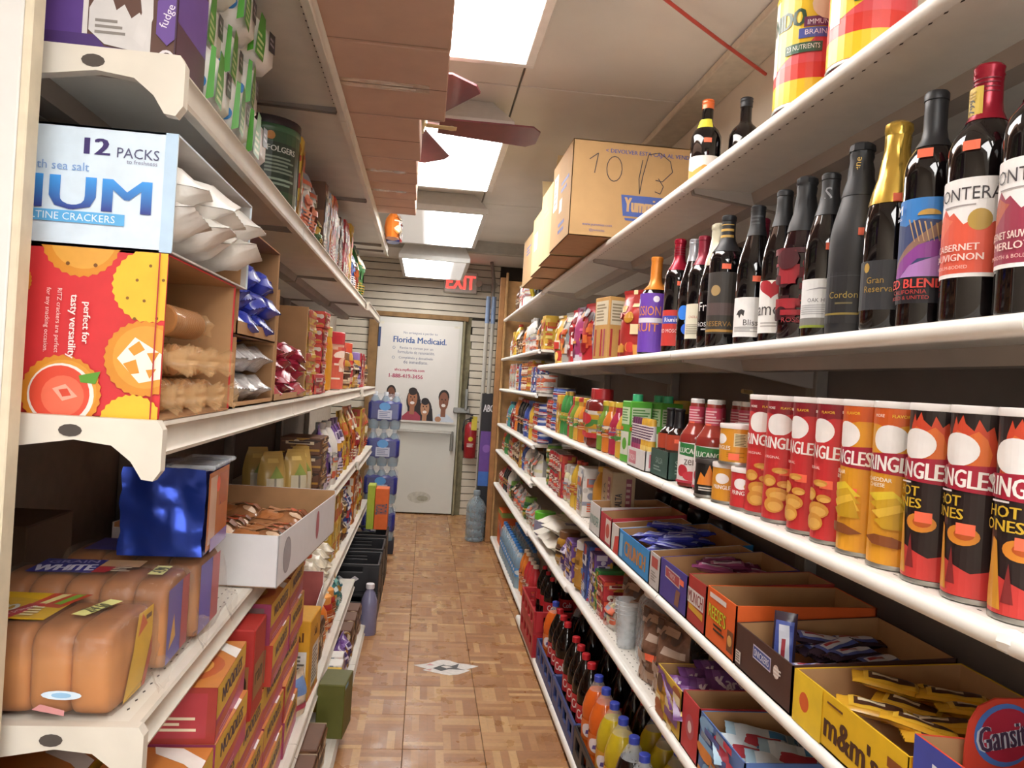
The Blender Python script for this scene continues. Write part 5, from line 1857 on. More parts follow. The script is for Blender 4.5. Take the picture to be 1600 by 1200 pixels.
# ------------------------------------------------------------------ wooden far bay
w_ = 'wooden bay, %s shelf'
fill(1, .66, FZ[1], [('box', 'yellow', .1, .2, .08, 1, 1), ('bottle', 'brown', .085, .21, None, 2, 1), ('jug', 'orange', .1, .2, .09, 1, 1), ('tin', 'white', .1, .12, None, 2, 1), ('jug', 'white', .13, .24, .1, 2, 1), ('bottle', 'orange', .07, .2, None, 2, 1), ('tin', 'brown', .09, .13, None, 2, 1), ('bag', 'brown', .14, .2, .07, 1, 1), ('bottle', 'yellow', .08, .25, None, 2, 1), ('box', 'yellow', .09, .2, .08, 1, 1), ('bottle', 'white', .08, .18, None, 2, 1)], w_ % 'second highest', 4.58)
fill(1, .66, FZ[2], [('tin', 'white', .1, .115, None, 2, 1), ('box', 'blue', .09, .16, .07, 2, 1), ('tin', 'yellow', .085, .105, None, 3, 2), ('tin', 'orange', .09, .1, None, 3, 2), ('box', 'blue', .09, .19, .07, 1, 1), ('tin', 'red', .08, .09, None, 2, 2), ('box', 'white', .17, .2, .12, 2, 1), ('box', 'white', .12, .18, .12, 1, 1)], w_ % 'third highest', 4.58)
fill(1, .66, FZ[3], [('tin', 'blue', .09, .08, None, 1, 3), ('tin', 'red', .09, .08, None, 2, 3), ('bottle', 'yellow', .06, .23, None, 2, 1), ('jug', 'blue', .13, .24, .1, 2, 1), ('bottle', 'black', .08, .24, None, 4, 1), ('bottle', 'orange', .06, .25, None, 2, 1), ('bag', 'red', .12, .2, .06, 2, 1), ('bottle', 'teal', .07, .2, None, 3, 1), ('jug', 'purple', .1, .2, .09, 1, 1)], w_ % 'middle', 4.58)
fill(1, .66, FZ[4], [('bag', 'white', .14, .16, .09, 2, 1), ('jar', 'white', .1, .14, None, 1, 1), ('jug', 'white', .12, .18, .1, 1, 1), ('bottle', 'blue', .08, .17, None, 2, 1), ('box', 'yellow', .09, .18, .06, 1, 1), ('bag', 'brown', .14, .17, .09, 3, 1), ('jar', 'red', .09, .16, None, 1, 1), ('jar', 'brown', .09, .17, None, 2, 1), ('bottle', 'green', .07, .18, None, 3, 1), ('jar', 'red', .09, .15, None, 2, 1)], w_ % 'fourth', 4.58)
fill(1, .66, FZ[5], [('bag', 'white', .16, .13, .1, 2, 1), ('jar', 'green', .09, .14, None, 1, 1), ('bag', 'white', .17, .14, .1, 3, 1), ('bag', 'brown', .14, .14, .1, 1, 1), ('jar', 'green', .1, .13, None, 1, 1), ('jug', 'white', .1, .2, .09, 2, 1), ('bottle', 'black', .07, .19, None, 3, 1), ('bag', 'red', .1, .14, .07, 3, 1)], w_ % 'fifth', 4.58)
fill(1, .66, FZ[6], [('bottle', 'red', .085, .26, None, 3, 1), ('bottle', 'orange', .08, .27, None, 2, 1)], w_ % 'lowest', 4.58)
pw = Stock(lambda: softbottle('water_bottle', '', 'bottle', .04, .25, M('#9fc0d6', .06, 0, .05, 25, 0, 0, .5), P('#3a86d8', .35), lambda a: (a.rect(0, 0, 1, 1, '#4a94d8'), a.ell(.5, .5, .2, .3, '#dfe8f0')), None, .8, None, .015))
for i in range(12):
    for j in range(2):
        pw.put((.69+j*.09, 5.10+i*.09, FZ[6]), 0, 'small water bottle with blue cap on the lowest wooden shelf', 'small water bottles')
ob_ = carton('detergent_carton', 'orange carton with green top stripe low by the wooden post', 'carton', .3, .2, .28, '#e2621c', lambda a, f: (a.rect(0, .86, 1, 1, '#8fa03a'), a.ell(.7, .5, .12, .15, '#5a7ab8'), a.text('TIDE', .35, .55, .2, '#f0d9a8', .03, 0, .4)) if f in 'FRL' else None)
ob_.location, ob_.rotation_euler = (.78, 6.45, FZ[6]), (0, 0, RS())
# loose packs hanging over the fifth shelf of the steel/wood joint: purple, green lids and a golden jar
gl = Stock(lambda: jar('food_jar', '', 'jar', .06, .13, P('#b8b0c2', .3), P('#5fc02c', .35), lambda a: a.rect(0, 0, 1, 1, '#8a86a0'), None, .95, .3))
for i, (x, y) in enumerate(((.72, 4.40), (.86, 4.36))):
    gl.put((x, y, FZ[5]+.016), 0, ['bright green lidded jar at the near end of the fifth wooden shelf', 'green lidded jar in the shade behind the bright green one'][i])
lsh = MB().box(.65, 3.28, FZ[5], 1.033, 4.53, FZ[5]+.0155, M('#e2dbcf', .45)).obj('low_shelf_board', None, 0)
tag(lsh, 'lower white shelf board carrying white bags and purple packs between the bays', 'shelf')
lipR(MB(), .636, FZ[5]+.0158, 3.28, 4.53, 1).obj('price_rail', lsh, 50)
for i in range(3):
    MB().box(.66+.36*(i % 2), 3.6+i*.3, FZ[5]-.02, .70+.36*(i % 2), 3.62+i*.3, FZ[5], UND).obj('bracket', lsh, 0)
ZJ = FZ[5]+.0162
rice = Stock(lambda: pillow('rice_bag', '', 'bag', .30, .2, .08, '#dcd5c6', lambda a: (a.rect(.15, .3, .85, .7, '#d2c8b2'), a.poly([(.2, .1), (.8, .1), (.8, .2), (.2, .2)], '#8a8494')), None, 5, M('#ddd6c8', .6, 0, .05, 20, .2)))
for i in range(5):
    rice.put((.80, 3.95+.14*(i % 3), ZJ+.0+.088*(i//3)), 0, 'white rice bag on the white board between the bays', 'white rice bags', rot=(0, 0, .1*i))
fill(1, .655, ZJ, [('box', 'purple', .13, .085, .09, 1, 2), ('bag', 'purple', .12, .14, .08, 1, 1), ('jar', 'brown', .12, .16, None, 1, 1)], 'white board between the bays', 3.34)

# ================================================================== BACK OF THE SHOP
def slanted(o, ang, ax='x'):
    o.rotation_euler = (ang, 0, 0)


# poster on the door
po = tag(MB().box(-.50, 8.052, .93, .31, 8.0565, 1.925, M('#dcd8d2', .6, 0, .03, 4, .05)).obj('poster', None, 0), 'white Florida Medicaid poster with smiling people, taped on the back door', 'poster')
a = Art(.6).flat((-.50, 8.052, .93), (.81, 0, 0), (0, 0, .995))
a.base = .0006
NAVY, MAG = '#4a5a8a', '#b8305f'
a.text('No arriesgues a perder tu', .52, .905, .03, NAVY, .01, 0, .70)
a.text('Florida Medicaid.', .52, .835, .062, '#3a5a94', .03, 0, .66)
for v, t1, t2 in ((.75, 'Revisa tu correo por un', 'formulario de renovación.'), (.65, 'Complétalo y devuélvelo', 'de inmediato.')):
    a.ell(.2, v, .018, None, '#8a93a8', 12).ell(.2, v, .012, None, '#dcd8d2', 12)
    a.text(t1, .48, v, .032, '#5a6284', .01, 0, .46).text(t2, .48, v-.04, .032, '#5a6284', .01, 0, .46)
a.text('ahca.myflorida.com', .41, .525, .036, MAG, .02, 0, .48)
a.text('1-888-419-3456', .37, .465, .04, MAG, .02, 0, .42)
SK = ['#7a4a35', '#a56b4c', '#b98563', '#8a5640']


def bust(u, v, s, skin, hair, shirt, longh=0, beard=0):
    if longh:
        a.ell(u+.01, v-.02*s, .085*s, .12*s, hair, 18)
        a.poly([(u-.06*s, v), (u+.10*s, v), (u+.13*s, v-.22*s), (u-.05*s, v-.2*s)], hair)
    a.poly([(u-.15*s, v-.42*s), (u+.16*s, v-.42*s), (u+.15*s, v-.2*s), (u+.05*s, v-.13*s), (u-.05*s, v-.13*s), (u-.14*s, v-.2*s)], shirt)
    a.rect(u-.03*s, v-.16*s, u+.03*s, v-.05*s, skin)
    if not longh:
        a.ell(u, v+.045*s, .068*s, .075*s, hair, 16)
    a.ell(u, v, .06*s, .095*s, skin, 18)
    if longh:
        a.ell(u, v+.075*s, .055*s, .04*s, hair, 14)
    for q in (-.022, .022):
        a.ell(u+q*s, v+.018*s, .009*s, .008*s, '#2a1c18', 8)
    a.poly([(u-.004*s, v+.01*s), (u+.010*s, v-.022*s), (u-.008*s, v-.022*s)], '#6a4030')
    a.ell(u, v-.042*s, .028*s, .016*s, '#efe6e0', 10)


bust(.20, .265, .85, SK[0], '#2a2422', '#cfcfd2')
bust(.86, .23, 1.0, SK[3], '#2a2220', '#c9d2de')
bust(.47, .24, 1.0, SK[1], '#2e2321', '#a83f52', 1)
bust(.63, .15, .92, SK[2], '#2a2224', '#3a3a46', 1)
a.ell(.80, .045, .04, .03, SK[2], 10)
a.rect(0, 0, 1, .02, '#d5d0c8')
a.rect(.0, .75, .03, .95, '#3a4a72')
a.obj('poster_print', po)
for (x, z) in ((-.48, 1.92), (.29, 1.92), (.29, .94)):
    MB().box(x-.03, 8.0508, z-.012, x+.03, 8.0522, z+.012, M('#d8d2c0', .3)).obj('tape', po, 0)

# fire extinguisher on the slat wall
fe = thing('fire_extinguisher', 'red fire extinguisher hanging beside the door, yellow tag on its neck', 'extinguisher', (.487, 7.99, .60))
MB().lathe([(0, 0), (.05, .003), (.062, .015), (.062, .30), (.055, .335), (.03, .36), (.02, .37), (0, .37)], M('#a8222a', .3), 24).obj('cylinder', fe, 45)
MB().lathe([(.02, .365), (.022, .40), (.016, .42), (0, .42)], M('#2a2826', .4), 14).box(-.012, -.07, .405, .012, .03, .42, M('#2a2826', .4), .003).box(-.012, -.075, .43, .012, .02, .445, M('#3a3836', .4), .003).obj('valve', fe, 30)
MB().tube([(-.02, 0, .40), (-.07, -.01, .38), (-.08, -.01, .28), (-.072, -.01, .14), (-.07, -.01, .08)], .009, BLACK).obj('hose', fe, 60)
a = Art(.4).cyl(.0622, .1, .26, -1.2, 1.2)
a.ell(.5, .62, .16, None, '#d8c22a', 16).fine(.25, .1, .75, .35, 3, '#d8cfc8')
a.obj('label_print', fe)
MB().box(.0, -.066, .29, .055, -.064, .43, P('#d8c23a', .5)).obj('inspection_tag', fe, 0)
MB().box(-.05, .06, .2, .05, .10, .24, M('#7a2228', .4), .004).obj('wall_hook', fe)
# big water jug on the floor
wjug = tag(MB().lathe([(0, .004), (.07, .0), (.082, .01), (.084, .03), (.078, .04), (.084, .05), (.084, .1), (.079, .11), (.084, .12), (.084, .17), (.079, .18), (.084, .19), (.084, .24), (.079, .25), (.084, .26), (.082, .31), (.06, .355), (.03, .38), (.026, .4), (.026, .42)], M('#9fb4c0', .08, 0, .08, 30, 0, 0, .45), 28).obj('water_jug', None, 50), 'large clear ribbed water jug standing on the floor by the back wall', 'jug')
wjug.location = (.505, 6.83, 0)
MB().lathe([(.028, .40), (.03, .405), (.03, .435), (.027, .44), (0, .44)], P('#8a98a0', .4), 16).obj('cap', wjug)
MB().lathe([(0, .008), (.074, .006), (.078, .03), (.074, .1), (.078, .2), (.078, .295), (0, .295)], M('#7f97a6', .05, 0, .05, 25, 0, 0, .35), 24).obj('water', wjug, 50)
# tall leaning goods between the wooden post and the back wall
mop = thing('mop_bundle', 'two pale mop handles with blue tops leaning behind the wooden post', 'mop', (.58, 7.5, 0))
for i, x in enumerate((-.025, .03)):
    MB().tube([(x, .05, .02), (x, .1, 2.2)], .019, M('#b5b0a6', .5)).obj('handle', mop, 60)
    MB().tube([(x, .093, 1.95), (x, .1, 2.21)], .022, M('#7f94b8', .4)).obj('grip', mop, 60)
    MB().lathe([(0, 0), (.05, .0), (.045, .12), (.022, .2), (0, .2)], M('#c9c4ba', .9, 0, .2, 60, .5), 14, x, .05).obj('mop_head', mop)
pk = carton('tall_carton', 'tall black carton with white letters and purple lower half behind the post', 'carton', .12, .14, 1.28, '#1f1d22', lambda a, f: (a.rect(0, .42, 1, .74, '#6a3f9a'), a.rect(0, .36, 1, .46, '#3a6fc8'), a.ell(.5, .62, .3, None, '#8a5ab8', 14), a.text('ABO', .5, .90, .05, '#d8d6da', .02, 0, .8), a.text('SKY', .5, .2, .05, '#b8b8c0', .02, 0, .8), a.text('GO', .5, .1, .05, '#b8b8c0', .02, 0, .8)) if f in 'F' else None)
pk.location = (.575, 7.05, 0.0)
rb = carton('tall_carton', 'tall dark red carton beside the black one, behind the post', 'carton', .055, .12, 1.0, '#8a2f2c')
rb.location = (.615+.05, 7.02, 0)
# stacked water packs at the end of the cracker side
def wpack():
    o = thing('water_pack', '', 'water pack')
    for i in range(3):
        for j in range(2):
            b = MB().lathe([(0, .002), (.036, 0), (.04, .02), (.04, .17), (.03, .21), (.014, .235), (.014, .25), (0, .25)], M('#a9c0d0', .08, 0, .05, 25, 0, 0, .5), 12, -.083+i*.083, -.042+j*.083).obj('bottle', o, 50)
            MB().lathe([(.016, .236), (.016, .262), (0, .262)], P('#dfe4ea', .35), 10, -.083+i*.083, -.042+j*.083).obj('cap', b, 30)
    MB().box(-.128, -.088, .055, .128, .088, .20, M('#2c2f86', .2, 0, .05), .02).obj('wrap', o, 40)
    MB().box(-.13, -.09, .004, .13, .09, .25, M('#dfe8f2', .08, 0, 0, 25, 0, 0, .12), .03).obj('film', o, 40)
    a = Art(.3).flat((-.128, -.0895, .055), (.256, 0, 0), (0, 0, .145))
    a.base = .002
    a.rect(.3, .1, .72, .55, '#c3c6da').fine(.34, .15, .68, .5, 4, '#7f86a8').ell(.5, .72, .17, .2, '#5a9ee0', 14)
    a.obj('label_print', o)
    b = Art(.3).flat((.1295, -.09, .055), (0, .18, 0), (0, 0, .145))
    b.base = .002
    b.rect(.3, .1, .72, .55, '#c3c6da').ell(.5, .75, .2, .16, '#5a9ee0', 14)
    b.obj('side_print', o)
    return o


wps = Stock(wpack)
for i in range(4):
    wps.put((-.30, 6.28, .10+i*.29), 0, ['lowest', 'second lowest', 'second highest', 'topmost'][i]+' water pack in blue wrap stacked at the shelf end', 'stacked water packs', sc_=(1, 1, 1.1))
tag(MB().box(-.44, 6.18, 0, -.17, 6.38, .099, M('#2a2730', .6), .004).obj('plinth_box', None), 'dark flat box on the floor under the stacked water packs', 'box')
orx = carton('orange_carton', 'bright orange carton with dark side lettering by the lowest water pack', 'carton', .09, .14, .28, '#e2641c', lambda a, f: (a.text('TROPICAL', .5, .5, .28, '#4a5568', .02, PI/2, .8)) if f in 'F' else None)
orx.location, orx.rotation_euler = (-.245, 5.50, .334), (0, 0, 0)
orz = carton('green_carton', 'lime green carton edge beside the bright orange carton', 'carton', .05, .14, .30, '#a9b82c')
orz.location = (-.318, 5.50, .334)
# black crates on the floor
bc = Stock(lambda: black_crate())


def black_crate():
    o = thing('black_crate', '', 'crate')
    m_ = M('#1f1d20', .45, 0, .08)
    W, D, H_ = .33, .33, .165
    MB().box(-W/2, -D/2, 0, W/2, D/2, .01, m_).obj('base', o, 0)
    for (nm, x0, y0, x1, y1) in (('front_panel', -W/2, -D/2, W/2, -D/2+.012), ('back_panel', -W/2, D/2-.012, W/2, D/2), ('side_panel', -W/2, -D/2+.012, -W/2+.012, D/2-.012), ('side_panel', W/2-.012, -D/2+.012, W/2, D/2-.012)):
        mb = MB().box(x0, y0, .01, x1, y1, .12, m_, .003).box(x0, y0, .148, x1, y1, H_, m_, .003)
        if x1-x0 > y1-y0:
            mb.box(x0, y0, .115, x0+.09, y1, .15, m_).box(x1-.09, y0, .115, x1, y1, .15, m_)
        else:
            mb.box(x0, y0, .115, x1, y0+.09, .15, m_).box(x0, y1-.09, .115, x1, y1, .15, m_)
        mb.obj(nm, o, 0)
    a = Art(.4).flat((-W/2, -D/2, 0), (W, 0, 0), (0, 0, H_))
    for q in (.34, .6):
        a.poly([(q, .40), (q+.07, .50), (q, .60), (q-.07, .50)], '#c9c6cc')
    a.obj('print', o)
    return o


for i, y in enumerate((4.60, 5.0, 5.42)):
    for k in range(2):
        bc.put((-.355, y, .001+k*.166), 0, '%s black crate of the %s stack on the floor' % (['lower', 'upper'][k], ['nearest', 'middle', 'farthest'][i]), 'black crates along the cracker side')

# ================================================================== CRACKER SIDE
ZCR, ZRO, ZBR, ZTL, ZLO, ZNO = LZ['cracker'], LZ['roll'], LZ['bread'], LZ['top'], LZ['low'], LZ['noodle']


def teeth(a, u, v, ru, c, c2=None):
    a.ell(u, v, ru, None, c, 56, 0, 2*PI, .05)
    if c2:
        a.ell(u+.01, v+.01, ru*.82, None, c2, 28)


def ritz(a, k):
    if k not in 'F':
        return
    ink = '#7a4a1a'
    teeth(a, .587, 1.05, .19, '#d98a24', '#e3a13c')
    for u in (.53, .66):
        a.ell(u, .90, .010, None, ink, 8)
    teeth(a, .925, .80, .185, '#e6b92a')
    for (u, v) in ((.86, .83), (.92, .92), (.985, .84), (.82, .72), (.9, .71), (.86, .60), (.965, .61)):
        a.ell(u, v, .008, None, '#8a5a1a', 8)
    teeth(a, .915, .365, .19, '#d98a24', '#e29a34')
    a.poly([(.79, .36), (.87, .49), (1.0, .40), (1.0, .25), (.90, .22)], '#efe6d6')
    for q in ([(.84, .42), (.89, .47), (.92, .42), (.87, .38)], [(.93, .40), (.99, .41), (.96, .34)], [(.82, .33), (.88, .36), (.90, .28), (.86, .27)], [(.93, .30), (.98, .31), (.95, .25)]):
        a.poly(q, '#e0922c')
    teeth(a, .54, .135, .19, '#d98a24', '#e29a34')
    a.ell(.54, .125, .155, None, '#e8e0d8', 28).ell(.535, .13, .14, None, '#e04a32', 28).ell(.55, .12, .10, None, '#ea6a4c', 20)
    a.poly([(.50, .16), (.56, .19), (.62, .12), (.55, .09)], '#e8a48c').poly([(.53, .155), (.57, .165), (.59, .125), (.55, .115)], '#d8472f')
    a.poly([(.62, .245), (.72, .275), (.70, .20), (.63, .205)], '#5a9a2c')
    teeth(a, .88, -.04, .16, '#e6b92a')
    teeth(a, .27, .35, .08, '#e6b92a')
    teeth(a, .29, .78, .09, '#d98a24')
    for (t, u, v, h) in (('perfect for', .637, .555, .052), ('tasty versatility', .576, .53, .056)):
        a.text(t, u, v, h, '#f3ded8', .02, -PI/2, .9)
    for (t, u) in (('RITZ crackers are perfect', .508), ('for any snacking occasion.', .458)):
        a.text(t, u, .56, .033, '#efc9c2', .01, -PI/2, .9)
    a.rect(.965, 0, .972, 1, '#b8262a')


LWD = .30            # depth of the cracker cartons across the shelf
bx = open_box('cracker_carton', 'red cracker carton with yellow round crackers printed, open towards the aisle', 'carton', LWD, .42, .250, '#d62c30', CARD, 'FBL', None, True, ritz)
bx.location = (-.392-LWD/2, 1.435, ZCR)


def prem(a, k):
    if k not in 'F':
        return
    a.rect(.94, 0, 1, 1, '#b5cfe8')
    a.text('12', .62, .835, .135, '#3a2b6a', .07, 0, .2, 0, 1.25).text('PACKS', .815, .80, .085, '#55557a', .005, 0, .20, 0, 1.2)
    a.text('to freshness', .835, .73, .035, '#8a8aa8', 0, 0, .17)
    a.text('with sea salt', .44, .655, .07, '#7fa6dc', 0, 0, .36)
    a.text('PREMIUM', .20, .435, .275, grad('#33358a', '#3a9cf0', .052, .103), .045, 0, None, 0, 1.45)
    a.rect(.2, .19, .77, .285, '#5aaee8')
    a.text('SALTINE CRACKERS', .50, .237, .06, '#dcecf8', .005, 0, .52)


bp = open_box('cracker_carton', 'pale blue saltine carton marked 12 PACKS on top of the red carton', 'carton', LWD, .50, .178, '#d3e2ef', M('#c9c4c0', .8), 'FBL', None, True, prem)
bp.location = (-.388-LWD/2, 1.475, ZCR+.2515)
# saltine sleeves in white waxed paper
slv = Stock(lambda: pillow('cracker_sleeve', '', 'sleeve', .23, .085, .07, '#e9e4dd', lambda a: a.poly([(.3, .3), (.5, .35), (.48, .6), (.34, .55)], '#e0cfae'), None, 8, M('#ece8e2', .35, 0, .06, 20, .5)))
for i in range(8):
    slv.put((-.475+.02*(i % 2), 1.29+(i % 4)*.105, ZCR+.272+.06*(i//4)), 0, 'white paper cracker sleeve poking out of the saltine carton', 'white cracker sleeves', rot=(.25*((i % 3)-1), -.12+.18*(i//4), rnd.uniform(-.2, .2)))


def stackm():
    mb = MB()
    prof = [(0, 0)]
    n = 16
    for i in range(n):
        z = i*.0105
        prof += [(.0235, z), (.0262, z+.003), (.0262, z+.007), (.0235, z+.0098)]
    prof.append((0, n*.0105))
    mb.lathe(prof, M('#b9783c', .6, 0, .12, 30), 16)
    o = tag(mb.obj('cracker_stack', None, 40), '', 'cracker stack')
    f = MB().lathe([(.0275, -.002), (.0275, .168), (.02, .176), (.008, .186), (.016, .21), (.024, .225)], M('#dcb07a', .15, 0, 0, 25, 0, 0, .32), 14, wob=lambda i, j: 1+(.25 if i > 3 else .03)*math.sin(j*2.9))
    f.obj('film', o, 60)
    return o


cs = Stock(stackm)
for k in range(2):
    for i in range(6):
        cs.put((-.60+.012*((i+k) % 2), 1.265+i*.062, ZCR+.034+k*.060), 0, 'film-wrapped round cracker stack lying end-out in the red carton', 'round cracker stacks', rot=(0, R90, 0))
for i in range(3):
    cs.put((-.432-.056*i, 1.33, ZCR+.158), 0, 'film-wrapped cracker stack lying lengthwise on top in the red carton', 'lengthwise cracker stacks', rot=(-R90, 0, 0))
# two kraft cartons of blue and clear packs
k1 = open_box('snack_carton', 'kraft carton of clear bags, under the carton of blue packs', 'carton', .3, .42, .155, CARD, CARDD, 'FBLR', {'F': .15, 'B': .15, 'L': .15, 'R': .012}, False, None, 'kraft cartons on the cracker shelf')
k1.location = (-.40-.15, 1.92, ZCR)
k2 = open_box('snack_carton', 'kraft carton of shiny blue packs, on top of the clear bags carton', 'carton', .3, .42, .235, CARD, CARDD, 'FBLR', {'F': .235, 'B': .235, 'L': .235, 'R': .03}, True, None, 'kraft cartons on the cracker shelf')
k2.location = (-.40-.15, 1.92, ZCR+.156)
bpk = Stock(lambda: pillow('blue_pack', '', 'packet', .11, .085, .055, '#3a46b8', lambda a: (a.rect(.2, .1, .8, .9, '#4654cc'), a.rect(.7, .6, .78, .75, '#b8b090')), None, 3))
for i in range(15):
    bpk.put((-.46+.012*(i % 2), 1.76+(i % 5)*.078, ZCR+.16+.055*(i//5)), 0, 'shiny blue wrapped pack in the upper kraft carton', 'blue packs', rot=(rnd.uniform(-.3, .3), rnd.uniform(-.2, .3), rnd.uniform(-.3, .3)))
clb = Stock(lambda: pillow('clear_bag', '', 'bag', .17, .125, .064, '#b8b3b2', None, None, 9, M('#c4c0c0', .15, 0, .2, 40, .5)))
for i in range(6):
    clb.put((-.48, 1.77+(i % 3)*.13, ZCR+.008+.068*(i//3)), 0, 'clear crinkled bag in the lower kraft carton', 'clear bags', rot=(rnd.uniform(-.06, .06), rnd.uniform(-.03, .05), rnd.uniform(-.1, .1)))
k3 = open_box('snack_carton', 'taller kraft carton of shiny dark red packs', 'carton', .3, .52, .30, CARD, CARDD, 'FBLR', {'F': .30, 'B': .30, 'L': .30, 'R': .02}, False, None, 'kraft cartons on the cracker shelf')
k3.location = (-.40-.15, 2.42, ZCR)
rpk = Stock(lambda: pillow('red_pack', '', 'packet', .12, .1, .05, '#a8283f', lambda a: (a.rect(.15, .1, .85, .9, '#b8324a'), a.poly([(.3, .3), (.6, .35), (.62, .6), (.35, .6)], '#d9b8b8')), None, 11))
for i in range(16):
    rpk.put((-.47+.015*(i % 2), 2.24+(i % 4)*.115, ZCR+.006+.036*(i//4)), 0, 'shiny dark red pack in the taller kraft carton', 'dark red packs', rot=(rnd.uniform(-.3, .3), rnd.uniform(-.1, .3), rnd.uniform(-.4, .4)))
fill(-1, -.40, ZCR, [('box', 'yellow', .20, .075, .16, 1, 4), ('box', 'red', .2, .078, .16, 1, 1)], 'cracker shelf past the kraft cartons', 2.78)
fill(-1, -.40, ZCR, [('box', 'red', .12, .065, .1, 1, 5), ], 'cracker shelf beside the orange jar', 3.22)
oj = jar('drink_jar', 'square orange drink jar with a pale yellow lid', 'jar', .095, .29, P('#d88a1c', .25), P('#c9b04a', .35), lambda a: (a.rect(0, 0, 1, 1, '#dc9420'), a.rect(.55, .2, .62, .5, '#efe0c0')), None, .92, .14, (.03, .66))
oj.location = (-.52, 3.62, ZCR)
rj = jar('drink_jar', 'red and cream jar with a wide bright red lid', 'jar', .085, .29, P('#d9a08a', .3), P('#c8303a', .35), lambda a: (a.rect(0, 0, 1, 1, '#d8604a'), a.busy(['#e8b89a', '#c8403a', '#efd9c9', '#d87a5a'], 5, 12)), None, .95, .2, (.02, .74))
rj.location = (-.50, 4.05, ZCR)
fill(-1, -.40, ZCR, [('jar', 'brown', .11, .2, None, 2, 1), ('jar', 'red', .1, .26, None, 1, 1), ('bag', 'brown', .13, .18, .08, 2, 1), ('jar', 'purple', .1, .22, None, 2, 1), ('box', 'red', .12, .22, .08, 2, 1), ('jar', 'brown', .11, .2, None, 2, 1)], 'far cracker shelf', 4.3)

# ---- upper (napkin) shelf
def choc(a, f):
    if f == 'F':
        a.rect(.42, .1, .44, 1, '#d8d0cc').rect(.44, .1, .63, 1, '#5a3a86').rect(.63, .08, .65, 1, '#d8d0cc')
        a.poly([(0, 0), (1, 0), (1, .035), (.72, .05), (.68, .1), (0, .1)], '#4a2f6e')
        a.text('Se', .54, .42, .1, '#d8cfe2', .03, 0, .12)
        a.poly([(.655, .22), (.69, .30), (.71, .26), (.74, .28), (.76, .22), (.79, .25), (.82, .19), (.85, .22), (.88, .17), (.90, .20), (.90, .03), (.72, .06), (.655, .12)], '#cfcac8')
        a.poly([(.70, .62), (.75, .62), (.90, .36), (.905, .2), (.87, .06), (.83, .1), (.86, .22), (.85, .3), (.79, .4)], '#d2cdcb')
        a.fine(.68, .10, .80, .18, 3, '#8a827c')
        a.poly([(.70, .32), (.775, .27), (.785, .35), (.715, .40)], '#f08a5a')
        a.ell(.965, .42, .035, .07, '#d8d0d2', 16)
        a.poly([(.92, .13), (.965, .08), (1, .12), (1, .33), (.955, .35), (.92, .28)], '#6a4a96').text('fudge', .965, .215, .05, '#e6dcea', .01, 1.25, .1)
        a.ell(.965, .03, .03, .03, '#d8d0d2', 12).ell(.967, .03, .018, .018, '#4a2f2a', 10)
        a.rect(.995, 0, 1, 1, '#4a2f40')
    if f == 'R':
        a.rect(0, 0, 1, 1, '#5a3a4a').rect(0, .2, 1, .5, '#6a4a96')


pb_ = carton('cereal_carton', 'brown and purple carton with an orange price sticker, nearest on the upper shelf', 'carton', .36, .145, .32, '#5f3f34', choc)
pb_.location = (-.398-.18, 1.292, ZRO)
# napkin packs: rounded white packs with green side bands
def npk_art(a, f):
    pass


def napkin():
    w, d, h = .13, .15, .104
    mb = MB()
    n, mring = 14, 20
    vs = []
    mb.box(-w/2, -d/2, 0, w/2, d/2, h, M('#e6e3df', .35, 0, .05, 18, .35), .022)
    o = tag(mb.obj('napkin_pack', None, 50), '', 'napkin pack')
    a = Art(.35).face('R', -w/2, -d/2, 0, w/2, d/2, h)
    a.base = .0008
    a.poly([(.04, .08), (.40, .06), (.46, .5), (.42, .96), (.22, 1.0), (.12, .6)], '#4a9a2c')
    a.fine(.12, .12, .40, .6, 4, '#c9d89a')
    a.poly([(.62, .45), (.9, .5), (.88, .9), (.6, .85)], '#3a2f38')
    a.fine(.66, .58, .84, .78, 2, '#b8b0b8')
    b = a.face('F', -w/2, -d/2, 0, w/2, d/2, h)
    b.base = .0008
    b.text('100', .42, .62, .26, '#8ab87a', .03, -.1, .4)
    b.ell(.80, .34, .10, None, '#3a86d0', 16)
    b.poly([(.9, .05), (1, .1), (1, .9), (.94, .95)], '#4a9a2c')
    b.fine(.3, .2, .6, .32, 1, '#b5cfa8')
    a.obj('label_print', o)
    return o


nap = Stock(napkin)
for c, y in enumerate((1.455, 1.615, 1.775)):
    for k in range(3):
        nap.put((-.455-(.02 if k % 2 else 0), y, ZRO+.001+k*.1045), rnd.uniform(-.12, .12), '%s white napkin pack with green band in the %s stack' % (['lowest', 'middle', 'topmost'][k], ['nearest', 'middle', 'farthest'][c]), 'white napkin packs')
# coffee can
def cof(a):
    a.rect(0, 0, 1, 1, '#2f4f35')
    a.rect(.36, .2, .62, .78, '#24352a')
    a.text('FOLGERS', .50, .70, .07, '#d0d4cc', .02, 0, .17).fine(.42, .40, .58, .62, 5, '#7f9080')
    a.fine(.42, .25, .58, .36, 2, '#8fa392')
    a.rect(.66, .1, .74, .8, '#a82c34').rect(.64, .1, .66, .8, '#3f6a48')
    a.fine(.67, .12, .73, .4, 4, '#d8d0c8')
    a.ell(.44, .85, .02, None, '#b8792c', 12)


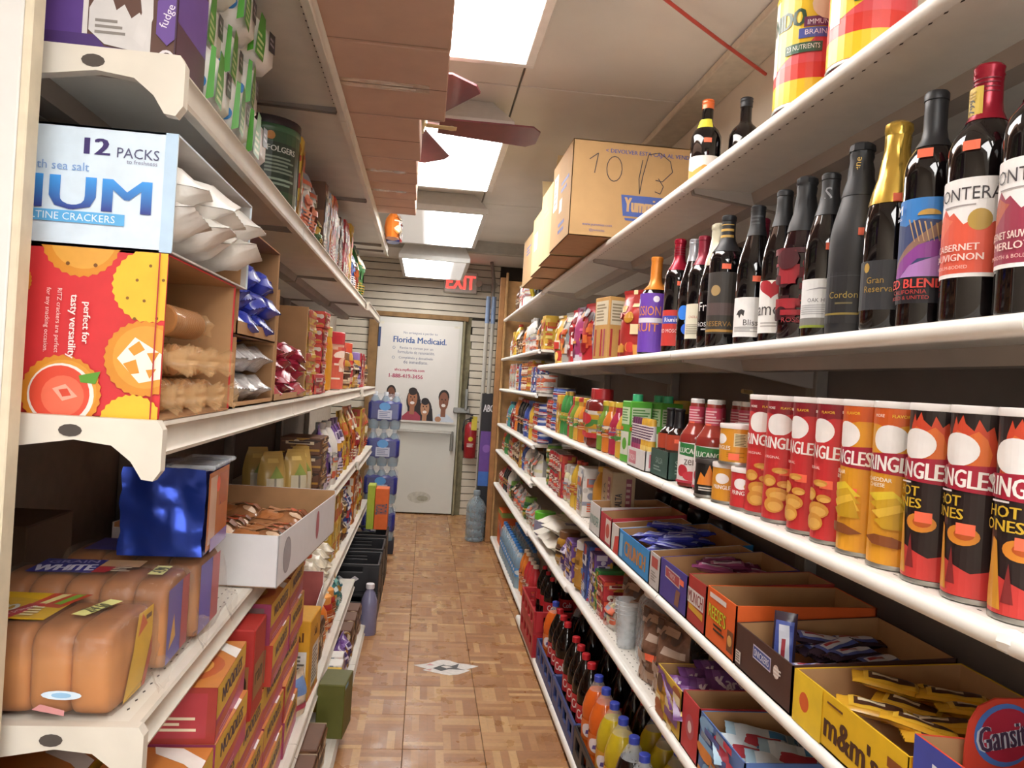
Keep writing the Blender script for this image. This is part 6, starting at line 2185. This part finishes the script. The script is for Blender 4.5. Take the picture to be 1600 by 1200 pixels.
fo = canister('coffee_can', 'large dark green ground coffee can with black lid', 'can', .098, .255, M('#2f4f35', .3), M('#2a2226', .35), cof, None, P('#2f4f35', .3), None, .02)
fo.location, fo.rotation_euler = (-.50, 2.32, ZRO), (0, 0, .75)
MB().lathe([(.0985, .215), (.1005, .22), (.1005, .228), (.0985, .233)], M('#3a5f40', .3), 36).obj('rim', fo, 40)
ROLLS = [('box', 'yellow', .05, .27, .16, 1, 1), ('bag', 'white', .16, .24, .09, 2, 1), ('bag', 'green', .12, .13, .08, 1, 1), ('box', 'brown', .06, .27, .18, 1, 1), ('box', 'white', .05, .26, .18, 2, 1), ('box', 'orange', .06, .27, .16, 1, 1), ('box', 'red', .06, .28, .18, 2, 1), ('box', 'white', .05, .24, .17, 2, 1), ('box', 'brown', .06, .25, .16, 2, 1), ('box', 'red', .07, .27, .16, 2, 1), ('box', 'orange', .06, .25, .16, 2, 1), ('box', 'yellow', .07, .31, .17, 1, 1), ('bag', 'blue', .14, .22, .08, 2, 1), ('bag', 'orange', .12, .22, .07, 1, 1), ('bag', 'green', .14, .3, .09, 2, 1)]
fill(-1, -.40, ZRO, ROLLS, 'upper shelf past the coffee can', 2.46)
# top shelf cartons overhanging the aisle
for i, (x1, y0, y1) in enumerate(((.012, 1.42, 1.965), (.010, 1.97, 2.51), (-.07, 2.515, 2.99), (-.085, 2.995, 3.36), (-.092, 3.365, 3.66), (-.1, 3.665, 4.0))):
    w, d, h = x1+.83, y1-y0, .10
    o = thing('flat_carton', ['brown flat carton nearest above, overhanging the aisle', 'brown flat carton second above, its edge beside the fan', 'brown flat carton third above, set further back', 'brown flat carton fourth above, with tape across', 'narrow brown flat carton fifth above', 'brown flat carton farthest on the top shelf'][i], 'carton', ((x1-.83)/2, (y0+y1)/2, ZTL+.001), 0, 'flat cartons on the top shelf')
    MB().box(-w/2, -d/2, 0, w/2, d/2, h, M('#c6a08a', .8, 0, .05, 10), .003).obj('body', o, 0)
    MB().box(-w/2+.004, -.001-.002, -.0004, w/2-.002, .001, h+.0006, M('#5a3f2c', .9)).obj('seam', o, 0)
    mb = MB()
    a = Art(.3).flat((-w/2, d/2, 0), (w, 0, 0), (0, -d, 0))
    if i in (1, 3, 4):
        a.rect(.52, .44, .94, .56, M('#c2a488', .25, 0, .15, 40)).fine(.78, .46, .92, .54, 2, '#d9c6b0')
    a.rect(.5, .02, .99, .03, '#8a6448')
    a.obj('tape', o)
for i, (pal, y, h) in enumerate((('orange', 4.72, .14), ('blue', 4.86, .11))):
    gen('bag', pal, .14, .17, .09).put((-.25, y, ZTL), LS(), ['orange packet at the very end of the high shelf', 'blue packet at the very end of the high shelf'][i])

# ---- bread shelf
def bread_mat():
    mt = M('#b8763c', .55, 0, .25, 11, .3)
    N, L = mt.node_tree.nodes, mt.node_tree.links
    bs = N['Principled BSDF']
    src = bs.inputs['Base Color'].links[0].from_socket
    tc, sp, rp, mx = N.new('ShaderNodeTexCoord'), N.new('ShaderNodeSeparateXYZ'), N.new('ShaderNodeValToRGB'), N.new('ShaderNodeVectorMath')
    mx.operation = 'MULTIPLY'
    L.new(tc.outputs['Object'], sp.inputs[0])
    L.new(sp.outputs[2], rp.inputs[0])
    e = rp.color_ramp.elements
    e[0].position, e[0].color = .0, (.72, .66, .6, 1)
    e[1].position, e[1].color = .16, (.55, .42, .32, 1)
    for p_, c_ in ((.03, (1.05, 1.0, .95, 1)), (.085, (1.15, 1.15, 1.15, 1)), (.11, (.85, .74, .62, 1))):
        q = rp.color_ramp.elements.new(p_)
        q.color = c_
    L.new(src, mx.inputs[0])
    L.new(rp.outputs[0], mx.inputs[1])
    L.new(mx.outputs[0], bs.inputs['Base Color'])
    return mt


BRM = bread_mat()


def loaf(L, w, h, label, top, side, tailcol, end=None, seed=1):
    """sliced loaf in a clear bag, long axis x, tied end towards +x"""
    o = thing('bread_loaf', label, 'bread')
    ns = max(3, int(L/.055))
    for i in range(ns):
        mb = MB()
        pts = []
        for k in range(20):
            t = 2*PI*k/20
            cy, cz = math.cos(t), math.sin(t)
            e = .42
            y = w/2*math.copysign(abs(cy)**e, cy)*(1.0 if cz < .2 else 1.03)
            z = h/2+h/2*math.copysign(abs(cz)**e, cz)
            pts.append((y, z))
        x0, x1 = -L/2+i*L/ns, -L/2+(i+1)*L/ns-.0012
        n = len(pts)
        prof = ((x0, .90), (x0+.006, .985), (x0+.015, 1), (x1-.015, 1), (x1-.006, .985), (x1, .90))
        vs = [(x, p[0]*q, h/2+(p[1]-h/2)*q) for x, q in prof for p in pts]
        fs = [tuple(range(n)), tuple(range(5*n, 6*n))]
        for j in range(5):
            fs += [(j*n+q, j*n+(q+1) % n, (j+1)*n+(q+1) % n, (j+1)*n+q) for q in range(n)]
        mb.add(vs, fs, BRM)
        mb.obj('slice', o, 50)
    # bag film with the gathered tail
    rr = random.Random(seed)
    ph = [rr.uniform(0, 6) for _ in range(24)]
    xs = [(-L/2-.01, .6), (-L/2-.004, 1.03), (0, 1.045), (L/2, 1.04), (L/2+.012, .9), (L/2+.022, .62), (L/2+.03, .3), (L/2+.036, .16), (L/2+.044, .28), (L/2+.052, .33)]
    mb = MB()
    n = 24
    vs, fs = [], []
    for i, (x, q) in enumerate(xs):
        for k in range(n):
            t = 2*PI*k/n
            cy, cz = math.cos(t), math.sin(t)
            e = .45 if q > .8 else .8
            wv = 1+(.03 if q > .8 else .2)*math.sin(ph[k]+i*1.4)
            y = w/2*q*wv*math.copysign(abs(cy)**e, cy)
            z = h/2+.002+(h/2)*q*wv*math.copysign(abs(cz)**e, cz)
            if x > L/2+.02:
                z -= (x-L/2-.02)*.9
            vs.append((x, y, max(z, .002)))
    for i in range(len(xs)-1):
        fs += [(i*n+k, i*n+(k+1) % n, (i+1)*n+(k+1) % n, (i+1)*n+k) for k in range(n)]
    mb.add(vs, fs, M('#b09a88', .05, 0, 0, 30, .7, 0, .14))
    mb.obj('bag_film', o, 60)
    a = Art(.35).flat((-L/2, -w/2, h*1.028), (L, 0, 0), (0, w, 0))
    top(a)
    a.flat((-L/2, -w/2*1.055, 0), (L, 0, 0), (0, 0, h))
    side(a)
    if end:
        a.flat((L/2+.0015, -w/2*.93, h*.04), (0, w*.93, 0), (0, 0, h*.92))
        end(a)
    a.obj('label_print', o)
    return o


def top1(a):
    a.rect(.0, .14, .62, .98, '#e3b21c')
    a.poly([(.45, .98), (.66, .98), (.6, .5), (.42, .55)], '#c8402c')
    a.poly([(.5, .95), (.55, .96), (.5, .6), (.46, .62)], '#e2d28a').poly([(.58, .95), (.63, .96), (.58, .6), (.54, .62)], '#7fae3a')
    a.poly([(.36, .16), (.44, .16), (.50, .62), (.42, .6)], '#c8283a').text('de primera', .43, .38, .09, '#efd9d9', .01, 1.1, .2)
    a.text('PAN', .12, .62, .22, '#cfcfc4', .05, .1, .22).text('BLANCO', .25, .42, .2, '#d6d6cc', .05, .1, .3)
    a.fine(.47, .2, .56, .5, 4, '#efdfa8')
    a.poly([(.72, .28), (.80, .25), (.88, .75), (.80, .8)], '#e6df8a').text('2/4.50', .80, .5, .16, '#4a4a3a', .03, 1.1, .14)


def side1(a):
    a.poly([(.03, .32), (.26, .34), (.30, .62), (.22, .68), (.03, .68)], '#e3b21c')
    a.poly([(.05, .6), (.18, .6), (.18, .75), (.05, .78)], '#d8452c').text('PAN', .11, .68, .09, '#f3d84a', .03, 0, .1)
    a.text('CLASICO', .15, .46, .1, '#d6cfae', .03, 0, .18)
    a.rect(.02, .02, .24, .26, '#b8b0ae').bars(.04, .03, .22, .25, 10, '#6a6064')
    a.ell(.78, .30, .10, .05, '#cfe0ee', 14).ell(.78, .30, .05, .03, '#8fbce0', 12)
    a.poly([(.64, .14), (.8, .08), (.8, .14), (.68, .2)], '#cf8a8a')


l1 = loaf(.285, .165, .135, 'front bread loaf in a clear bag with yellow labels', top1, side1, '#e3b21c', lambda a: (a.poly([(.30, .0), (.75, .0), (1, .6), (1, 1), (.6, 1), (.5, .55)], '#e3b21c'), a.poly([(.6, .7), (.85, .8), (.7, .98)], '#d8602c'), a.rect(.8, .86, .95, .92, '#5a3a2a'), a.poly([(.55, .0), (.75, .0), (1, .6), (1, .35), (.85, 0)], '#b8503a')), 3)
l1.location, l1.rotation_euler = (-.572, 1.292, ZBR+.002), (0, 0, -.03)


def top2(a):
    a.rect(.12, .3, .50, .98, '#2c2c8a').text('WHITE', .31, .52, .3, '#d6d2e6', .04, .12, .34).text('GRAIN', .31, .82, .14, '#a8a4d0', .02, .12, .3)
    a.poly([(.50, .3), (.58, .3), (.62, .6), (.5, .62)], '#b83038').rect(.5, .6, .74, .95, '#c89a6a').fine(.6, .35, .72, .6, 3, '#dcc2a0')
    a.rect(.84, .25, .93, .7, '#e0d88a').text('3.99', .885, .47, .18, '#4a4a3a', .03, 1.2, .12)


l2 = loaf(.28, .14, .155, 'second bread loaf in a clear bag with blue WHITE label, behind the front loaf', top2, lambda a: a.rect(.1, .3, .4, .7, '#2c2c8a'), '#2c2c8a', lambda a: (a.rect(0, .05, 1, .95, '#3a3ab0'), a.poly([(.1, .2), (.4, .3), (.3, .6)], '#d8a02c'), a.rect(.65, .05, 1, .95, '#b84050')), 6)
l2.location, l2.rotation_euler = (-.555, 1.458, ZBR+.002), (0, 0, .03)
l3 = loaf(.25, .15, .16, 'third bread loaf with blue and red end label, under the blue foil pack', lambda a: a.rect(.1, .2, .8, .9, '#3a3a9a'), lambda a: a.rect(.1, .3, .4, .7, '#2c2c8a'), '#3a3ab0', lambda a: (a.rect(0, .05, .6, .95, '#4a44c0'), a.rect(.6, .05, 1, .95, '#b84a5a')), 9)
l3.location = (-.53, 1.63, ZBR+.002)
# blue foil pack
bm = bmesh.new()
bmesh.ops.create_cube(bm, size=1)
bmesh.ops.subdivide_edges(bm, edges=bm.edges[:], cuts=11, use_grid_fill=True)
for v in bm.verts:
    p_ = Vector((v.co.x*.15, v.co.y*.20, v.co.z*.165+.0825))
    n_ = (noise.noise(p_*28)+.6*noise.noise(p_*60+Vector((3, 1, 2))))
    q_ = Vector((v.co.x, v.co.y, v.co.z))
    if p_.z > .004:
        p_ += q_.normalized()*(.0062*n_-.002)
    v.co = p_
fmb = MB()
bm.verts.index_update()
fmb.add([v.co[:] for v in bm.verts], [tuple(v.index for v in f.verts) for f in bm.faces], M('#1d3590', .16, .6, .2, 11))
bm.free()
bf = tag(fmb.obj('foil_pack', None, 28), 'shiny dark blue foil pack with an orange end, on top of the bread', 'packet')
bf.location, bf.rotation_euler = (-.475, 1.625, ZBR+.172), (0, 0, .04)
a = Art(.2).face('R', -.075, -.097, 0, .0785, .097, .162)
a.rect(.03, .04, .97, .96, '#c86a2c').rect(.1, .1, .4, .9, '#d8a88a').rect(.5, .5, .9, .9, '#b8562a').ell(.45, .78, .08, None, '#ff5a3a', 12).rect(.2, .0, .97, .16, '#8a6ab0')
a.obj('label_print', bf)
MB().box(.0, -.10, .163, .09, .10, .172, CLEAR2, .003).obj('seal_fin', bf, 0)
# cream-white tray box overhanging the lip
wt2 = open_box('bread_tray', 'white cardboard tray of wrapped pastries overhanging the bread shelf', 'tray', .72, .40, .128, M('#dedadb', .5, 0, .02), CARD, 'FBLR', {'F': .128, 'B': .14, 'L': .128, 'R': .14}, False,
               lambda a, k: (a.ell(.12, .5, .055, .36, '#8a8488', 26), a.ell(.12, .5, .048, .32, '#a09a9e', 24), a.ell(.62, .58, .03, .33, '#b8606a', 22)) if k == 'F' else None)
wt2.location, wt2.rotation_euler = (-.30-.2, 2.33, ZBR+.001), (0, 0, LS(-.075))
pas = Stock(lambda: pillow('pastry_packet', '', 'packet', .17, .12, .06, '#a86a3c', lambda a: (a.busy(['#b8703c', '#8a4a2a', '#d8b08a', '#c8885a'], 15, 9), a.ell(.7, .5, .1, .1, '#f0603a', 10)), None, 7, M('#a87048', .15, 0, .3, 25, .4)))
for i in range(12):
    pas.put((-.42-.15*(i % 2), 2.08+(i//2)*.10, ZBR+.012+.012*(i % 3)), 0, 'wrapped brown pastry in the white tray', 'wrapped pastries', rot=(rnd.uniform(-.1, .1), rnd.uniform(-.08, .08), rnd.uniform(-.2, .2)))
# dark cartons at the back of the bread shelf
for i in range(2):
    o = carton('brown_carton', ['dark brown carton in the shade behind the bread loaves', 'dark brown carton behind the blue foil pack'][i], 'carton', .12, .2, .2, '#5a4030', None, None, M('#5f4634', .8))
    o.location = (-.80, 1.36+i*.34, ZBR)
# yellow-topped bags standing behind the tray
yb = Stock(lambda: bag('grain_bag', '', 'bag', .11, .24, .08, '#b8964e', lambda a: (a.rect(.2, .04, .8, .62, '#c9bfa4'), a.rect(.2, .2, .8, .215, '#4a4038'), a.rect(.45, .22, .52, .62, '#8a8070'), a.poly([(.3, .62), (.55, .8), (.8, .62)], '#8a9a4a'), a.rect(.25, .84, .7, .9, '#d0b060')), None, .85, None, 10, 12, 2, .05, True, True, .35))
for i, (x, y, rz) in enumerate(((-.775, 2.34, .25), (-.775, 2.49, .25), (-.52, 2.86, .6), (-.60, 3.0, .5), (-.46, 2.98, .7), (-.46, 3.10, .7))):
    yb.put((x, y, ZBR), rz, ['yellow-topped cream bag standing behind the white tray, nearest', 'yellow-topped cream bag standing behind the white tray, second', 'green and yellow bag just past the white tray', 'yellow bag behind the green and yellow one', 'narrow yellow bag past the white tray', 'yellow bag before the stacked red packs'][i], 'yellow-topped bags')
fill(-1, -.385, ZBR, [('box', 'brown', .2, .065, .16, 1, 4), ('bag', 'purple', .15, .3, .1, 1, 1), ('jug', 'white', .13, .3, .12, 2, 1), ('bag', 'purple', .13, .3, .1, 2, 1), ('bag', 'yellow', .16, .33, .09, 2, 1), ('bag', 'orange', .16, .34, .09, 2, 1), ('bag', 'red', .13, .2, .09, 2, 1), ('box', 'yellow', .12, .3, .08, 2, 1), ('bag', 'yellow', .14, .3, .09, 2, 1)], 'far bread shelf', 3.22)

# ---- low and noodle shelves
def nood(a, k):
    a.rect(0, 0, 1, .42, '#b8326a' if k != 'x' else '#c8a02c')
    a.rect(0, .42, 1, 1, '#d8a92c')
    a.poly([(0, .1), (.6, .25), (1, .42), (1, .55), (.5, .40), (0, .3)], '#c8503a')
    a.text('NOODLES', .5, .72, .26, '#4a3a5a', .04, .0, .8)
    a.fine(.1, .05, .6, .2, 2, '#d88aa0')


def noodtop(a):
    a.rect(0, 0, 1, 1, '#c87a34')
    a.ell(.4, .45, .3, .38, '#b8562a', 18).ell(.4, .45, .2, .26, '#d89a4a', 16)
    a.poly([(.6, 0), (.8, .0), (.98, .3), (1, .6), (.9, .55), (.75, .2)], '#e8e2dc')


def nood_make(v):
    def mk():
        o = MB().box(-.13, -.085, 0, .13, .085, .105, P(['#c8402c', '#b8326a', '#a83028'][v], .4), .002).obj('noodle_carton', None, 20)
        tag(o, '', 'carton')
        a = Art(.35).face('F', -.13, -.085, 0, .13, .085, .105)
        nood(a, 'F')
        a.face('L', -.13, -.085, 0, .13, .085, .105)
        a.rect(0, 0, 1, 1, ['#b83a2c', '#9a3a5a', '#9a3028'][v]).rect(.1, .1, .9, .9, ['#8a6a4a', '#7a5a5a', '#a8323a'][v]).fine(.15, .2, .85, .5, 3, '#d8c8a8')
        a.face('R', -.13, -.085, 0, .13, .085, .105)
        a.rect(.1, .1, .9, .9, '#c8902c')
        a.face('T', -.13, -.085, 0, .13, .085, .105)
        noodtop(a)
        a.obj('label_print', o)
        return o
    return Stock(mk)


ns_ = [nood_make(v) for v in range(3)]
for c in range(5):
    y = 1.37+c*.272
    nlev = [4, 5, 3, 5, 5][c]
    for k in range(nlev):
        ns_[(c+k) % 3].put((-.43-.006*((c*3+k) % 3), y, ZNO+k*.1058), LS(rnd.uniform(-.04, .04)), '%s noodle carton of the %s stack under the bread shelf' % (['lowest', 'second', 'third', 'fourth', 'fifth'][k], ORD[c]), 'stacked noodle cartons')
    for k in range(nlev):
        ns_[(c+k+1) % 3].put((-.62, y, ZNO+k*.1058), LS(), 'noodle carton in the rear row under the bread shelf', 'rear noodle cartons')
# tall red carton standing between the stacks
rc = carton('noodle_case', 'tall red carton with dark letters among the noodle cartons', 'carton', .13, .1, .21, '#b02a24', lambda a, f: (a.rect(.1, .2, .9, .6, '#9a6a3a'), a.text('ran', .5, .42, .14, '#3a2a20', .03, 0, .7)) if f in 'FL' else None)
rc.location, rc.rotation_euler = (-.41, 1.64, ZNO+4*.1058), (0, 0, LS())
rc.location = (-.40, 1.915, ZNO+3*.1058)
yx = carton('cereal_carton', 'yellow carton with white facts panel standing on the lowest steel shelf', 'carton', .19, .09, .275, '#d99a1c', lambda a, f: (a.rect(.3, .1, .9, .62, '#d8d4cc'), a.fine(.34, .14, .86, .58, 9, '#6a645c'), a.bars(.4, .02, .7, .1), a.text('Sal', .5, .8, .12, '#6a3a1c', .03, 0, .5), a.rect(0, 0, 1, .04, '#e0702a')) if f in 'FL' else a.rect(.1, .1, .9, .9, '#e0a82c') if f == 'T' else None)
yx.location, yx.rotation_euler = (-.375, 2.83, ZNO), (0, 0, LS(-.05))
fill(-1, -.33, ZNO, [('box', 'brown', .1, .16, .1, 2, 1), ('jug', 'orange', .11, .165, .1, 2, 1), ('jar', 'orange', .1, .15, None, 2, 1), ('bag', 'teal', .12, .16, .08, 2, 1)], 'low shelf past the yellow carton', 2.98)
# sweets boxes at the near end of the F shelf
px = open_box('sweet_box', 'pink-lidded open sweet box with white front, under the white tray', 'box', .3, .22, .075, M('#d9d2ce', .5), M('#b8605a', .7), 'FBLR', {'F': .06, 'B': .15, 'L': (.06, .1), 'R': (.06, .1)}, False, lambda a, k: (a.text('GALLETAS', .5, .45, .4, '#b8505a', .03, 0, .8)) if k in 'FL' else (a.rect(0, .5, 1, 1, '#d8408a'), a.ell(.5, .75, .2, .3, '#e8603a')) if k == 'B' else None)
px.location, px.rotation_euler = (-.50, 3.06, ZLO), (0, 0, 0)
tb_ = Stock(lambda: pillow('twist_bag', '', 'bag', .15, .12, .075, '#d8c8a8', lambda a: (a.rect(.2, .2, .8, .8, '#e2d6c2'), a.poly([(.3, .2), (.6, .25), (.6, .5), (.3, .5)], '#c85a3a')), None, 13, M('#d8cbb2', .2, 0, .15, 30, .5)))
for i in range(8):
    tb_.put((-.46+.01*(i % 2), 3.32+(i % 4)*.13, ZLO+.002+.07*(i//4)), 0, 'crinkled cream bag on the shelf beside the pink box', 'crinkled cream bags', rot=(rnd.uniform(-.2, .2), 0, rnd.uniform(-.3, .3)))
gbt = Stock(lambda: softbottle('green_bottle', '', 'bottle', .05, .24, M('#2f7a5f', .1, 0, .25, 40), P('#d8d4cc', .4), lambda a: a.busy(['#3a9a78', '#2f6a54', '#a8d8c2'], 3, 12), None, .7))
gbt.put((-.43, 3.20, ZNO-.0), 0, 'green speckled clear bottle on the low shelf beside the pink box')
fill(-1, -.385, ZLO, [('box', 'yellow', .16, .32, .09, 2, 1), ('bag', 'brown', .14, .12, .09, 2, 2), ('bag', 'blue', .16, .24, .1, 2, 1), ('box', 'orange', .15, .3, .1, 2, 1), ('bag', 'yellow', .15, .3, .1, 2, 1)], 'low shelf past the cream bags', 3.92)
# base deck: green carton, kraft cartons, bag
ZBA = LZ['base']
gx = carton('green_carton', 'dark olive green carton on the base deck near the floor', 'carton', .16, .10, .195, '#5a5a1c', lambda a, f: a.rect(.05, .9, .4, .98, '#5a9ab8') if f in 'F' else None)
gx.location, gx.rotation_euler = (-.262, 2.98, ZBA), (0, 0, LS(-.1))
sb = bag('snack_bag', 'small shiny clear snack bag hanging over the lowest shelf', 'bag', .11, .14, .07, '#c2a88a', lambda a: (a.rect(.2, .5, .8, .85, '#6a86b8'), a.rect(.2, .15, .8, .3, '#b83a5a')), None, .8, M('#c9b49a', .12, 0, .2, 30, .5))
sb.location, sb.rotation_euler = (-.365, 2.64, ZNO), (0, 0, LS(-.4))
fill(-1, -.25, ZBA, [('box', 'brown', .2, .12, .3, 3, 1)], 'base deck nearest the camera', 2.1)
fill(-1, -.25, ZBA, [('box', 'yellow', .1, .14, .1, 1, 1), ('box', 'white', .08, .14, .1, 2, 1), ('bag', 'purple', .12, .14, .08, 2, 1), ('box', 'brown', .14, .135, .12, 3, 1)], 'base deck past the green carton', 3.13)
lb_ = jug('plastic_jug', 'purple-grey bottle with a white cap on the floor beside the black crates', 'jug', .09, .09, .27, P('#7a7898', .25), P('#d9d6dc', .35))
lb_.location, lb_.rotation_euler = (-.225, 4.27, 0), (0, 0, LS())

# ------------------------------------------------------------------ floor litter, cord
fk = MB()
pl = []
for i in range(26):
    t = 2*PI*i/26
    pl.append((.13*math.cos(t)*(1+.18*math.sin(5*t)+.1*math.sin(9*t)), .085*math.sin(t)*(1+.2*math.sin(4*t+1))))
fk.prism(pl, 2, .0002, .0012, M('#d8d2cc', .5, 0, .15, 40))
fo_ = tag(fk.obj('torn_sticker', None, 0), 'torn white and dark sticker stuck to the parquet floor', 'sticker')
fo_.location = (.185, 3.80, 0)
a = Art(.5).flat((-.13, -.085, .0012), (.26, 0, 0), (0, .17, 0))
a.poly([(.25, .4), (.45, .7), (.6, .6), (.75, .8), (.7, .45), (.85, .3), (.55, .35), (.4, .2)], '#3a3a3a').poly([(.4, .55), (.5, .62), (.62, .5), (.5, .4)], '#d8d2cc').poly([(.1, .3), (.2, .2), (.24, .35)], '#c88a86').poly([(.12, .6), (.2, .75), (.28, .62)], '#c88a86')
a.obj('label_print', fo_)
cord = MB().tube([(.50, 2.05, 2.57), (.62, 2.26, 2.55), (.74, 2.33, 2.525), (.86, 2.42, 2.515), (.98, 2.5, 2.50), (1.08, 2.57, 2.49)], .006, P('#c8483a', .4), 8).obj('cord', None, 60)
tag(cord, 'red electrical cord drooping from the ceiling to the wall', 'cord')
pipe = tag(MB().tube([(.62, 7.9, 2.12), (.62, 7.9, 2.4), (.60, 7.88, 2.52), (.58, 7.8, 2.57)], .018, M('#8f8a82', .5), 10).obj('wall_pipe', None, 60), 'grey pipe rising to the ceiling at the back, beside the emergency light', 'pipe')


# ------------------------------------------------------------------ tell repeats apart by their place in the row
from collections import defaultdict
bpy.context.view_layer.update()
byl = defaultdict(list)
for o in COL.objects:
    if o.parent is None and o.get('label'):
        byl[o['label']].append(o)
for lb_, L_ in byl.items():
    if len(L_) < 2:
        continue
    L_.sort(key=lambda o: (o.location.y, o.location.z, o.location.x))
    cols = []
    for o in L_:
        if cols and abs(cols[-1][0].location.y-o.location.y) < .02:
            cols[-1].append(o)
        else:
            cols.append([o])
    for ci, c in enumerate(cols):
        c.sort(key=lambda o: (abs(o.location.x), o.location.z))
        for k, o in enumerate(c):
            t = '' if len(cols) == 1 else ', %s from the camera' % (ORD[ci] if ci < len(ORD) else 'last')
            up = ['lowest', 'second up', 'third up', 'fourth up', 'fifth up', 'sixth up', 'seventh up']
            if len(c) > 1:
                same_x = max(abs(q.location.x-c[0].location.x) for q in c) < .05
                t = (', '+up[min(k, 6)]+(' in the %s stack' % ORD[ci] if len(cols) > 1 else '')) if same_x else (', %s' % ['front', 'rear', 'third', 'fourth'][min(k, 3)]+(' of the %s pair' % ORD[ci] if len(cols) > 1 else ''))
            o['label'] = lb_+t
        if not o.get('group'):
            for q in c:
                q['group'] = lb_
